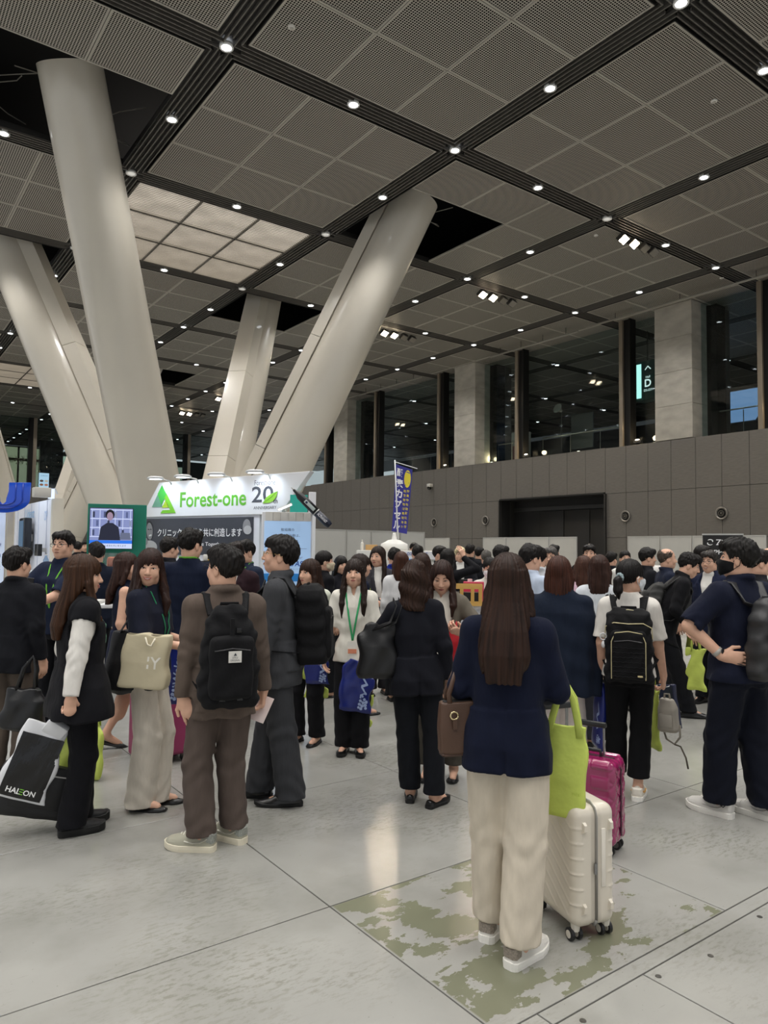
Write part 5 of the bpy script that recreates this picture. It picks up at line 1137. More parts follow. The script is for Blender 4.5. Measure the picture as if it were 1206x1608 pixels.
# smiling woman in navy turned to the camera
woman_smile = P_((1.53, 4.56), 108, 1.60, feet={1: (0.05, -0.01, 8), -1: (-0.07, 0.05, 8)}, head=(66, -3, -4), detail=2, twist=10,
    arms={1: dict(w=(0.16, 0.24, 1.02), pole=(0.5, -1, -0.8), hd=(-0.15, 1, 0.12), hn=(-0.3, 0, -1), curl=0.9), -1: dict(w=(-0.10, 0.26, 1.0), pole=(-0.5, -1, -0.8), curl=0.8)})
woman_smile.body('person smiling at the camera in navy short-sleeved top and cream wide trousers', face=dict(smile=1.0, eyes=0.62))
woman_smile.trousers('#d3cabc', rk=0.088, rh=0.094, hip=0.92, hemz=0.03, rt=0.092, amp=0.9); woman_smile.top('blouse', '#1b1e2c', hem=-0.02, sleeve=0.46, loose=1.06, amp=0.8, collar=False, thick_sleeve=1.2); woman_smile.hair('long', '#2c1a14', L=0.32, locks=0.30, bangs=True); woman_smile.shoes('flat', '#0f0f10', '#141414'); woman_smile.lanyard('#2f7d58', badge_on=False)
# woman at the left in a black vest over white shirt
woman_vest = P_((1.085, 4.42), 74, 1.555, feet={1: (0.06, -0.03, 8), -1: (-0.06, 0.04, 8)}, head=(18, -2, 0), detail=2,
    arms={1: dict(w=(0.235, -0.11, 0.78), pole=(0.3, -1, 0), hd=(0, -0.05, -1), hn=(-1, 0, 0), curl=1.15)})
woman_vest.body('person with long brown hair in black vest over white shirt, smiling to the right', face=dict(smile=0.8, eyes=0.55))
woman_vest.trousers('#121216', rk=0.078, rh=0.085, hemz=0.05, amp=0.8); woman_vest.top('shirt', '#dedad3', hem=-0.05, amp=1.3, thick_sleeve=1.2, grow=0.0, fit=0.95); woman_vest.top('vest', '#151519', hem=-0.19, sleeve=0.12, flare=0.045, fit=1.07, loose=1.10, collar=False, amp=1.0, thick_sleeve=1.2, grow=0.006, vneck=0.33)
woman_vest.hair('long', '#3a2416', L=0.36, locks=0.37, bangs=True, vol=1.04); woman_vest.shoes('chunky', '#101011', '#0c0c0c'); woman_vest.lanyard('#9fd8b4', z=0.14)
# woman in white blouse facing the camera
woman_blouse = P_((3.279, 4.853), 184, 1.525, feet={1: (0.06, 0.0, 10), -1: (-0.06, 0.02, 10)}, head=(2, 4, 0), detail=2, fat=0.86,
    arms={1: dict(w=(0.215, 0.05, 0.775), curl=0.5), -1: dict(w=(-0.16, 0.13, 0.80), pole=(-0.7, -1, 0), hd=(0.1, 0.25, -1), hn=(0.6, 0.6, 0), curl=1.1)})
woman_blouse.body('person with long dark hair in white blouse and black trousers looking at the camera', face=dict(eyes=1.05, smile=-0.2))
woman_blouse.trousers('#141417', rk=0.080, rh=0.086, hip=0.92, hemz=0.05, amp=0.9); woman_blouse.top('blouse', '#dcd8cd', hem=-0.10, sleeve=0.52, loose=1.03, amp=1.3, thick_sleeve=1.15, flare=0.008, vneck=0.46); woman_blouse.hair('long', '#241813', L=0.30, locks=0.36, bangs=True); woman_blouse.shoes('loafer', '#0f0f10', '#0d0d0d'); woman_blouse.lanyard('#3fa56a', z=0.06)
# woman in black suit, back view
woman_black = P_((2.968, 3.655), -6, 1.535, feet={1: (0.11, -0.055, 42), -1: (-0.03, 0.06, -8)}, head=(12, 0, 0), detail=2, side=-3, hips=(0.0, 0),
    arms={1: dict(w=(0.205, 0.0, 0.80), hd=(0.0, 0.1, -1), curl=0.4), -1: dict(w=(-0.12, 0.20, 1.06), pole=(-1, -0.5, -0.6), curl=0.8)})
woman_black.body('person with wavy brown bob in black trouser suit, back view, black tote on shoulder')
woman_black.trousers('#121419', rk=0.078, rh=0.074, hemz=0.085, amp=0.8, hip=1.02); woman_black.top('suit_jacket', '#16171e', hem=-0.13, fit=1.0, loose=1.03, flare=0.006, amp=0.9, back_seam=True, grow=0.003, collar=False); woman_black.hair('bob', '#2e1d15', L=0.20, curl=0.8, vol=1.03); woman_black.shoes('loafer', '#101010', '#0d0d0d')
# woman reading her phone
woman_phone = P_((3.45, 3.97), 190, 1.545, feet={1: (0.09, 0.02, 6), -1: (-0.09, -0.02, 6)}, head=(-6, -22, 0), detail=2,
    arms={1: dict(w=(0.12, 0.21, 1.06), pole=(1, -0.7, -0.6), hd=(-0.5, 0.7, 0.35), hn=(-0.6, -0.2, 0.8), curl=1.0), -1: dict(w=(-0.17, 0.20, 1.05), pole=(-1, -0.7, -0.6), hd=(0.5, 0.75, 0.3), hn=(0.6, -0.2, 0.8), curl=1.0)})
woman_phone.body('person in grey-beige jacket and white blouse looking down at a red phone', face=dict(eyes=0.35))
woman_phone.trousers('#4b4740', rk=0.08, rh=0.078, hemz=0.10, amp=0.8); woman_phone.top('blouse', '#e0dace', hem=-0.06, sleeve=0, fit=0.97, amp=0.8, vneck=0.47); woman_phone.top('jacket', '#6b6459', hem=-0.10, vneck=-0.2, amp=0.9, grow=0.004, lapel=False); woman_phone.hair('long', '#2a1812', L=0.27, locks=0.27, bangs=True); woman_phone.shoes('flat', '#17171a', '#101010')
# woman with bob and jacket over the shoulders
woman_cape = P_((4.0, 3.36), 4, 1.57, feet={1: (0.08, 0.02, 8), -1: (-0.08, 0.0, 8)}, head=(8, 0, 0), detail=2,
    arms={1: dict(w=(0.165, 0.02, 0.74), pole=(0.4, -1, 0), hd=(-0.1, 0.3, -1), hn=(-0.4, 0.2, 0), curl=0.9), -1: dict(w=(-0.14, 0.2, 1.0))})
woman_cape.body('person with auburn bob, back view, navy jacket draped over the shoulders')
woman_cape.trousers('#cfc4bb', rk=0.105, rh=0.11, hemz=0.04, amp=0.8)
def cape(s, col):
    k = s.k; F = Field(s.hipc - np.array([0.42, 0.36, 0.34]), s.hipc + np.array([0.42, 0.36, 0.62]), s.vox)
    F.slices([(-0.20 * k, 0.275, 0.185, -0.01), (0.0, 0.265, 0.175, -0.008), (0.2, 0.245, 0.155, -0.006), (0.36, 0.225, 0.132, -0.01), (0.45, 0.172, 0.100, -0.01), (0.52, 0.088, 0.074, -0.012), (0.555, 0.064, 0.064, -0.012)], s.hipc, s.Rt, pw=2.3)
    for i in (-1, 1):
        F.cone(s.T(i * 0.18, -0.01, 0.44), s.T(i * 0.235, -0.03, 0.12), 0.062, 0.058, 0.03); F.cone(s.T(i * 0.235, -0.03, 0.12), s.T(i * 0.25, -0.02, -0.12), 0.058, 0.05, 0.03)
    F.wrinkle(lambda x, y, z: 0.006 * np.sin(11 * np.arctan2(x, y + 0.02) + 5 * (z - s.hipc[2])) * np.clip((0.45 - (z - s.hipc[2])) / 0.4, 0, 1) + 0.003 * np.sin(40 * z + 14 * x))
    return s.kid(link('draped_jacket', F.net('draped_jacket'), cloth_folds(col)))
cape(woman_cape, '#18202f'); woman_cape.hair('bob', '#3d2117', L=0.165, vol=1.06); woman_cape.shoes('flat', '#d8d0c4', '#b9b0a4')
# woman with ponytail and black backpack
woman_pony = P_((4.225, 2.95), 1, 1.56, feet={1: (0.05, -0.02, 6), -1: (-0.09, 0.08, 6)}, head=(38, 0, 0), detail=2,
    arms={1: dict(w=(0.215, 0.08, 0.80), hd=(0, 0.2, -1), curl=0.9)})
woman_pony.body('person in white t-shirt with black ponytail, scrunchie and mask, seen from behind', face=dict(mask='#d9dde0'))
woman_pony.trousers('#0f0f11', rk=0.072, rh=0.074, hemz=0.14, amp=0.7); woman_pony.top('t_shirt', '#ded9d1', hem=-0.04, sleeve=0.46, loose=1.04, amp=0.8, thick_sleeve=1.22, collar=False); woman_pony.hair('pony', '#14100f'); woman_pony.shoes('sneaker', '#e4ddcf', '#efece4', '#d9a24f')
sc_ = MB()
for t in np.linspace(0, 2 * PI, 10)[:-1]: sc_.ball(Vector(woman_pony.hp((0.02 * math.cos(t) + 0.004, -0.122, 0.0 + 0.022 * math.sin(t) - 0.004))), 0.0135, 8)
sc_.build('scrunchie', fabric('#9fb0b4'), woman_pony.root, smooth=True)
# masked man in navy polo at the right
man_polo = P_((4.478, 2.333), -52, 1.705, male=True, feet={1: (0.11, -0.08, -6), -1: (-0.10, 0.08, 14)}, head=(-32, 2, 0), detail=2, twist=4,
    arms={-1: dict(w=(-0.20, -0.03, 1.0), pole=(-0.9, 0.75, 0.1), hd=(0.55, -0.8, -0.1), hn=(0.8, 0.5, 0.1), curl=0.3), 1: dict(w=(0.24, 0.05, 0.86))})
man_polo.body('person in navy polo shirt and jeans, black mask, left hand on hip', face=dict(mask='#131315'))
man_polo.trousers('#11141f', rk=0.092, rh=0.088, hemz=0.085, hip=1.08, amp=1.5, rt=0.102); man_polo.top('polo_shirt', '#171b2c', hem=-0.07, sleeve=0.47, loose=1.05, amp=1.2, thick_sleeve=1.15, fit=1.0); man_polo.hair('short', '#15120f', vol=1.05); man_polo.shoes('sneaker', '#cfccc6', '#e0ddd6', '#b9b7b2', mark='#2a2a2c')
# ------------------------------------------------------------------ bags and cases
def spot(name, label, cat, pos, turn=0.0, roll=0.0, group=None, pitch=0.0):
    """A thing whose front (local -y) looks towards the camera side, turned by degrees."""
    t = thing(name, label, cat, pos, 0, group); t.rotation_euler = (pitch * D2R, roll * D2R, -(compass(pos) + turn) * D2R); return t
def to_local(t, p):
    return (t.matrix_basis.inverted() @ Vector(p))
def drape(o, F, lift=0.002):
    """Lays a flat print onto the front of a bag's surface."""
    me = o.data; n = len(me.vertices); a = np.empty(n * 3, np.float32); me.vertices.foreach_get('co', a); a = a.reshape(-1, 3)
    xi = np.clip(np.searchsorted(F.ax[0], a[:, 0]), 0, F.F.shape[0] - 1); zi = np.clip(np.searchsorted(F.ax[2], a[:, 2]), 0, F.F.shape[2] - 1)
    col = F.F[xi, :, zi]; j = np.argmax(col < 0, 1); ok = (col < 0).any(1) & (j > 0); jj = np.maximum(j, 1); r = np.arange(n); f0, f1 = col[r, jj - 1], col[r, jj]; t = f0 / np.where(f0 == f1, 1, f0 - f1); y = F.ax[1][jj - 1] + np.clip(t, 0, 1) * (F.ax[1][jj] - F.ax[1][jj - 1])
    a[:, 1] = np.where(ok, y - lift, np.median(y[ok]) if ok.any() else a[:, 1]); me.vertices.foreach_set('co', a.ravel()); me.update(); return o
def soft(t, rows, m, name='bag_body', vox=0.008, wr=0.004, vert=1.0, pw=3.2):
    """A soft bag: rows of (z, half width, half depth, forward offset), creased."""
    rows = sorted(rows); W = max(r[1] for r in rows) + 0.03; D = max(r[2] + abs(r[3]) for r in rows) + 0.04
    F = Field((-W, -D, rows[0][0] - 0.03), (W, D, rows[-1][0] + 0.03), vox); F.slices(rows, np.zeros(3), np.eye(3), pw=pw); ph = rnd.uniform(0, 9); z0, z1 = rows[0][0], rows[-1][0]
    F.wrinkle(lambda x, y, z: wr * (np.sin(46 * x + 3 * np.sin(9 * z + ph) + ph) * (0.3 + 0.9 * np.clip((z - z0) / (z1 - z0), 0, 1) * vert) + 0.8 * np.sin(20 * x - 30 * z + ph + 2 * np.sin(14 * x))))
    o = link(name, F.net(name), m, t); return F, o
def handle(t, pts, m, w=0.012, name='handle', flat=0.25, up=(0, 1, 0), sm=True):
    return MB().tube([Vector(p) for p in pts], w, 8, flat=flat, up=up).build(name, m, t, smooth=sm)
M_LIME = mat('lime_nylon', '#c2d162', 0.5, var=(9, 0.10), bump=(11, 0.008), spec=0.35)
M_BLUEBAG = mat('blue_film', '#17246f', 0.28, bump=(9, 0.006)); M_PALEBLUE = plastic('#9fb0d8', 0.4)

# lime tote on the arm of the woman nearest the camera
t = spot('tote_bag', 'bright lime nylon tote hanging from the right arm of the navy blazer woman', 'bag', (2.475, 2.07, 0.495), 8, 3)
F, o = soft(t, [(0.0, 0.096, 0.016, 0), (0.02, 0.098, 0.026, 0), (0.16, 0.097, 0.034, 0), (0.30, 0.088, 0.022, 0), (0.385, 0.079, 0.010, 0)], M_LIME, vox=0.0065, wr=0.0022)
for s_, y in ((-1, -0.012), (1, 0.016)):
    handle(t, [(-0.066, y, 0.34), (-0.058, y, 0.40), (-0.036, y * 1.4, 0.50), (0.0, y * 1.5 + 0.01, 0.545), (0.028, y * 1.4, 0.50), (0.052, y, 0.40), (0.062, y, 0.34)], M_LIME, 0.014)
drape(lettering('TICE', plastic('#b9c94e'), t, (0.06, 0, 0.11), frame3((1, 0, 0)), h=0.012, name='print'), F)
# brown handbag on her left arm
t = spot('handbag', 'structured brown leather handbag with a gold ring beside the navy blazer', 'bag', (2.10, 2.27, 0.775), -14, -3)
ML = leather('#4e3627', 0.5)
F, o = soft(t, [(0.0, 0.100, 0.045, 0), (0.012, 0.108, 0.055, 0), (0.1, 0.104, 0.05, 0), (0.215, 0.092, 0.036, 0)], ML, vox=0.006, wr=0.001, pw=5)
MB().tube([(-0.094, -0.046, 0.004), (-0.1, 0.0, 0.004), (-0.094, 0.046, 0.004), (0.094, 0.046, 0.004), (0.1, 0.0, 0.004), (0.094, -0.046, 0.004), (-0.094, -0.046, 0.004)], 0.006, 6).build('piping', leather('#432c20', 0.5), t, smooth=True)
MB().box((0, 0, 0.213), (0.16, 0.05, 0.008)).build('opening', plastic('#141010', 0.7), t)
for y in (-0.03, 0.03): handle(t, [(-0.055, y, 0.19), (-0.06, y, 0.25), (-0.02, y * 0.5 + 0.01, 0.335), (0.03, y * 0.5 + 0.01, 0.335), (0.06, y, 0.25), (0.055, y, 0.19)], ML, 0.011, flat=0.5)
rg = MB(); rg.tube([(-0.045 + 0.016 * math.cos(a), -0.052, 0.165 + 0.016 * math.sin(a)) for a in np.linspace(0, 2 * PI, 17)], 0.004, 6); rg.build('ring', mat('gold', '#d8c79a', 0.25, 0.8), t, smooth=True)
MB().box((-0.045, -0.055, 0.13), (0.018, 0.006, 0.04)).build('tab', ML, t)

def casters(t, pts, r=0.026, col='#17171a', rim='#d8d2c6', z=0.0):
    for x, y in pts:
        c = MB().tube([(x, y, z + 0.075), (x, y, z + 0.04)], [0.022, 0.017], 8).build('caster', plastic(rim), t)
        for s_ in (-1, 1):
            w = MB(); M = Matrix.Rotation(PI / 2, 3, 'X') @ Matrix.Rotation(0.3, 3, 'Z')
            w.lathe([(r * 0.75, -0.009), (r, -0.007), (r, 0.007), (r * 0.75, 0.009)], 16, (x + 0.008, y + s_ * 0.019, z + r), M); w.build('wheel', plastic(col, 0.5), c)
            h_ = MB(); h_.lathe([(r * 0.62, -0.0105), (r * 0.62, 0.0105)], 14, (x + 0.008, y + s_ * 0.019, z + r), M); h_.build('wheel_hub', plastic(rim, 0.4), c)
# cream suitcase
t = thing('suitcase', 'cream white hard shell cabin suitcase with raised chevron ribs, behind the beige trousers', 'suitcase', (2.605, 2.12, 0), math.radians(74.0))
F = Field((-0.2, -0.14, 0.03), (0.2, 0.14, 0.58), 0.0048); F.rbox((0, 0, 0.305), (0.175, 0.105, 0.25), 0.045)
def chev(x, y, z):
    side = np.abs(x) > 0.15; u = np.where(y > 0.075, 0.10 - (0.175 - np.abs(x + 0.0)) * 0.55, 0.10) ; ph = (z - np.where(y > 0.06, np.clip((x + 0.14), 0, 1) * 0.75, 0.0)) % 0.062
    line = np.exp(-((ph - 0.031) / 0.0035) ** 2); band = np.clip((np.abs(y) - 0.055) / 0.012, 0, 1) * (z > 0.1) * (z < 0.52)
    return -0.0035 * line * band + 0.0045 * np.exp(-(y / 0.02) ** 8) * 1.0
F.wrinkle(chev); link('shell', F.net('shell'), mat('cream_shell', '#d9d0c0', 0.32, coat=0.3), t)
zp = MB(); lp = [(-0.176, 0, 0.09), (-0.176, 0, 0.51), (-0.165, 0, 0.54), (-0.135, 0, 0.556), (0.135, 0, 0.556), (0.165, 0, 0.54), (0.176, 0, 0.51), (0.176, 0, 0.1), (0.165, 0, 0.068), (-0.165, 0, 0.068), (-0.176, 0, 0.09)]
zp.tube(lp, 0.011, 6, flat=0.28, up=(0, 1, 0)); zp.build('zip', mat('zip_grey', '#9a9894', 0.4, 0.3), t, smooth=True)
MB().box((-0.181, 0.006, 0.30), (0.008, 0.012, 0.045)).build('zip_pull', mat('steel', '#8d8d8d', 0.25, 0.8), t)
MB().box((-0.176, -0.036, 0.34), (0.008, 0.022, 0.24)).build('carry_handle', mat('cream_grip', '#e4ddd0', 0.4), t, bevel=0.004)
for y, z in ((0.06, 0.47), (-0.07, 0.47), (0.06, 0.14), (-0.07, 0.14)): MB().loft([[(-0.174, y - 0.012, z - 0.022), (-0.174, y + 0.012, z - 0.022), (-0.174, y + 0.008, z + 0.024), (-0.174, y - 0.008, z + 0.024)], [(-0.19, y - 0.008, z - 0.012), (-0.19, y + 0.008, z - 0.012), (-0.19, y + 0.006, z + 0.014), (-0.19, y - 0.006, z + 0.014)]]).build('stud', mat('cream_shell', '#d9d0c0', 0.32, coat=0.3), t)
casters(t, [(-0.135, -0.075), (-0.135, 0.075), (0.135, -0.075), (0.135, 0.075)])
for y in (-0.06, 0.06): MB().tube([(0.12, y, 0.54), (0.12, y, 0.90)], 0.007, 8).build('pull_tube', mat('steel', '#8d8d8d', 0.25, 0.8), t)
MB().box((0.12, 0, 0.91), (0.025, 0.16, 0.028)).build('pull_grip', plastic('#1a1a1c'), t, bevel=0.008)
# magenta suitcase
def magenta_case(label, pos, rz, w, d, h, m, quilt=True, handle_h=None):
    t = thing('suitcase', label, 'suitcase', pos, rz); F = Field((-w / 2 - 0.03, -d / 2 - 0.03, 0.03), (w / 2 + 0.03, d / 2 + 0.03, h + 0.05), 0.006); F.rbox((0, 0, (h + 0.055) / 2), (w / 2, d / 2, (h - 0.055) / 2), 0.04)
    if quilt:
        def q_(x, y, z):
            face = np.abs(x) > w / 2 - 0.03; a = (y + z) % 0.085; b = (y - z) % 0.085; g = np.exp(-((a - 0.0425) / 0.006) ** 2) + np.exp(-((b - 0.0425) / 0.006) ** 2)
            u = np.abs(((z - 0.02) % 0.105) - 0.0525); ribs = -0.008 * np.clip((0.036 - u) / 0.012, 0, 1) * (np.abs(np.abs(x) - w * 0.28) < w * 0.16) * (np.abs(y) > d / 2 - 0.03)
            return np.where(face, 0.005 * np.clip(g, 0, 1), ribs)
        F.wrinkle(q_)
    link('shell', F.net('shell'), m, t); MB().tube([(0, -d / 2 - 0.001, 0.1), (0, -d / 2 - 0.001, h - 0.05), (0, -d / 2 + 0.03, h + 0.001), (0, d / 2 - 0.03, h + 0.001), (0, d / 2 + 0.001, h - 0.05)] if not quilt else [(-w / 2 - 0.001, 0, 0.1), (-w / 2 - 0.001, 0, h - 0.05), (-w / 2 + 0.035, 0, h + 0.001), (w / 2 - 0.035, 0, h + 0.001), (w / 2 + 0.001, 0, h - 0.05), (w / 2 + 0.001, 0, 0.1)], 0.006, 6).build('zip', plastic('#3a1026', 0.5), t)
    MB().tube([(-0.06, 0, h - 0.003), (-0.055, 0, h + 0.03), (0.055, 0, h + 0.03), (0.06, 0, h - 0.003)], 0.011, 8).build('top_handle', plastic('#1a1a1c'), t, smooth=True)
    casters(t, [(sx * (w / 2 - 0.05), sy * (d / 2 - 0.04)) for sx in (-1, 1) for sy in (-1, 1)], 0.027, '#141414', '#6d6a66')
    if handle_h:
        for x in (-0.068, 0.068): MB().tube([(x, d * 0.1, h - 0.02), (x, d * 0.1, handle_h)], 0.0065, 8).build('pull_tube', mat('steel', '#8d8d8d', 0.25, 0.8), t)
        MB().box((0, d * 0.1, handle_h + 0.005), (0.165, 0.03, 0.03)).build('pull_grip', plastic('#1a1a1c'), t, bevel=0.009)
    return t
magenta_case('glossy magenta quilted hard suitcase standing behind the cream suitcase', (3.335, 2.58, 0), -math.radians(compass((3.335, 2.58))) - math.radians(20), 0.33, 0.22, 0.50, lacquer('#8e1f55', 0.18, 0.8), True, 0.66)
magenta_case('plain matte magenta suitcase standing behind the smiling woman', (1.935, 5.46, 0), -math.radians(compass((1.935, 5.46))) - math.radians(-24), 0.40, 0.26, 0.58, mat('magenta_matte', '#8a2a55', 0.45), False)

# plastic carrier and briefcase of the woman in the vest
t = spot('carrier_bag', 'white plastic carrier bag with glossy black printed front, held by the vest woman', 'bag', (0.855, 4.40, 0.425), 4, 20)
F, o = soft(t, [(-0.21, 0.125, 0.012, 0), (-0.17, 0.132, 0.03, 0), (0.0, 0.128, 0.035, 0), (0.14, 0.122, 0.022, 0), (0.215, 0.115, 0.012, 0)], mat('white_film', '#dcdde0', 0.3, bump=(9, 0.006)), vox=0.0065, wr=0.0022)
pn = MB(); nx, nz = 16, 20
g = [[(-0.112 + 0.224 * i / nx * 1.0, 0, -0.195 + 0.345 * j / nz) for i in range(nx + 1)] for j in range(nz + 1)]
pn.add([p for r in g for p in r], [(j * (nx + 1) + i, j * (nx + 1) + i + 1, (j + 1) * (nx + 1) + i + 1, (j + 1) * (nx + 1) + i) for j in range(nz) for i in range(nx)]); p_ = pn.build('printed_panel', mat('gloss_black_film', '#0d0d0f', 0.14, bump=(16, 0.012), stretch=(1.5, 1, 0.5)), t, smooth=True); drape(p_, F, 0.003)
drape(lettering('HAL', plastic('#f4f4f2'), t, (-0.042, 0, -0.155), frame3((1, 0, 0)), h=0.030, bold=0.02, name='print'), F, 0.006); drape(lettering('Ξ', plastic('#7bc142'), t, (0.0, 0, -0.155), frame3((1, 0, 0)), h=0.030, bold=0.02, name='print'), F, 0.006); drape(lettering('ON', plastic('#f4f4f2'), t, (0.042, 0, -0.155), frame3((1, 0, 0)), h=0.030, bold=0.02, name='print'), F, 0.006)
MB().box((0.04, -0.01, 0.2), (0.12, 0.05, 0.09), M=Matrix.Rotation(0.3, 3, 'Y') @ Matrix.Rotation(0.4, 3, 'X')).build('folded_flap', mat('white_film', '#dcdde0', 0.3, bump=(9, 0.006)), t, bevel=0.01)
t = spot('briefcase', 'black leather briefcase with zip pocket hanging beside the carrier bag', 'bag', (0.905, 4.535, 0.225), 6, 13)
F, o = soft(t, [(-0.145, 0.195, 0.035, 0), (-0.12, 0.2, 0.048, 0), (0.1, 0.2, 0.045, 0), (0.145, 0.19, 0.03, 0)], leather('#131315', 0.5), vox=0.009, wr=0.0015, pw=6)
MB().box((0.02, -0.05, 0.01), (0.30, 0.014, 0.19)).build('front_pocket', leather('#161618', 0.5), t, bevel=0.006); MB().box((0.02, -0.058, 0.105), (0.28, 0.006, 0.008)).build('zip', mat('steel', '#8d8d8d', 0.25, 0.8), t)
handle(t, [(-0.07, 0, 0.13), (-0.06, 0, 0.2), (0.0, 0, 0.235), (0.06, 0, 0.2), (0.07, 0, 0.13)], leather('#131315', 0.5), 0.011, flat=0.6)
def lime_bag(label, pos, w, h, turn=0, roll=0, hand=None, d=0.02):
    t = spot('shopping_bag', label, 'bag', pos, turn, roll, 'lime yellow show bags'); F, o = soft(t, [(-h / 2, w * 0.46, d * 0.5, 0), (-h / 2 + 0.03, w / 2, d, 0), (h * 0.1, w * 0.49, d * 1.1, 0), (h / 2, w * 0.45, d * 0.4, 0)], M_LIME, vox=0.009, wr=0.004)
    for y in (-0.008, 0.008): handle(t, [(-w * 0.25, y, h / 2 - 0.03), (-w * 0.2, y, h / 2 + 0.07), (0, y, h / 2 + 0.13), (w * 0.2, y, h / 2 + 0.07), (w * 0.25, y, h / 2 - 0.03)], M_LIME, 0.01)
    return t, F
lime_bag('narrow lime bag showing behind the briefcase of the woman in the vest', (1.06, 4.62, 0.36), 0.20, 0.32, 30)
lime_bag('thin lime bag edge showing between the vest woman and the smiling woman', (1.42, 5.28, 0.205), 0.16, 0.40, 60)
lime_bag('tall narrow lime bag hanging in front of the grey suit man', (2.225, 4.36, 0.46), 0.13, 0.46, 60)
# blue carrier bags with a pale vertical logo
def blue_bag(label, pos, w, h, turn=0, roll=0, txt='Welca', tx=0.25, hold=None):
    t = spot('carrier_bag', label, 'bag', pos, turn, roll, 'blue show carrier bags'); F, o = soft(t, [(-h / 2, w * 0.49, 0.008, 0), (-h / 2 + 0.03, w / 2, 0.022, 0), (0, w * 0.49, 0.028, 0), (h * 0.36, w * 0.42, 0.018, 0), (h / 2, w * 0.24, 0.02, 0)], M_BLUEBAG, vox=0.0075, wr=0.0025, vert=1.2)
    up = (-1, 0, 0); R = frame3((0, 0, 1), up)
    drape(lettering(txt, M_PALEBLUE, t, (w * tx, 0, h * 0.02), R, w=h * 0.42, h=w * 0.2, bold=0.02, name='print', shear=0.2), F, 0.003)
    if hold is not None:
        hp_ = to_local(t, hold); handle(t, [(-0.03, 0, h / 2 - 0.03), (-0.015 + hp_.x * 0.5, hp_.y * 0.5, h / 4 + hp_.z / 2), hp_, (0.03 + hp_.x * 0.5, hp_.y * 0.5 + 0.01, h / 4 + hp_.z / 2), (0.04, 0, h / 2 - 0.03)], M_BLUEBAG, 0.012)
    dots = MB()
    for k, (x, z, r) in enumerate(((0, 0, .013), (.024, .008, .013), (-.022, .012, .012), (.006, .026, .012), (.03, .034, .013), (-.018, .04, .011), (.012, .052, .011), (-.004, .074, .008), (-.02, .066, .007), (.03, -.014, .011), (-.006, -.022, .012), (-.026, -.014, .010))):
        dots.add([(w * tx + x * w / 0.26 + r * w / 0.26 * math.cos(a), 0, -h * 0.36 + z * w / 0.26 + r * w / 0.26 * math.sin(a)) for a in np.linspace(0, 2 * PI, 13)[:-1]], [tuple(range(12))])
    for (a, b, c, d_) in ((0, 0, .024, .008), (0, 0, -.022, .012), (.006, .026, .03, .034), (.006, .026, -.018, .04), (0, 0, -.006, -.022)):
        dots.add([(w * tx + x * w / 0.26, 0, -h * 0.36 + z * w / 0.26) for x, z in ((a, b - .006), (c, d_ - .006), (c, d_ + .006), (a, b + .006))], [(0, 1, 2, 3)])
    drape(dots.build('logo_print', M_PALEBLUE, t), F, 0.003); return t
blue_bag('blue carrier bag with pale molecule logo hanging behind the beige paper tote', (1.795, 4.93, 0.765), 0.25, 0.46, 8, 3, hold=woman_smile.world(woman_smile.wri[-1] + woman_smile.hd[-1] * 0.07))
blue_bag('blue carrier bag with molecule logo held by the woman in the white blouse', (3.235, 4.735, 0.545), 0.26, 0.40, 0, 7, 'W', 0.24)
t, F = lime_bag('lime bag with printed leaflet behind the blue bag of the white blouse woman', (3.295, 4.815, 0.385), 0.235, 0.36, 0, 2)
drape(MB().prism([(-0.10, -0.15), (0.10, -0.15), (0.10, -0.03), (-0.10, -0.03)], 0.001).build('print', plastic('#98b22e'), t), F, 0.003)
blue_bag('small blue carrier bag with molecule logo beside the backpack of the grey suit man', (3.115, 5.14, 0.66), 0.20, 0.30, 10, 0, 'W')
lime_bag('lime bag below the small blue bag beside the grey suit man', (3.150, 5.215, 0.56), 0.19, 0.36, 10)
# beige paper tote, black shoulder bag and phone of the smiling woman
t = spot('paper_tote', 'large beige paper tote with white letters on the arm of the smiling woman', 'bag', (1.428, 4.335, 0.785), 18, 4)
F, o = soft(t, [(0.0, 0.135, 0.058, 0), (0.01, 0.142, 0.062, 0), (0.15, 0.138, 0.058, 0), (0.315, 0.128, 0.038, 0)], mat('paper_beige', '#c8bd9f', 0.6, var=(4, 0.05), bump=(6, 0.008)), vox=0.0075, wr=0.003, pw=7)
drape(lettering('IY', plastic('#ece8dc'), t, (0.065, 0, 0.155), frame3((1, 0, 0)), h=0.07, name='print', bold=0.01), F); MB().tube([(0.0, -0.05, 0.30), (0.02, -0.066, 0.26), (0.045, -0.068, 0.255), (0.06, -0.055, 0.30)], 0.006, 6).build('rope_handle', fabric('#ddd5c0'), t, smooth=True)
MB().box((0, 0, 0.311), (0.22, 0.06, 0.006)).build('opening', mat('paper_inside', '#8d836a', 0.7), t)
t = spot('shoulder_bag', 'big slouchy black shoulder bag behind the beige paper tote', 'bag', (1.42, 4.55, 0.72), 20, 0)
F, o = soft(t, [(0.0, 0.12, 0.06, 0), (0.03, 0.165, 0.085, 0), (0.2, 0.16, 0.08, 0), (0.38, 0.11, 0.05, 0)], leather('#131316', 0.55), vox=0.009, wr=0.005)
p0 = to_local(t, woman_smile.world(woman_smile.T(0.115, -0.0, 0.505))); handle(t, [(-0.07, -0.03, 0.36), p0 + Vector((-0.05, -0.06, -0.16)), p0 + Vector((-0.01, -0.065, -0.02)), p0 + Vector((0.0, 0.0, 0.02)), p0 + Vector((0.02, 0.07, -0.1)), (0.0, 0.04, 0.37)], leather('#131316', 0.55), 0.016, up=(1, 0.3, 0))
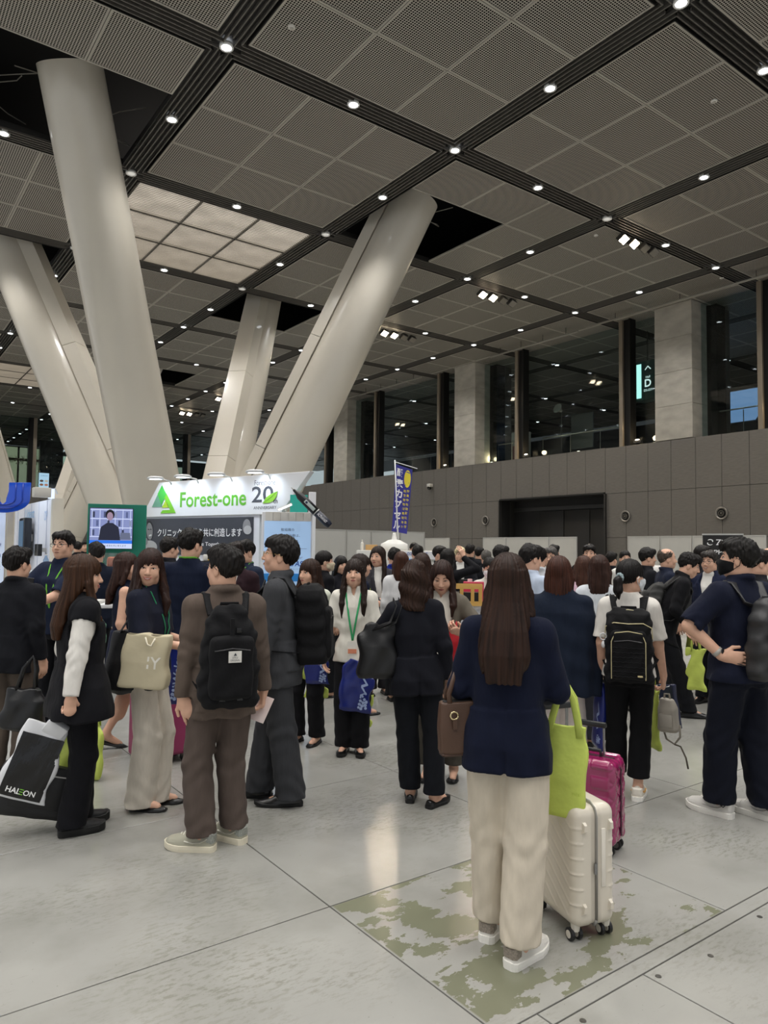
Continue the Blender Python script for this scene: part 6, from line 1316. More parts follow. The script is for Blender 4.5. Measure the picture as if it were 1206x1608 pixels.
t = thing('phone', 'white smartphone in the hand of the smiling woman', 'phone', woman_smile.world(woman_smile.wri[1] + woman_smile.hd[1] * 0.105 + np.array([0, 0, 0.012]))); t.rotation_euler = (0.5, 0.4, woman_smile.rz - 0.5); MB().box((0, 0, 0), (0.072, 0.15, 0.009)).build('case', plastic('#d9d7d4', 0.25), t, bevel=0.004)
MB().box((-0.018, 0.052, -0.006), (0.03, 0.03, 0.004)).build('camera_bump', plastic('#3a3a3c', 0.2), t, bevel=0.002)
t = thing('phone', 'red smartphone held up by the woman in the grey-beige jacket', 'phone', woman_phone.world((woman_phone.wri[1] + woman_phone.wri[-1]) / 2 + np.array([-0.015, 0.085, 0.045]))); t.rotation_euler = (0.9, 0.15, woman_phone.rz + 0.15); MB().box((0, 0, 0), (0.078, 0.155, 0.011)).build('case', plastic('#9c2747', 0.3), t, bevel=0.004); MB().box((0, 0, 0.006), (0.07, 0.146, 0.002)).build('screen', plastic('#20242c', 0.1), t)
t = thing('leaflet', 'folded pinkish leaflet in the right hand of the brown suit man', 'paper', man_brown.world(man_brown.wri[1] + man_brown.hd[1] * 0.12)); t.rotation_euler = (0.3, 0.5, man_brown.rz + 1.1); MB().box((0, 0, 0), (0.004, 0.09, 0.15)).build('sheet', plastic('#d8c8c4', 0.5), t); MB().box((0.004, 0, 0.02), (0.002, 0.08, 0.06)).build('print', plastic('#b98a8c', 0.5), t)
# black totes
t = spot('tote_bag', 'large soft black tote on the left shoulder of the woman in the black suit', 'bag', (2.742, 3.775, 0.80), -12, 0)
F, o = soft(t, [(0.0, 0.125, 0.05, 0), (0.03, 0.135, 0.075, 0), (0.2, 0.125, 0.07, 0), (0.34, 0.10, 0.03, 0)], leather('#0f0f11', 0.5), vox=0.008, wr=0.006)
p0 = to_local(t, woman_black.world(woman_black.T(-0.12, -0.0, 0.500)))
for dx in (-0.02, 0.015): handle(t, [(-0.05, -0.04, 0.31), p0 + Vector((-0.04 + dx, -0.075, -0.12)), p0 + Vector((dx, -0.065, -0.02)), p0 + Vector((dx, 0.0, 0.022)), p0 + Vector((dx, 0.07, -0.1)), (0.05, 0.03, 0.33)], leather('#0f0f11', 0.5), 0.014, up=(1, 0.3, 0))
t = spot('shoulder_bag', 'small black shoulder bag with metal clasp beside the white blouse woman', 'bag', (3.40, 4.83, 0.90), 0, 6)
F, o = soft(t, [(0.0, 0.06, 0.035, 0), (0.02, 0.078, 0.05, 0), (0.12, 0.075, 0.045, 0), (0.2, 0.05, 0.02, 0)], leather('#121214', 0.35), vox=0.008, wr=0.003); MB().tube([(-0.03, -0.05, 0.12), (0.0, -0.056, 0.10), (0.03, -0.05, 0.13)], 0.005, 6).build('clasp', mat('steel', '#8d8d8d', 0.25, 0.8), t)
p0 = to_local(t, woman_blouse.world(woman_blouse.T(-0.105, 0.0, 0.495))); handle(t, [(-0.02, -0.03, 0.19), p0 + Vector((0.01, -0.08, -0.15)), p0 + Vector((0, -0.06, -0.02)), p0 + Vector((0, 0, 0.015)), p0 + Vector((0.01, 0.07, -0.12)), (0.03, 0.03, 0.19)], leather('#121214', 0.35), 0.009, up=(1, 0, 0))
t = spot('tote_bag', 'red bag hanging from the arm of the woman with the red phone', 'bag', (3.455, 3.80, 0.78), 10, -6); F, o = soft(t, [(0.0, 0.06, 0.01, 0), (0.03, 0.075, 0.03, 0), (0.2, 0.07, 0.025, 0), (0.3, 0.03, 0.01, 0)], mat('red_nylon', '#c3232f', 0.5, bump=(9, 0.006)), wr=0.005); handle(t, [(-0.02, 0, 0.28), (-0.01, 0.02, 0.34), (0.01, 0.03, 0.34), (0.02, 0, 0.28)], mat('red_nylon', '#c3232f', 0.5), 0.01)
lime_bag('lime bag below the red bag of the woman with the red phone', (3.555, 3.93, 0.66), 0.15, 0.32, 30)
# bags between the draped jacket woman and the ponytail woman
blue_bag('thin blue carrier bag seen edge-on left of the ponytail woman', (4.175, 3.155, 0.50), 0.14, 0.46, 62, 6, 'W')
t = spot('handbag', 'taupe leather handbag hanging left of the ponytail woman', 'bag', (4.255, 3.125, 0.335), 25, 4); F, o = soft(t, [(0.0, 0.075, 0.04, 0), (0.015, 0.082, 0.05, 0), (0.12, 0.07, 0.04, 0), (0.20, 0.045, 0.02, 0)], leather('#8a7566', 0.45), wr=0.002, pw=4); handle(t, [(-0.025, 0, 0.19), (-0.02, 0, 0.25), (0.0, 0, 0.28), (0.02, 0, 0.25), (0.025, 0, 0.19)], leather('#8a7566', 0.45), 0.007, flat=0.6); MB().box((0, -0.043, 0.15), (0.006, 0.006, 0.07)).build('tassel', leather('#5d4d42', 0.5), t)
lime_bag('lime bag beside the right leg of the ponytail woman', (4.50, 2.955, 0.47), 0.14, 0.40, 55, -4)
t = spot('mini_backpack', 'small light grey backpack with dangling straps held by the ponytail woman', 'bag', (4.485, 2.825, 0.415), 18, -3); F, o = soft(t, [(0.0, 0.055, 0.04, 0), (0.02, 0.066, 0.055, 0), (0.15, 0.06, 0.05, 0), (0.22, 0.04, 0.03, 0)], leather('#a39c90', 0.5), wr=0.002, pw=4); MB().box((0, -0.052, 0.08), (0.09, 0.014, 0.09)).build('front_pocket', leather('#aaa397', 0.5), t, bevel=0.01)
handle(t, [(-0.02, 0, 0.21), (-0.015, 0, 0.25), (0.015, 0, 0.25), (0.02, 0, 0.21)], leather('#a39c90', 0.5), 0.007); handle(t, [(-0.04, 0.0, 0.02), (-0.02, 0.0, -0.05), (0.03, 0.0, -0.08), (0.07, 0, -0.03), (0.075, 0, 0.05)], fabric('#8d877c'), 0.007, 'strap'); handle(t, [(0.03, 0.0, -0.08), (0.07, 0.0, -0.09), (0.10, 0.0, -0.16), (0.11, 0, -0.23)], fabric('#6d675d'), 0.006, 'strap')
t = spot('carrier_bag', 'navy paper bag behind the small grey backpack', 'bag', (4.63, 2.895, 0.40), 40, -8); F, o = soft(t, [(0.0, 0.07, 0.03, 0), (0.01, 0.075, 0.035, 0), (0.30, 0.06, 0.02, 0)], mat('navy_paper', '#171d3c', 0.4), wr=0.002, pw=6); hq = to_local(t, woman_pony.world(woman_pony.wri[1] + woman_pony.hd[1] * 0.09)); handle(t, [(-0.03, 0, 0.29), hq, (0.03, 0, 0.29)], fabric('#d9d9d9'), 0.005)
# backpacks
def backpack(p, label, col='#151517', w=0.155, h=0.235, d=0.085, z=0.22, m=None, trim=None, kind='round'):
    t = p.frame('backpack', label, 'backpack'); m = m or fabric(col, 0.75); k = p.k
    sy = -min(p.surf(0, 0.36, -1, 0)[1], p.surf(0, 0.2, -1, 0)[1]) if True else 0.13
    R = p.Rt; c = p.T(0, 0, z) - R @ np.array([0, sy - 0.004 + d + (p.T(0, 0, z)[1]), 0]); 
    c = np.array([p.T(0, 0, z)[0], 0, p.T(0, 0, z)[2]]) + R @ np.array([0, 0, 0]); c[1] = -sy - d * 0.93
    F = Field(c - np.array([w + 0.06, d + 0.09, h + 0.06]), c + np.array([w + 0.06, d + 0.06, h + 0.06]), 0.0075)
    if kind == 'round': F.slices([(-h, w * 0.86, d * 0.8, 0), (-h * 0.85, w, d, 0), (-h * 0.2, w * 0.98, d, 0), (h * 0.45, w * 0.86, d * 0.86, 0), (h * 0.85, w * 0.62, d * 0.6, 0.01), (h, w * 0.36, d * 0.35, 0.015)], c, R, pw=3.0)
    else: F.slices([(-h, w * 0.97, d * 0.9, 0), (-h * 0.9, w, d, 0), (h * 0.5, w * 0.98, d, 0), (h * 0.86, w * 0.86, d * 0.8, 0.008), (h, w * 0.62, d * 0.5, 0.012)], c, R, pw=4.0)
    ph = rnd.uniform(0, 9); F.wrinkle(lambda x, y, zz: 0.0035 * np.sin(30 * x + 34 * zz + 2.4 * np.sin(18 * x + ph)) * np.clip(1.2 - abs(0), 0, 1) + 0.0025 * np.sin(70 * zz + 3 * np.sin(25 * x)))
    link('pack_body', F.net('pack_body'), m, t)
    pw_, ph_ = w * 0.72, h * (0.62 if kind == 'round' else 0.66); pc = c + R @ np.array([0, -d * 0.9, -h * 0.2 if kind == 'round' else -h * 0.24]); G = Field(pc - np.array([pw_ + 0.03, 0.08, ph_ + 0.03]), pc + np.array([pw_ + 0.03, 0.08, ph_ + 0.03]), 0.007); G.rbox(pc, (pw_, 0.035, ph_), 0.033, M=R); G.wrinkle(lambda x, y, zz: 0.003 * np.sin(36 * x - 40 * zz + ph)); link('front_pocket', G.net('front_pocket'), m, t)
    Q = lambda x, y, zz: pc + R @ np.array([x, -0.036 + y, zz])
    MB().tube([Q(-pw_ * 0.8, 0, ph_ * 0.55), Q(0, -0.002, ph_ * 0.62), Q(pw_ * 0.8, 0, ph_ * 0.55)], 0.004, 6).build('zip', mat('zip_dark', '#2d2d2f', 0.35, 0.3), t)
    if trim:
        for pp, qq in ((pw_ * 0.97, ph_ * 0.98), ):
            tr = [Q(-pp, 0.02, -qq), Q(-pp, 0.008, qq * 0.55), Q(-pp * 0.78, 0.006, qq * 0.92), Q(0, 0.004, qq), Q(pp * 0.78, 0.006, qq * 0.92), Q(pp, 0.008, qq * 0.55), Q(pp, 0.02, -qq)]; MB().tube(tr, 0.0032, 5).build('trim', mat('pale_zip', trim, 0.5), t)
        C = lambda x, y, zz: c + R @ np.array([x, y, zz]); MB().tube([C(-w * 0.98, -d * 0.5, h * 0.2), C(-w * 0.95, -d * 0.72, h * 0.5), C(-w * 0.6, -d * 0.88, h * 0.62), C(0, -d * 0.97, h * 0.6), C(w * 0.6, -d * 0.88, h * 0.62), C(w * 0.95, -d * 0.72, h * 0.5), C(w * 0.98, -d * 0.5, h * 0.2)], 0.0032, 5).build('trim', mat('pale_zip', trim, 0.5), t)
        MB().tube([C(-w * 0.8, 0.0, h * 0.8), C(-w * 0.5, -d * 0.35, h * 0.93), C(0, -d * 0.45, h * 0.97), C(w * 0.5, -d * 0.35, h * 0.93), C(w * 0.8, 0, h * 0.8)], 0.0032, 5).build('trim', mat('pale_zip', trim, 0.5), t)
    C = lambda x, y, zz: c + R @ np.array([x, y, zz])
    MB().tube([C(-0.05, d * 0.3, h * 0.9), C(-0.045, d * 0.2, h * 1.02), C(0.045, d * 0.2, h * 1.02), C(0.05, d * 0.3, h * 0.9)], 0.009, 8, flat=0.5, up=(0, 1, 0)).build('top_handle', m, t, smooth=True)
    for i in (-1, 1):
        a = p.surf(i * 0.075, 0.30, -1, 0.0); pts = [C(i * w * 0.42, d * 0.75, h * 0.78), p.surf(i * 0.085, 0.40, -1, 0.012), p.T(i * 0.096, -0.055, 0.498) + np.array([0, 0, 0.012]), p.T(i * 0.100, 0.0, 0.502) + np.array([0, 0, 0.018]), p.surf(i * 0.102, 0.43, 1, 0.012), p.surf(i * 0.105, 0.32, 1, 0.012), p.surf(i * 0.125, 0.18, 1, 0.012), p.T(i * 0.165, 0.02, 0.08) + np.array([i * 0.02, 0, 0]), C(i * w * 0.9, d * 0.6, -h * 0.7)]
        MB().tube(pts, [0.03, 0.033, 0.033, 0.033, 0.032, 0.028, 0.014, 0.011, 0.011], 8, flat=0.28, up=(0, 0.35, 1)).build('strap', m, t, smooth=True)
    return t, Q, C, R
t, Q, C, R = backpack(man_brown, 'black backpack with small white label on the back of the brown suit man', '#131315', 0.158, 0.265, 0.085, 0.195)
Rm = Matrix(R.tolist()); MB().box(Vector(Q(0.012, -0.004, 0.06)), (0.066, 0.006, 0.058), M=Rm).build('label', fabric('#dcd9d2'), t); lettering('▲', plastic('#30343c'), t, Q(0.012, -0.009, 0.074), frame3((1, 0, 0)), h=0.014, name='print'); lettering('STYLE\nORIGINAL', plastic('#30343c'), t, Q(0.012, -0.009, 0.050), frame3((1, 0, 0)), h=0.022, w=0.05, name='print')
MB().box(Vector(C(0.0, -0.088, 0.145)), (0.022, 0.012, 0.11), M=Rm).build('lid_strap', fabric('#19191b'), t); MB().box(Vector(C(0.035, -0.09, 0.14)), (0.03, 0.018, 0.028), M=Rm).build('buckle', plastic('#0c0c0d', 0.25), t, bevel=0.004)
for s_ in (-1, 1): MB().box(Vector(C(s_ * 0.045, -0.088, -0.215)), (0.03, 0.012, 0.012), M=Rm).build('loop', plastic('#0c0c0d', 0.4), t)
backpack(man_grey, 'large plain black backpack on the man in the charcoal suit', '#0f0f11', 0.15, 0.25, 0.10, 0.235, kind='box')
t, Q, C, R = backpack(woman_pony, 'black box backpack with cream zip piping on the ponytail woman', '#101012', 0.148, 0.235, 0.085, 0.20, trim='#c9bd92', kind='box')
MB().box(Vector(Q(0.07, -0.003, -0.125)), (0.03, 0.004, 0.011)).build('label', mat('gold', '#d8c79a', 0.25, 0.8), t)
for k_ in range(7): MB().tube([Q(x, -0.001 - 0.001, 0.045 - 0.03 * k_ + 0.006 * (j % 2)) for j, x in enumerate(np.linspace(-0.1, 0.1, 13))], 0.0028, 5).build('chevron_stitch', fabric('#19191b'), t)
kr = MB(); kr.tube([C(-0.155, -0.03, 0.05 + 0) + np.array([0.02 * math.cos(a), -0.02, 0.022 * math.sin(a)]) for a in np.linspace(0, 2 * PI, 13)], 0.005, 6); kr.build('key_ring', plastic('#c9c9c9', 0.3), t, smooth=True); MB().ball(Vector(C(-0.155, -0.05, -0.0)), (0.014, 0.012, 0.024), 8).build('charm', plastic('#d9d9d9', 0.3), t, smooth=True)
backpack(man_polo, 'dark grey leather-look backpack on the masked man in the polo shirt', '#2b2b2c', 0.155, 0.24, 0.095, 0.20, m=leather('#2b2b2c', 0.5))
t = thing('wrist_watch', 'grey smart watch on the left wrist of the masked man in the polo shirt', 'watch', man_polo.world(man_polo.wri[-1] - unit(man_polo.wri[-1] - man_polo.elb[-1]) * 0.03)); dq = Matrix.Rotation(man_polo.rz, 3, 'Z') @ Vector(unit(man_polo.wri[-1] - man_polo.elb[-1])); MB().tube([Vector((0, 0, 0)) - dq * 0.012, dq * 0.012], 0.0345, 14).build('strap', plastic('#a9a49b', 0.5), t, smooth=True); MB().ball((0.0, -0.034, 0.006), (0.016, 0.008, 0.018), 8).build('dial', plastic('#15161a', 0.15), t)
# ------------------------------------------------------------------ the people further back
def crowd(label, pos, H, phi, male, top='suit', tcol='#17181d', bcol='#15161a', hair='short', hcol='#15110f', L=0.25, head=(0, 0, 0), face=None, detail=0, lean=0, arms=None, vneck=None, lanyard=None, sleeve=None, feet=None, shoe='#111112', bangs=False, locks=0.0, fat=None, shirt='#e2e0da', skirt=None):
    f = feet or {1: (0.085, 0.02, 8), -1: (-0.085, -0.01, 8)}
    p = P_(pos, phi, H, male=male, head=head, detail=detail, lean=lean, arms=arms, feet=f, fat=fat)
    p.body(label, face=face if face is not None else (dict(eyes=0.9) if abs(((phi + head[0] + 180) % 360) - 180) > 60 else None), legs_bare=bool(skirt))
    if skirt: p.skirt(*skirt)
    else: p.trousers(bcol, rk=0.082 if male else 0.078, rh=0.075, hemz=0.055, amp=1.0)
    if top == 'suit':
        if vneck is not None: p.top('shirt', shirt, hem=0.0, sleeve=0, fit=0.94, grow=-0.004, amp=0.3)
        p.top('suit_jacket', tcol, hem=-0.14, sleeve=1.0, flare=0.006, vneck=vneck, lapel=vneck is not None and detail > 0, grow=0.003)
    else: p.top(top, tcol, hem=-0.06, sleeve=1.0 if sleeve is None else sleeve, thick_sleeve=1.2 if sleeve else 1.05, loose=1.04, collar=top in ('polo_shirt', 'shirt'))
    if hair: p.hair(hair, hcol, L=L, bangs=bangs, locks=locks, curl=0.2 if hair == 'bob' else 0)
    if shoe == 'heel': p.shoes('heel', '#0d0d0e', '#0d0d0e')
    elif shoe: p.shoes('leather' if male else 'flat', shoe)
    if lanyard: p.lanyard(lanyard, badge_on=False)
    return p
GRN = '#74c043'; BR = '#2c1b13'
m1 = crowd('person in black jacket and brown trousers, back view at the left picture edge', (0.95, 5.77), 1.59, 32, True, bcol='#5a5048', detail=2, head=(12, 6, 0), lean=4)
m2 = crowd('person in navy polo with glasses and green lanyard, holding a black pouch', (1.48, 6.73), 1.74, 222, True, 'polo_shirt', '#1b2338', detail=2, sleeve=0.5, head=(-8, 4, 0), face=dict(glasses='#2a2a2c', smile=0.3), lanyard=GRN, arms={1: dict(w=(0.13, 0.30, 1.36), pole=(0.8, -0.3, -1), hd=(0.1, 0.3, 1), hn=(-1, 0.2, 0), curl=1.1), -1: dict(w=(-0.05, 0.40, 1.12), pole=(-0.6, -0.4, -1), hd=(0.2, 1, -0.1), curl=0.6)})
m3 = crowd('person in dark navy suit with green lanyard seen from behind, left of the smiling woman', (2.14, 8.15), 1.65, -6, True, tcol='#151b2a', detail=1, lanyard=GRN, head=(-12, 0, 0))
m4 = crowd('person in sleeveless navy dress and black high heels half hidden behind the smiling woman', (1.80, 5.95), 1.56, 88, False, 'dress_top', '#171c2e', hair='long', hcol='#33201a', L=0.30, detail=1, sleeve=0.0, skirt=('#1a2036', 0.50, 0.02), feet={1: (0.05, 0.16, 6, 0.05), -1: (-0.05, -0.12, 6, 0.05)}, shoe='heel', head=(20, 0, 0))
m5 = crowd('tall person in navy t-shirt with green lanyard in front of the booth banner', (2.19, 5.61), 1.765, 18, True, 't_shirt', '#141b2e', '#12161f', detail=2, sleeve=0.5, head=(22, 0, 0), lanyard=GRN, fat=0.9, arms={1: dict(w=(0.20, 0.26, 1.12), pole=(0.5, -1, -0.6), curl=0.8), -1: dict(w=(-0.10, 0.3, 1.1))})
m6 = crowd('person in black jacket turned right behind the tall booth man', (2.78, 7.7), 1.72, 58, True, detail=1)
m7 = crowd('person with thinning hair in dark maroon suit between the two suited men', (2.83, 6.15), 1.66, 205, True, tcol='#2a1a20', detail=1, hcol='#211a17', vneck=0.2, head=(-20, 8, 0))
m8 = crowd('person in dark polo with green lanyard and glasses behind the maroon suit', (3.22, 6.75), 1.69, 235, True, 'polo_shirt', '#20283a', detail=1, sleeve=0.5, lanyard=GRN, face=dict(glasses='#222222'))
m9 = crowd('person in pale blouse with dark bob looking left behind the grey suit man', (3.13, 5.30), 1.515, 212, False, 'blouse', '#c9ccbd', '#131316', 'long', BR, 0.24, detail=2, sleeve=0.6, head=(14, 0, 0), face=dict(eyes=0.9, smile=-0.2), bangs=True, locks=0.24, lanyard='#a9cdb4')
m10 = crowd('person in black jacket with beige mask and tied-back hair facing right beside the booth poster', (4.22, 6.84), 1.585, 62, False, tcol='#121216', hair='pony', detail=1, face=dict(mask='#cdbfa4'), head=(16, 0, 0))
m11 = crowd('person with dark hair half hidden behind the white blouse woman', (4.87, 7.5), 1.52, 150, False, tcol='#1c1c22', hair='long', detail=0, bangs=True)
m12 = crowd('person in dark top with fluorescent strap facing right behind the white blouse woman', (4.09, 5.94), 1.56, 70, False, 'cardigan', '#1a1f30', hair='long', hcol='#251a16', L=0.22, detail=1, head=(10, 0, 0), bangs=True)
m12.strap([m12.surf(0.07, 0.2, -1, 0.01), m12.surf(0.09, 0.42, -1, 0.012), m12.T(0.10, 0.0, 0.51), m12.surf(0.10, 0.42, 1, 0.012), m12.surf(0.10, 0.2, 1, 0.01)], 0.022, fabric('#b9d834'), m12.root, 'fluorescent_strap', 0.25)
m13 = crowd('person with very long dark hair in grey suit, arms folded, before the white capsule', (4.82, 6.64), 1.65, 168, False, tcol='#3c3b40', bcol='#333237', hair='long', hcol='#231813', L=0.42, locks=0.40, detail=1, vneck=0.1, head=(40, 0, 0), arms={1: dict(w=(-0.03, 0.22, 1.04), pole=(1, -0.5, -0.5), hd=(-1, 0.1, 0.1), hn=(0, -1, 0)), -1: dict(w=(0.03, 0.24, 1.02), pole=(-1, -0.5, -0.5), hd=(1, 0.1, 0.0), hn=(0, -1, 0))})
m14 = crowd('person in bright blue polo shirt seen from behind at the blue screen', (5.81, 7.66), 1.63, 14, True, 'polo_shirt', '#22358c', detail=1, sleeve=0.5)
m15 = crowd('person with reddish brown hair and white top, back view, behind the black suit woman', (4.80, 6.2), 1.59, -4, False, 'blouse', '#d8d8d8', hair='bob', hcol='#3d2419', L=0.2, detail=0)
m16 = crowd('person with dark brown hair, back view, just left of the woman with the phone', (4.33, 5.27), 1.58, 2, False, 'blouse', '#c9ccd2', hair='long', hcol=BR, L=0.24, detail=1)
m17 = crowd('person in black suit seen from behind among the distant visitors at the middle', (6.5, 8.02), 1.68, 6, True, detail=0)
m18 = crowd('person in black suit half turned beside the woman raising her hand', (6.96, 8.06), 1.67, 110, True, detail=0)
m19 = crowd('person in black with long hair raising a hand to the head', (5.99, 6.78), 1.63, 40, False, tcol='#131317', hair='long', hcol='#15110f', L=0.28, detail=1, arms={1: dict(w=(0.13, 0.14, 1.53), pole=(1, 0.2, -0.6), hd=(-0.2, -0.3, 1), curl=0.4)})
m20 = crowd('person with bleached blond hair in black suit holding a tablet', (7.8, 8.55), 1.66, 172, True, hcol='#cdbd97', vneck=0.1, detail=1, arms={1: dict(w=(0.08, 0.28, 1.1), pole=(1, -0.6, -0.6), curl=0.9), -1: dict(w=(-0.08, 0.28, 1.1), pole=(-1, -0.6, -0.6))})
m21 = crowd('person in black suit behind the blond man, turned away', (8.69, 9.27), 1.72, 20, True, detail=0)
m22 = crowd('person in white top with white mask and dark tied hair at the red box table', (5.70, 5.76), 1.535, 178, False, 'blouse', '#d9d6cc', hair='pony', detail=1, face=dict(mask='#dfe2e4', eyes=0.8), head=(0, -12, 0))
m23 = crowd('person with short grey hair in dark clothes far behind the masked woman', (8.28, 8.45), 1.61, 10, True, hcol='#55524e', detail=0)
m24 = crowd('person with dark swept hair in black turned right, left of the long-haired head', (6.66, 6.53), 1.68, 62, True, detail=1)
m25 = crowd('person with dark hair in pale blue shirt turned right, behind the long brown hair', (4.77, 4.32), 1.67, 50, True, 'shirt', '#b9c4d6', detail=1)
m26 = crowd('person with grey hair and glasses in white shirt facing the camera beside the auburn bob', (6.79, 5.82), 1.66, 196, True, 'shirt', '#d9d8d2', hcol='#4a4744', detail=1, face=dict(glasses='#3a3a3a'))
m27 = crowd('person with black hair and white shirt, back view, left of the auburn bob', (5.9, 5.23), 1.66, 0, True, 'shirt', '#cfd2d6', detail=0)
m28 = crowd('person whose dark hair shows above the grey partition left of the auburn bob', (10.55, 9.63), 1.76, 0, True, detail=0)
m29 = crowd('person whose head shows above the partition right of the grey-haired man', (9.79, 8.33), 1.73, 40, True, detail=0)
m30 = crowd('broad person in black facing the camera in front of the dark door', (7.9, 6.12), 1.71, 184, True, 'shirt', '#131316', detail=1, fat=1.08)
m31 = crowd('person with brown shoulder-length hair in white shirt with black tote straps, back view', (5.09, 3.84), 1.585, 6, False, 'shirt', '#d6dade', bcol='#2a2a2e', hair='bob', hcol='#35211a', L=0.21, detail=1)
m32 = crowd('person in pale pink top behind the white shirt woman', (5.72, 4.5), 1.57, -10, False, 'blouse', '#d9b6c4', bcol='#3a3a3e', hair='bob', hcol='#432a20', L=0.21, detail=1)
m33 = crowd('person whose dark hair shows far behind the ponytail woman', (9.49, 6.94), 1.61, 30, True, detail=0)
m34 = crowd('person in white top looking down far behind the ponytail woman', (9.15, 6.45), 1.64, 165, False, 'blouse', '#dcdad4', hair='pony', detail=0)
m35 = crowd('person in white shirt with lanyard before the right grey partition', (9.58, 6.37), 1.685, 192, True, 'shirt', '#dcdad6', detail=0, lanyard='#c88a9a')
m36 = crowd('person with dark hair in black jacket turned right, left of the bald man', (8.05, 5.35), 1.665, 68, True, detail=1)
m37 = crowd('bald person in navy suit turned right', (7.61, 4.80), 1.66, 72, True, tcol='#1f2536', hair='bald', hcol='#2a2522', detail=1, skin='#c8997c') if False else crowd('bald person in navy suit turned right', (7.61, 4.80), 1.66, 72, True, tcol='#1f2536', hair='bald', hcol='#4a4038', detail=1)
m38 = crowd('person in black suit with patterned tie and backpack leaning forward to the right', (6.61, 4.23), 1.66, 80, True, tcol='#131316', detail=2, lean=24, vneck=0.05, head=(4, -10, 0), face=dict(smile=0.8), feet={1: (0.08, 0.22, 5), -1: (-0.08, -0.25, 5)}, arms={1: dict(w=(0.22, 0.24, 0.88), hd=(0.1, 0.3, -1), curl=0.4)})
m38.strap([m38.surf(0, z, 1, 0.003) for z in (0.50, 0.42, 0.3, 0.12)], [0.013, 0.022, 0.028, 0.034], fabric('#5a3a40'), m38.root, 'tie', 0.25, (0, 1, 0))
backpack(m38, 'grey and black backpack on the man leaning forward', '#3c3c3b', 0.15, 0.22, 0.09, 0.25)
m39 = crowd('person with dark hair in black suit above the glasses man at the right', (8.73, 5.01), 1.71, 62, True, detail=0)
m40 = crowd('person in navy suit with glasses smiling, left of the masked man', (7.55, 4.25), 1.635, 206, True, tcol='#1c2238', hcol='#2f2b28', detail=2, face=dict(glasses='#2a2a2a', smile=0.9, eyes=0.6), vneck=0.2)
m41 = crowd('person with dark hair in dark suit turned right at the right picture edge', (6.47, 3.19), 1.65, 64, True, detail=1)
m42 = crowd('bald person in white shirt at the right picture edge', (7.77, 3.70), 1.68, 70, True, 'shirt', '#d6d4ce', hair='bald', hcol='#6a625a', detail=1)
m43 = crowd('distant person in dark suit below the screen at the left, facing away', (3.78, 15.86), 1.70, 0, True, detail=0)
m44 = crowd('distant person in dark suit below the screen at the left, facing the camera', (4.16, 16.82), 1.72, 170, True, detail=0)
m45 = crowd('person whose face shows above the partition right of the blue banner', (9.4, 11.72), 1.76, 160, True, detail=0)
m46 = crowd('person whose dark head shows beyond the blond man', (9.52, 9.9), 1.67, 30, True, detail=0)
# what they hold
t = spot('tote_bag', 'soft black tote held by the man at the left picture edge', 'bag', (0.985, 5.48, 0.36), 20, 4); F, o = soft(t, [(0.0, 0.13, 0.05, 0), (0.02, 0.145, 0.07, 0), (0.2, 0.14, 0.06, 0), (0.28, 0.12, 0.03, 0)], leather('#121214', 0.55), wr=0.005)
for y in (-0.03, 0.03): handle(t, [(-0.06, y, 0.26), (-0.03, y * 0.6, 0.42), (0.02, 0, 0.50), (0.05, y * 0.6, 0.42), (0.06, y, 0.26)], leather('#121214', 0.55), 0.009)
t = thing('pouch', 'black tablet pouch in the raised hand of the booth man with glasses', 'pouch', m2.world(m2.wri[1] + np.array([0.02, 0.03, 0.02]))); t.rotation_euler = (0.15, 0.15, -compass(m2.pos) * D2R - 0.2); MB().box((0.05, -0.02, -0.12), (0.17, 0.02, 0.21)).build('cover', leather('#16161a', 0.5), t, bevel=0.004); MB().box((0.05, -0.032, -0.06), (0.16, 0.004, 0.005)).build('seam', leather('#2a2a2e', 0.5), t)
t = thing('wrist_watch', 'dark wrist watch on the forearm above the left booth table', 'watch', m2.world(m2.wri[-1])); dq = Matrix.Rotation(m2.rz, 3, 'Z') @ Vector(m2.hd[-1]); MB().tube([Vector((0, 0, 0)) - dq * 0.012, dq * 0.012], 0.031, 12).build('strap', plastic('#2a2a2c', 0.4), t, smooth=True); MB().ball((-0.01, -0.03, 0.005), (0.018, 0.008, 0.018), 8).build('dial', plastic('#8f949a', 0.2), t)
lime_bag('small lime bag dangling between the leaning man and the masked man', tuple(m38.world(m38.wri[1] + m38.hd[1] * 0.09) - Vector((0, 0, 0.30))), 0.17, 0.40, 20)
lime_bag('narrow lime bag behind the tie of the leaning man', (7.75, 4.60, 0.72), 0.12, 0.36, 40)
t = thing('tablet', 'dark tablet held by the blond man', 'tablet', m20.world((0.0, 0.36, 1.1))); t.rotation_euler = (0.7, 0, m20.rz); MB().box((0, 0, 0), (0.17, 0.24, 0.01)).build('body', plastic('#1a1a1c', 0.3), t, bevel=0.003); MB().box((0, 0, 0.006), (0.15, 0.22, 0.002)).build('screen', plastic('#2a3440', 0.1), t)
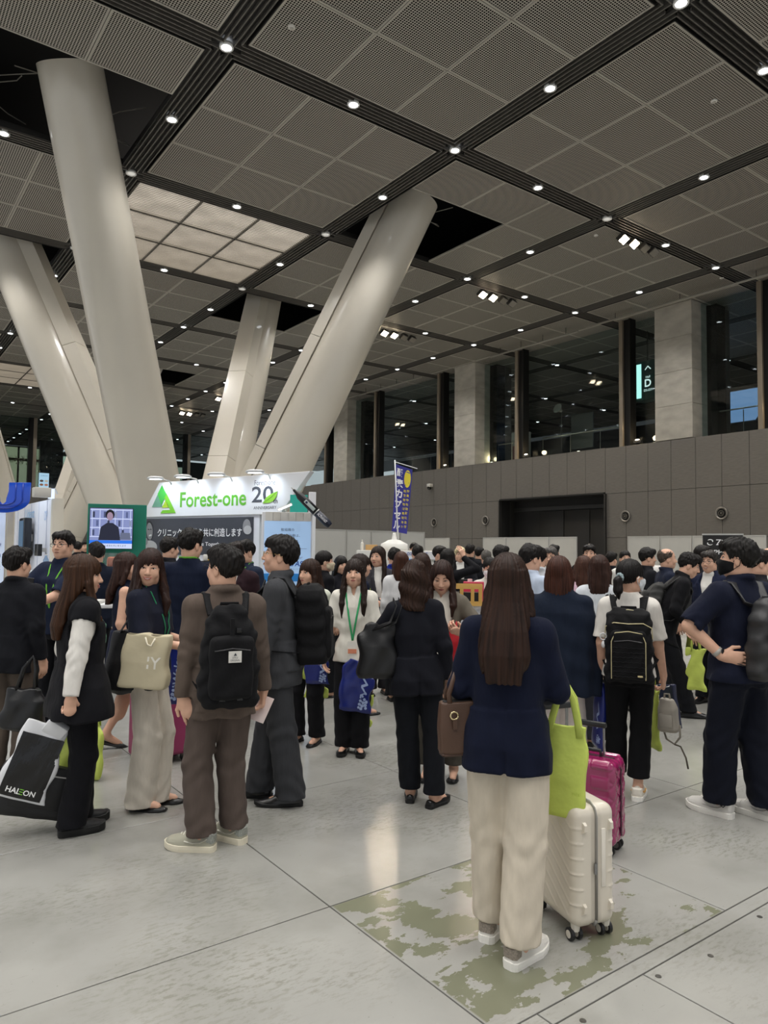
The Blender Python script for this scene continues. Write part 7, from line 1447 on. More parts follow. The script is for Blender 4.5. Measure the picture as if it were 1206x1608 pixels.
for i in (-1, 1):
    if i < 0: t = m31.frame('tote_bag', 'cream tote with two black straps over the shoulder of the white shirt woman', 'bag')
    MB().tube([m31.T(0.155, -0.10, 0.02), m31.surf(0.10 + 0.03 * i, 0.25, -1, 0.012), m31.surf(0.088 + 0.018 * i, 0.42, -1, 0.014), m31.T(0.088 + 0.015 * i, 0.0, 0.515), m31.surf(0.10 + 0.02 * i, 0.4, 1, 0.012), m31.T(0.16, 0.08, 0.05)], 0.014, 8, flat=0.28, up=(0, 0.3, 1)).build('strap', fabric('#121214'), t, smooth=True)
    if i < 0:
        G = Field((0.05, -0.22, 0.62), (0.36, 0.16, 1.06), 0.009); G.slices([(0.66, 0.10, 0.05, 0), (0.7, 0.115, 0.06, 0), (0.98, 0.10, 0.045, 0)], np.array([0.2, -0.03, 0.0]), rot('z', 0.9), pw=3.5); link('bag_body', G.net('bag_body'), mat('canvas_cream', '#cfc8b8', 0.8), t)
# ------------------------------------------------------------------ the booths and partitions
M_WHITE = paint('#e8e8ea', 0.45); M_TEAL = paint('#0f7a63', 0.5); M_GREY = paint('#a9a8a4', 0.6); M_ALU = mat('aluminium', '#c9c8c4', 0.35, 0.5)
Rt = frame3((1, 0, 0))
# main booth wall with its slanted header
bw = thing('booth_wall', 'white booth wall with a slanted header sign, green triangle logo and dark slogan banner', 'booth', (5.07, 8.63, 0), math.radians(-69.3))
MB().prism([(-3.12, 2.655), (0.0, 2.69), (-0.53, 2.105), (-3.535, 2.10)], 0.10).build('header', M_WHITE, bw, bevel=0.004, seg=1)
MB().prism([(-3.535, 2.098), (-0.95, 2.098), (-0.95, 0.0), (-4.9, 0.0)], 0.06, o=(0, 0.03, 0)).build('wall_panel', paint('#e2e3ea', 0.5), bw)
def banner():
    m = mat('banner_print', '#3d3f47', 0.4, var=(1.2, 0.3)); return m
MB().prism([(-3.60, 1.485), (-1.06, 1.51), (-1.06, 2.07), (-3.515, 2.07)], 0.012, o=(0, 0.015, 0)).build('banner', banner(), bw)
GT = lambda s, m, x, z, w, h, b=0.0, y=-0.004, **k: lettering(s, m, bw, (x, y, z), Rt, w=w, h=h, bold=b, name='print', depth=0.0, **k)
GT('Forest-one', paint('#63b62f'), -1.90, 2.36, 1.42, 0.24, 0.018)
GT('Forest-one', paint('#55585f'), -0.83, 2.565, 0.40, 0.075); GT('20', paint('#4a4d55'), -0.87, 2.395, 0.42, 0.235, 0.012); GT('th', paint('#4a4d55'), -0.62, 2.29, 0.08, 0.07, 0.01); GT('ANNIVERSARY', paint('#55585f'), -0.82, 2.20, 0.44, 0.045, 0.004)
def poly(name, pts, m, parent=bw, y=-0.005, th=0.004):
    return MB().prism(pts, th, o=(0, y - th, 0)).build(name, m, parent)
poly('leaf', [(-0.86, 2.26), (-0.80, 2.34), (-0.70, 2.395), (-0.58, 2.43), (-0.60, 2.35), (-0.66, 2.29), (-0.74, 2.265)], paint('#8cc63a'), y=-0.008); poly('leaf_vein', [(-0.86, 2.26), (-0.70, 2.345), (-0.58, 2.43), (-0.71, 2.335)], paint('#5fa52a'), y=-0.013)
for pts, c in ((((-3.27, 2.26), (-3.14, 2.46), (-3.02, 2.26)), '#6fa58a'), (((-3.14, 2.47), (-3.04, 2.61), (-2.93, 2.46), (-3.04, 2.28)), '#46b648'), (((-2.93, 2.47), (-2.70, 2.155), (-3.06, 2.155), (-3.01, 2.205), (-2.83, 2.205), (-2.945, 2.36), (-2.98, 2.40)), '#7ac52f'), (((-2.95, 2.36), (-2.87, 2.245), (-3.03, 2.245)), '#a9c92f')): poly('logo_shape', list(pts), paint(c))
SL = paint('#f0f0f2'); GT('クリニックの価値を共に創造します', SL, -2.20, 1.845, 1.86, 0.13, 0.012, y=0.004); GT('Dental Value Together', SL, -2.12, 1.66, 0.98, 0.075, 0.004, y=0.004)
G1, G2, G3 = paint('#8f8f92'), paint('#b9b9bb'), paint('#26262a')
def blob(name, cx, cz, rx, rz, m, y=0.009, a=0.0): return poly(name, [(cx + rx * math.cos(t) * math.cos(a) - rz * math.sin(t) * math.sin(a), cz + rx * math.cos(t) * math.sin(a) + rz * math.sin(t) * math.cos(a)) for t in np.linspace(0, 2 * PI, 19)[:-1]], m, y=y, th=0.002)
blob('portrait_coat', -3.33, 1.61, 0.19, 0.11, G2, 0.0125); blob('portrait_hair', -3.36, 1.92, 0.10, 0.12, G3, 0.0115); blob('portrait_face', -3.33, 1.87, 0.075, 0.14, G1, 0.010, 0.15); blob('portrait_smile', -3.31, 1.80, 0.035, 0.014, paint('#e6e6e8'), 0.008, 0.2); blob('portrait_hand', -3.42, 1.70, 0.05, 0.06, G1, 0.0085)
for x in (-3.355, -3.30): blob('portrait_eye', x, 1.90, 0.018, 0.008, G3, 0.0075)
blob('clinician_coat', -1.20, 1.62, 0.14, 0.10, G2, 0.0125); blob('clinician_face', -1.18, 1.93, 0.08, 0.11, G1, 0.010); blob('clinician_mask', -1.16, 1.88, 0.08, 0.065, G2, 0.008)
# sign lamps
sp3 = bpy.data.lights.new('sign_lamp', 'SPOT'); sp3.energy = SIGN_W; sp3.color = (0.72, 0.86, 1.0); sp3.spot_size = math.radians(120); sp3.spot_blend = 0.8; sp3.shadow_soft_size = 0.05
Mw = Matrix.Rotation(math.radians(-69.3), 4, 'Z'); Mw.translation = (5.07, 8.63, 0)
for k, x in enumerate((-2.86, -2.24, -1.52, -0.76)):
    t = thing('sign_lamp', ['leftmost of the four white arm lamps on the slanted header', 'second white arm lamp from the left on the slanted header', 'third white arm lamp from the left on the slanted header', 'rightmost white arm lamp, above the anniversary print'][k], 'lamp', Mw @ Vector((x, -0.02, 2.60)), math.radians(-69.3), 'header arm lamps')
    MB().tube([(0.03, 0.03, 0.0), (0.03, -0.02, 0.07), (0.0, -0.16, 0.085)], 0.011, 6).build('arm', M_ALU, t, smooth=True)
    hd = MB(); hd.lathe([(0.03, 0.035), (0.09, 0.03), (0.12, 0.008), (0.11, -0.012)], 16, (0, -0.27, 0.085), Matrix.Diagonal((1.25, 1.0, 1.0))); hd.build('lamp_head', plastic('#dcdcdc', 0.35), t, smooth=True)
    ln = MB(); ln.lathe([(0.085, -0.013), (0.01, -0.014)], 14, (0, -0.27, 0.085), Matrix.Diagonal((1.25, 1.0, 1.0))); ln.build('lens', glow('#eaf4ff', 7), t)
    lo = bpy.data.objects.new('sign_lamp_light', sp3); COL.objects.link(lo); lo.parent = t; lo.location = (0, -0.27, 0.06); lo.rotation_euler = (math.radians(48), 0, 0)
# poster wall at the right of the booth
pw = spot('poster_wall', 'white booth column wall with a pale blue laser poster and plank cladding', 'booth', (4.56, 8.31, 0), 0)
MB().box((-0.005, 0.04, 1.045), (0.66, 0.05, 2.09)).build('frame', M_WHITE, pw, bevel=0.004, seg=1)
for q in range(6): MB().box((-0.24 + 0.098 * q, 0.008, 2.03), (0.094, 0.02, 0.115)).build('plank', paint(['#d9d6ce', '#cfcbc2', '#dedbd4'][q % 3]), pw)
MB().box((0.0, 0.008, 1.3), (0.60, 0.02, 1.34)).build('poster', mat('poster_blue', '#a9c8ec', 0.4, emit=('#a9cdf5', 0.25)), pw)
TX = lambda s, x, z, w, h, c='#4b5560', b=0.0, **k: lettering(s, paint(c), pw, (x, -0.006, z), Rt, w=w, h=h, bold=b, name='print', **k)
TX('軟組織の', 0.0, 1.86, 0.17, 0.04); TX('レーザー治療は、', 0.0, 1.785, 0.32, 0.04); TX('この一本で完結。', 0.0, 1.71, 0.31, 0.04); MB().box((0.02, -0.004, 1.615), (0.46, 0.003, 0.004)).build('rule', paint('#7a8794'), pw); TX('Dental Laser', 0.03, 1.50, 0.34, 0.045, '#8793a3', shear=0.3); TX('ALTRAFAST', 0.03, 1.42, 0.46, 0.07, '#1f4fa8', 0.015, shear=0.25); TX('歯科用半導体レーザー', 0.03, 1.35, 0.40, 0.025, '#6b7683')
MB().box((0.0, -0.005, 1.24), (0.60, 0.004, 0.10)).build('poster_band', paint('#2f8fe0'), pw)
ew = thing('teal_panel', 'bright teal panel with white column edge behind the slanted header end', 'panel', (5.02, 8.62, 0), -compass((5.02, 8.62)) * D2R)
MB().box((-0.11, 0.10, 1.18), (0.24, 0.04, 2.36)).build('teal_face', paint('#2fb7a6'), ew); MB().box((0.075, 0.08, 1.2), (0.10, 0.08, 2.40)).build('column', M_WHITE, ew, bevel=0.004, seg=1)
pn = spot('pen_model', 'giant black pen shaped device model slanting beside the header end', 'model', (4.735, 8.0, 2.14), 0); pn.rotation_euler[1] = math.radians(44)
Rx = Matrix.Rotation(PI / 2, 3, 'Y')
MB().lathe([(0.01, -0.335), (0.018, -0.32), (0.022, -0.28), (0.05, -0.215), (0.054, -0.10), (0.054, 0.08)], 14, (0, 0, 0), Rx).build('grip', plastic('#1a1a1d', 0.35), pn, smooth=True); MB().lathe([(0.05, 0.085), (0.052, 0.28), (0.045, 0.30), (0.043, 0.325), (0.02, 0.33)], 14, (0, 0, 0), Rx).build('barrel', plastic('#1c2233', 0.35), pn, smooth=True); MB().lathe([(0.055, 0.072), (0.055, 0.084)], 14, (0, 0, 0), Rx).build('ring', M_ALU, pn)
MB().lathe([(0.006, -0.37), (0.010, -0.33)], 8, (0, 0, 0), Rx).build('tip', M_ALU, pn); MB().box((-0.04, -0.054, 0.0), (0.17, 0.012, 0.045)).build('display', plastic('#b9c4c0', 0.3), pn, bevel=0.004); MB().ball((-0.095, -0.058, 0), (0.018, 0.008, 0.018), 10).build('button', plastic('#2b3350', 0.3), pn)
lettering('ALTRAFAST', plastic('#e6e6ea'), pn, (0.185, -0.054, 0.0), Rt, w=0.16, h=0.035, bold=0.02, name='print')
MB().tube([(0.05, 0.05, 0), (0.05, 0.27, -0.06)], 0.012, 6).build('bracket', M_ALU, pn)
fl = spot('tube_lamp', 'short white tilted tube lamp in front of the poster wall top', 'lamp', (4.48, 8.25, 2.145), 0, -24); MB().box((0, -0.05, 0.0), (0.20, 0.05, 0.035)).build('body', plastic('#e4e2dc'), fl, bevel=0.006); MB().box((0, -0.078, -0.005), (0.18, 0.006, 0.02)).build('tube', glow('#ffffff', 2), fl); MB().tube([(0, -0.03, 0), (0, 0.09, -0.03)], 0.01, 6).build('bracket', M_ALU, fl)
# green wall with the screen
gw = spot('green_wall', 'dark green booth side wall behind the video screen', 'panel', (3.12, 10.95, 0), 4); MB().box((0.03, 0.04, 1.12), (0.82, 0.06, 2.24)).build('panel', M_TEAL, gw, bevel=0.004, seg=1)
tv = spot('video_screen', 'flat video screen showing a person at a desk before white shelves, on the green wall', 'screen', (3.02, 10.78, 1.875), 3); MB().box((0, 0.03, 0), (0.60, 0.05, 0.60)).build('bezel', plastic('#16181a', 0.3), tv, bevel=0.006)
MB().box((0, 0.002, 0.0), (0.58, 0.006, 0.58)).build('picture', glow('#8a95c8', 0.75), tv)
tvp = lambda n, x, z, w, h, c, s=0.6, y=-0.002: MB().box((x, y, z), (w, 0.003, h)).build(n, glow(c, s), tv)
for q in range(4): tvp('shelf', 0.0, 0.27 - 0.13 * q, 0.57, 0.012, '#c9d2f2', 0.9)
for q in range(6): tvp('shelf_post', -0.26 + 0.104 * q, 0.08, 0.010, 0.40, '#c3cdef', 0.85, -0.0025)
for q in range(12): tvp('folder', -0.25 + 0.05 * (q % 11) + 0.01, (0.20, 0.075, -0.06)[q % 3], 0.03, 0.085, ['#3f4668', '#6d7ab0', '#aab4dc', '#555f8c'][q % 4], 0.5, -0.003)
def tvb(n, pts, c, s, y): MB().prism(pts, 0.002, o=(0, y, 0)).build(n, glow(c, s), tv)
tvb('presenter_body', [(-0.17, -0.17), (-0.14, 0.02), (-0.06, 0.08), (0.02, 0.08), (0.10, 0.02), (0.13, -0.17)], '#2e3350', 0.35, -0.006); tvb('presenter_hair', [(-0.02 + 0.062 * math.cos(a), 0.20 + 0.075 * math.sin(a)) for a in np.linspace(0, 2 * PI, 15)[:-1]], '#15151f', 0.3, -0.008); tvb('presenter_face', [(-0.02 + 0.042 * math.cos(a), 0.175 + 0.062 * math.sin(a)) for a in np.linspace(0, 2 * PI, 15)[:-1]], '#b59ab4', 0.6, -0.010); tvb('laptop', [(0.12, -0.16), (0.13, -0.06), (0.26, -0.06), (0.27, -0.16)], '#7d86a6', 0.5, -0.008)
tvp('caption_bar', 0, -0.195, 0.58, 0.045, '#1f6fe0', 0.9, -0.006); tvp('caption_box', 0, -0.255, 0.58, 0.07, '#c5d0ee', 0.9, -0.006); lettering('歯科医院の未来を共に考えます', glow('#44507a', 0.4), tv, (0, -0.009, -0.25), Rt, w=0.42, h=0.03, name='print')
# booth counters and what stands on them
def table(label, pos, w, d, h, turn=0, kind='box'):
    t = spot('counter', label, 'table', (pos[0], pos[1], 0), turn)
    MB().box((0, 0, h - 0.02), (w, d, 0.04)).build('top', M_WHITE, t, bevel=0.008)
    if kind == 'box': MB().box((0, 0, (h - 0.04) / 2), (w * 0.94, d * 0.92, h - 0.04)).build('body', paint('#d9dade', 0.5), t)
    else:
        for sx in (-1, 1):
            for sy in (-1, 1): MB().tube([(sx * (w / 2 - 0.05), sy * (d / 2 - 0.05), 0), (sx * (w / 2 - 0.05), sy * (d / 2 - 0.05), h - 0.04)], 0.02, 8).build('leg', M_ALU, t)
    return t
table('white counter with rounded edge between the left booth and the smiling woman', (1.80, 7.62), 1.0, 0.45, 1.05, 0, 'legs')
table('white booth counter with the clear acrylic box below the screen', (2.50, 8.75), 0.55, 0.40, 1.30, 0)
ab = spot('acrylic_box', 'clear acrylic box with an orange device on the counter below the screen', 'box', (2.46, 8.62, 1.30), 0)
MA = mat('acrylic', '#e6f2f2', 0.05, trans=0.95, spec=0.4)
for x, y, w, d in ((0, -0.13, 0.36, 0.006), (0, 0.13, 0.36, 0.006), (-0.18, 0, 0.006, 0.26), (0.18, 0, 0.006, 0.26)): MB().box((x, y, 0.12), (w, d, 0.24)).build('side', MA, ab)
MB().box((0.03, 0, 0.10), (0.22, 0.14, 0.19)).build('device', plastic('#c8694a', 0.35), ab, bevel=0.03)
table('small white stand carrying the monitor with the green light', (2.78, 6.62), 0.36, 0.3, 1.24, 0)
mo = spot('monitor', 'black monitor with a glowing green curved light beside the tall booth man', 'screen', (2.755, 6.58, 1.24), 10); MB().box((0, 0, 0.13), (0.22, 0.05, 0.24)).build('case', plastic('#141617', 0.3), mo, bevel=0.01); MB().tube([(0.03, -0.035, 0.21), (0.05, -0.035, 0.20), (0.055, -0.035, 0.14), (0.045, -0.035, 0.08), (0.015, -0.035, 0.05)], 0.008, 6).build('neon', glow('#6dffa0', 3), mo); MB().box((0, 0.0, 0.008), (0.14, 0.12, 0.016)).build('foot', plastic('#141617', 0.3), mo)
yb = spot('instrument', 'small white and yellow instrument on top of the black monitor', 'instrument', (2.765, 6.60, 1.49), 0); MB().box((0, 0, 0.03), (0.10, 0.06, 0.06)).build('body', plastic('#e3e1da'), yb, bevel=0.01); MB().box((0.02, -0.035, 0.02), (0.045, 0.006, 0.03)).build('yellow_label', plastic('#e2b62c'), yb); MB().lathe([(0.02, 0.06), (0.02, 0.10), (0.012, 0.105)], 10).build('cap', plastic('#2a2a2c'), yb)
# left booth
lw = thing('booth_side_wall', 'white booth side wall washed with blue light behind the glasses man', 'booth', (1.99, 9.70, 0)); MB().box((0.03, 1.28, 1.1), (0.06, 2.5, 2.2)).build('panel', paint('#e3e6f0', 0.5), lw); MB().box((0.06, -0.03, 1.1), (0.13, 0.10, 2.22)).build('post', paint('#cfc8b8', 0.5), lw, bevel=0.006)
for q in range(5): MB().box((-0.004, 0.25 + 0.5 * q, 1.1), (0.006, 0.012, 2.2)).build('joint_strip', paint('#c9cede'), lw)
lettering('Udent', paint('#8fc1e8'), lw, (-0.006, 1.35, 2.06), frame3((0, -1, 0)), w=0.62, h=0.13, name='print'); lettering('OP', paint('#9fb9dc'), lw, (-0.006, 0.3, 2.0), frame3((0, -1, 0)), w=0.18, h=0.12, name='print')
sl = thing('wall_shelf', 'small white shelf on the booth side wall holding a water bottle', 'shelf', (1.93, 9.35, 1.30)); MB().box((-0.06, 0, 0), (0.3, 0.5, 0.03)).build('board', M_WHITE, sl); MB().box((0.08, 0.42, -0.1), (0.02, 0.4, 0.2)).build('bracket', M_ALU, sl)
bo = thing('water_bottle', 'clear blue-labelled water bottle on the small booth shelf', 'bottle', (1.86, 9.28, 1.316)); MB().lathe([(0.03, 0), (0.032, 0.02), (0.032, 0.13), (0.014, 0.17), (0.013, 0.185)], 12).build('body', mat('bottle_plastic', '#a9c6e6', 0.1, trans=0.5), bo, smooth=True); MB().lathe([(0.033, 0.05), (0.033, 0.11)], 12).build('label', plastic('#2f62c8'), bo); MB().lathe([(0.015, 0.185), (0.015, 0.2)], 10).build('cap', plastic('#e8e8e8'), bo)
ds_ = thing('wall_monitor', 'black wall monitor seen edge-on in the left booth', 'screen', (1.90, 10.85, 1.72)); MB().box((0, 0, 0), (0.10, 0.36, 0.54)).build('case', plastic('#1d2026', 0.25), ds_, bevel=0.02); MB().box((-0.054, 0, 0.05), (0.004, 0.30, 0.36)).build('screen', glow('#5b7fa0', 0.5), ds_); MB().box((0.07, 0, 0), (0.05, 0.1, 0.1)).build('bracket', M_ALU, ds_)
lm = thing('small_display', 'small black display on the booth side wall above the dark-haired man', 'screen', (1.90, 9.95, 1.56)); MB().box((0, 0, 0), (0.05, 0.22, 0.15)).build('case', plastic('#15171a', 0.3), lm, bevel=0.006); MB().box((0.05, 0, 0), (0.08, 0.05, 0.05)).build('bracket', M_ALU, lm)
sp4 = thing('booth_spotlight', 'white box spotlight on top of the left booth wall', 'lamp', (1.88, 9.66, 2.24)); MB().box((-0.02, 0, 0.03), (0.20, 0.13, 0.12)).build('housing', plastic('#cfcbc0'), sp4, bevel=0.01); MB().box((0.09, 0, 0.02), (0.05, 0.12, 0.12)).build('face', glow('#cfe2ff', 1.2), sp4); MB().tube([(0.10, 0, 0.05), (0.13, 0, 0.09), (0.16, 0, 0.02)], 0.012, 6).build('bracket', M_ALU, sp4)
lo = bpy.data.objects.new('booth_lamp', sp3); COL.objects.link(lo); lo.location = (1.5, 10.2, 2.6); lo.rotation_euler = (0, math.radians(-35), 0)
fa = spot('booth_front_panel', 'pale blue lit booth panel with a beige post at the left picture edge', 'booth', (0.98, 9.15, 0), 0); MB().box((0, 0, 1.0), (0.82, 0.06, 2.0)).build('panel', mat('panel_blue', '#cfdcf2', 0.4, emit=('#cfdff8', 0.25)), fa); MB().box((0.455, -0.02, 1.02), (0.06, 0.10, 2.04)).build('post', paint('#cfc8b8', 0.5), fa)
for q, (z, s) in enumerate(((1.62, '治療'), (1.5, '実績'), (1.36, '技工'))): lettering(s, paint('#5a6a86'), fa, (0.33, -0.032, z), Rt, h=0.045, name='print')
us = spot('tray_sign', 'glossy blue horseshoe shaped dental tray sign above the left picture edge', 'sign', (1.31, 8.80, 2.15), 0)
arc = [(0.265 * math.cos(a), -0.02 + 0.16 * math.sin(a)) for a in np.linspace(0, -PI, 17)]; inn = [(-0.03, -0.02), (-0.028, -0.06), (0, -0.085), (0.028, -0.06), (0.03, -0.02)]
MB().prism([(0.05, 0.155), (0.27, 0.165)] + arc + [(-0.27, 0.165), (-0.05, 0.155), (-0.05, 0.06)] + inn + [(0.05, 0.06)], 0.09).build('tray', mat('tray_blue', '#1450d2', 0.25, coat=0.6), us, bevel=0.01)
for r_ in (0.12, 0.19): MB().tube([(r_, -0.005, 0.15), (r_ * 0.98, -0.008, 0.0)] + [(r_ * math.cos(a), -0.008, -0.02 + r_ * 0.6 * math.sin(a)) for a in np.linspace(0, -PI, 13)] + [(-r_, -0.005, 0.15)], 0.007, 6).build('ridge', mat('tray_blue_dark', '#0c3ba8', 0.3), us, smooth=True)
MB().tube([(0, 0.045, -0.15), (0, 0.10, -0.16)], 0.02, 6).build('bracket', M_ALU, us)
tb = spot('tablet', 'dark tablet on a tilted stand on the white counter at the left', 'tablet', (1.64, 7.55, 1.05), 20); MB().box((0, 0, 0.16), (0.22, 0.015, 0.27), M=Matrix.Rotation(-0.35, 3, 'X')).build('body', plastic('#17181b', 0.3), tb, bevel=0.004); MB().box((0, 0.06, 0.05), (0.1, 0.1, 0.1)).build('stand', M_ALU, tb)
for k, x in enumerate((-0.20, 0.12, 0.2)):
    q = spot('leaflet_stack', ['white leaflet stack on the left white counter', 'flat dark folder pile on the white counter right of the vest woman', 'small white card stack on the left white counter'][k], 'paper', (1.80 + x * 0.81, 7.60 - x * 0.59, 1.05), 10 * k); n = 3
    for i in range(n): MB().box((0.004 * i, 0, 0.006 + 0.012 * i), (0.15 - 0.03 * (k == 2), 0.2, 0.011)).build('sheet', plastic(['#d9d9d9', '#2b2d33', '#e2e0da'][k], 0.5), q)
# grey partitions
def partition(label, a, b, h, tint='#b9b8b3'):
    a, b = Vector((*a, 0)), Vector((*b, 0)); d = b - a; t = thing('partition_board', label, 'partition', a, math.atan2(d.y, d.x), 'grey partition boards'); w = d.length
    MB().box((w / 2, 0, h / 2 + 0.02), (w - 0.05, 0.03, h - 0.06)).build('board', paint(tint, 0.6), t); f = MB()
    for x in (0.012, w - 0.012): f.box((x, 0, h / 2), (0.024, 0.045, h))
    f.box((w / 2, 0, h - 0.012), (w - 0.05, 0.045, 0.024)); f.box((w / 2, 0, 0.08), (w - 0.05, 0.045, 0.03)); f.build('frame', M_ALU, t)
    for x in (0.03, w - 0.03): MB().box((x, 0, 0.012), (0.05, 0.4, 0.024)).build('foot', M_ALU, t)
xs = [9.45, 10.6, 11.41, 12.4, 13.31]
for k in range(4): partition(['tall grey partition left of the blue banner, leftmost and beside the booth poster', 'tall grey partition left of the blue banner, second from the booth poster', 'tall grey partition directly behind the blue banner pole', 'tall grey partition just right of the blue banner'][k], (xs[k] + 0.01, 16.1), (xs[k + 1] - 0.01, 16.1), 2.13)
yb_ = [(22.95, 21.42, 'low far grey partition right of the blue banner'), (19.55, 18.37, 'grey partition before the dark door, leftmost of its three'), (18.37, 16.37, 'grey partition before the dark door, middle of its three'), (16.37, 15.20, 'grey partition before the dark door, rightmost of its three'), (13.3, 12.2, 'grey partition at the right, leftmost of the right row'), (12.2, 11.2, 'grey partition at the right, second of the right row'), (11.2, 10.25, 'grey partition at the right behind the black sign'), (10.25, 9.15, 'grey partition at the far right end of the right row')]
for a, b, lab in yb_: partition(lab, (19.0, a - 0.01), (19.0, b + 0.01), 2.10)
# black sign
zs = spot('sign_board', 'black standing sign board with white logo lettering above the masked man', 'sign', (14.56, 7.91, 0), 6); MB().box((0, 0, 1.24), (0.76, 0.05, 1.52)).build('board', plastic('#1b1a1b', 0.45), zs); MB().box((0, 0, 2.01), (0.78, 0.06, 0.03)).build('top_rail', M_ALU, zs); MB().box((0, 0, 0.02), (0.7, 0.4, 0.04)).build('foot', M_ALU, zs)
for s_ in (-0.3, 0.3): MB().box((s_, 0.03, 0.25), (0.04, 0.03, 0.5)).build('leg', M_ALU, zs)
ZT = lambda s, x, z, w, h, b: lettering(s, paint('#e9e9ea'), zs, (x, -0.027, z), Rt, w=w, h=h, bold=b, name='print')
ZT('ZimVie', 0.10, 1.845, 0.45, 0.12, 0.012); ZT('IPPRE', -0.02, 1.64, 0.36, 0.09, 0.012)
for s_ in (1, -1): MB().tube([(-0.235 + 0.05 * math.cos(a) * s_, -0.03, 1.845 + 0.022 * s_ + 0.035 * math.sin(a) * s_) for a in np.linspace(-0.5, 2.6, 9)], [0.006, 0.011, 0.013, 0.013, 0.012, 0.011, 0.01, 0.008, 0.004], 6).build('logo', paint('#e9e9ea'), zs)
# oxygen capsule stand with its blue banner
mc = spot('capsule_cabinet', 'large white equipment cabinet with a blue screen under the blue banner', 'machine', (7.98, 10.42, 0), 0); MB().box((0, 0, 0.8), (1.45, 0.7, 1.6)).build('body', paint('#d6d4ce', 0.5), mc, bevel=0.015); MB().box((0.30, -0.36, 1.52), (0.9, 0.03, 0.14)).build('name_panel', paint('#e6e6e8'), mc); lettering('O2 CAPSULE', paint('#2f62b8'), mc, (0.35, -0.378, 1.545), Rt, w=0.36, h=0.05, name='print', bold=0.01)
MB().box((0.16, -0.37, 1.33), (0.36, 0.04, 0.28)).build('screen_frame', plastic('#d9d9d9', 0.3), mc); MB().box((0.16, -0.393, 1.33), (0.32, 0.006, 0.25)).build('screen', glow('#3f9cf0', 0.9), mc)
kn = spot('wooden_box', 'small wooden box with a white bottle on the white equipment cabinet', 'box', (7.60, 10.70, 1.6), 0); MB().box((0.0, 0, 0.05), (0.22, 0.15, 0.10)).build('box', paint('#c39a62'), kn, bevel=0.004); MB().lathe([(0.03, 0.0), (0.03, 0.12), (0.012, 0.15), (0.012, 0.19)], 10, (-0.17, 0, 0)).build('bottle', plastic('#e2dfd6'), kn)
nb = spot('banner_stand', 'tall blue and yellow cloth banner on a white pole with a round white base', 'banner', (8.17, 10.77, 1.60), 0)
MB().lathe([(0.25, 0.0), (0.26, 0.03), (0.25, 0.12), (0.21, 0.14), (0.17, 0.16), (0.12, 0.19), (0.05, 0.205), (0.035, 0.30), (0.03, 0.33)], 20).build('base', plastic('#e6e4de', 0.4), nb, smooth=True)
MB().tube([(0.07, 0, 0.2), (-0.005, 0, 1.70)], [0.017, 0.012], 8).build('pole', plastic('#e6e6e6', 0.35), nb, smooth=True); MB().tube([(-0.02, 0, 1.67), (0.42, 0, 1.54)], 0.008, 6).build('cross_bar', plastic('#e6e6e6', 0.35), nb)
fg = MB(); gx, gz = 8, 24; P0_, P1_, P2_, P3_ = Vector((0.02, 0, 1.62)), Vector((0.33, 0, 1.52)), Vector((0.235, 0, 0.31)), Vector((-0.05, 0, 0.36))
def flagpt(u, v, lift=0.0):
    p = (P0_ * (1 - u) + P1_ * u) * (1 - v) + (P3_ * (1 - u) + P2_ * u) * v; return p + Vector((0, 0.016 * math.sin(5 * v + 2.2 * u) * u - lift, 0))
fg.add([flagpt(i / gx, j / gz) for j in range(gz + 1) for i in range(gx + 1)] + [flagpt(i / gx, j / gz, -0.004) for j in range(gz + 1) for i in range(gx + 1)], [(j * (gx + 1) + i, j * (gx + 1) + i + 1, (j + 1) * (gx + 1) + i + 1, (j + 1) * (gx + 1) + i) for j in range(gz) for i in range(gx)] + [tuple(q + (gx + 1) * (gz + 1) for q in (j * (gx + 1) + i, (j + 1) * (gx + 1) + i, (j + 1) * (gx + 1) + i + 1, j * (gx + 1) + i + 1)) for j in range(gz) for i in range(gx)])
fg.build('cloth', mat('banner_blue', '#35348f', 0.7), nb, smooth=True)
def on_flag(txt, u, v, w, h, m, bold=0.03):
    o = lettering(txt, m, nb, (0, 0, 0), Matrix.Identity(3), w=1, h=1, bold=bold, name='print', depth=0); me = o.data
    for vt in me.vertices: vt.co = flagpt(u + vt.co.x * w, v - vt.co.y * h, 0.006)
    me.update()
for k, ch in enumerate('酸素カプセル'): on_flag(ch, 0.29, 0.105 + 0.158 * k, 0.42, 0.125, paint('#f2f1f5'))
ov = MB(); ov.add([flagpt(0.74 + 0.20 * math.cos(a), 0.165 + 0.135 * math.sin(a), 0.005) for a in np.linspace(0, 2 * PI, 21)[:-1]], [tuple(range(20))]); ov.build('yellow_oval', paint('#e8d53a'), nb)
for k, ch in enumerate('高気圧'): on_flag(ch, 0.74, 0.085 + 0.08 * k, 0.24, 0.066, paint('#35348f'))
for k, (a, b) in enumerate((('美容', '健康'), ('疲', '集'), ('労', '中'), ('睡眠改善', '老化'), ('体調', '回復'), ('肩', '腰'), ('免疫', '向上'), ('冷', '血'), ('スポーツ', '代謝'))):
    on_flag(a, 0.64, 0.36 + 0.068 * k, 0.15, 0.042, paint('#e8d53a'), 0.02); on_flag(b, 0.84, 0.35 + 0.068 * k, 0.15, 0.042, paint('#e8d53a'), 0.02)
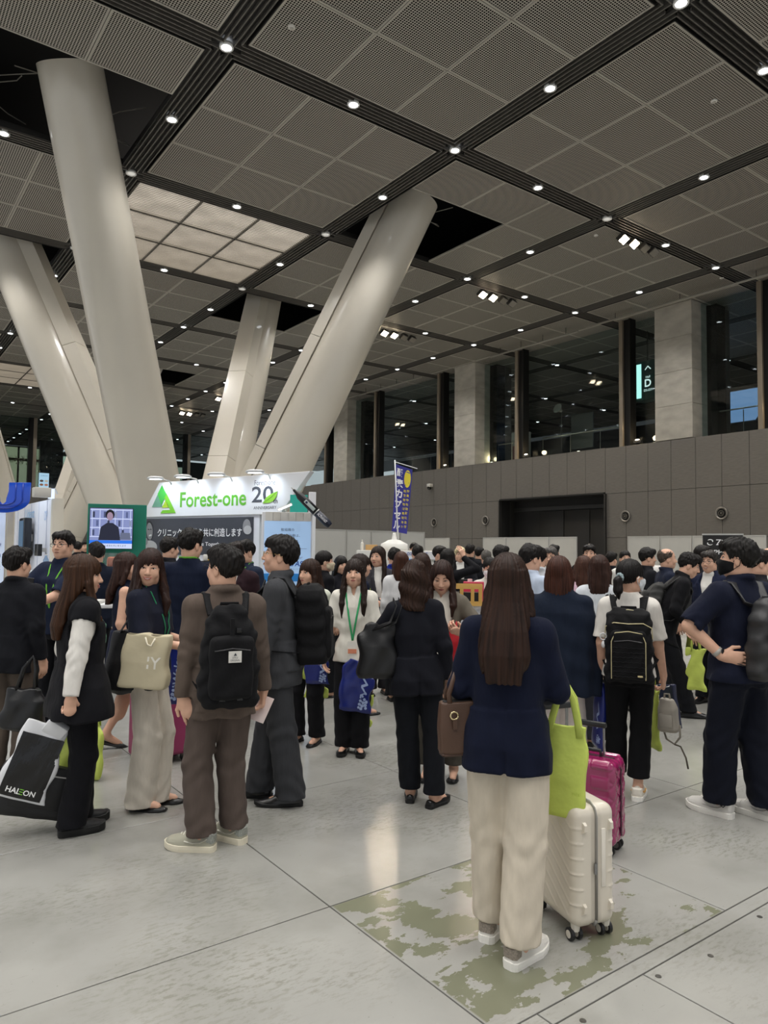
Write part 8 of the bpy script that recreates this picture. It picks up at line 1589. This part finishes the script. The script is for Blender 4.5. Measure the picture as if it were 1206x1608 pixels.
# stall table with the wooden crate and the red box
tt = table('white stall table with small bottles behind the woman with the phone', (5.20, 5.62), 0.7, 0.45, 1.06, 0)
cr = spot('wooden_crate', 'yellow wooden crate with open slots on the stall table', 'crate', (5.10, 5.50, 1.06), 0)
for y in (-0.10, 0.10):
    for z in (0.02, 0.19): MB().box((0, y, z), (0.34, 0.014, 0.045)).build('rail', paint('#d2a75a'), cr)
for x in (-0.15, -0.04, 0.07, 0.15):
    for y in (-0.10, 0.10): MB().box((x, y, 0.105), (0.035, 0.016, 0.16)).build('slat', paint('#cda052'), cr)
MB().box((0, 0, 0.01), (0.33, 0.2, 0.014)).build('bottom', paint('#c99c50'), cr); MB().box((0.0, 0.0, 0.08), (0.26, 0.16, 0.1)).build('contents', plastic('#1e1d1d'), cr)
rb = spot('red_box', 'red display box on the stall table before the masked woman', 'box', (5.42, 5.72, 1.06), 0); MB().box((0, 0, 0.11), (0.22, 0.16, 0.22)).build('box', paint('#b32646'), rb, bevel=0.004); MB().box((-0.04, 0, 0.235), (0.05, 0.05, 0.03)).build('lid_knob', plastic('#e3c9c9'), rb)
for k in range(7):
    b = spot('small_bottle', 'tiny white bottle in a row at the front of the stall table', 'bottle', (5.10 + 0.05 * k * 0.82, 5.36 - 0.05 * k * 0.57 + 0.06, 1.06), 0, 0, 'tiny bottles on the stall table'); MB().lathe([(0.016, 0), (0.016, 0.05), (0.007, 0.062)], 8).build('body', plastic('#e6e3dc'), b); MB().lathe([(0.008, 0.062), (0.008, 0.078)], 8).build('cap', plastic('#3a3a3c'), b)
# ------------------------------------------------------------------ downlights one can tell apart are told apart by their order
bpy.context.view_layer.update()
ORD = 'first second third fourth fifth sixth seventh eighth ninth tenth eleventh twelfth thirteenth fourteenth fifteenth sixteenth seventeenth eighteenth nineteenth twentieth'.split()
dg = bpy.context.evaluated_depsgraph_get()
for g, text in (('near ceiling downlights', 'large-looking white downlight in the near black channels, %s of them from the left'), ('middle ceiling downlights', 'white downlight in the middle black channels, %s of them from the left'), ('unlit downlights', 'unlit downlight with dim lens in a black channel, %s of them from the left')):
    seen = []
    for o in SC.objects:
        if o.get('group') == g and o.get('category') == 'ceiling light':
            p = o.matrix_world.translation + Vector((0, 0, -0.012)); v = p - EYE; z = v.dot(CF); x, y = v.dot(CR) / z * 1133.3 + 603, 804 - v.dot(CU) / z * 1133.3
            if not (4 < x < 1202 and 2 < y < 1600): continue
            hit, loc, nor, idx, ob, mw = SC.ray_cast(dg, EYE, v.normalized())
            if hit and (loc - p).length < 0.2: seen.append((x, o))
    seen.sort(key=lambda q: q[0])
    if len(seen) <= 20:
        for k, (x, o) in enumerate(seen): o['label'] = text % ORD[k]
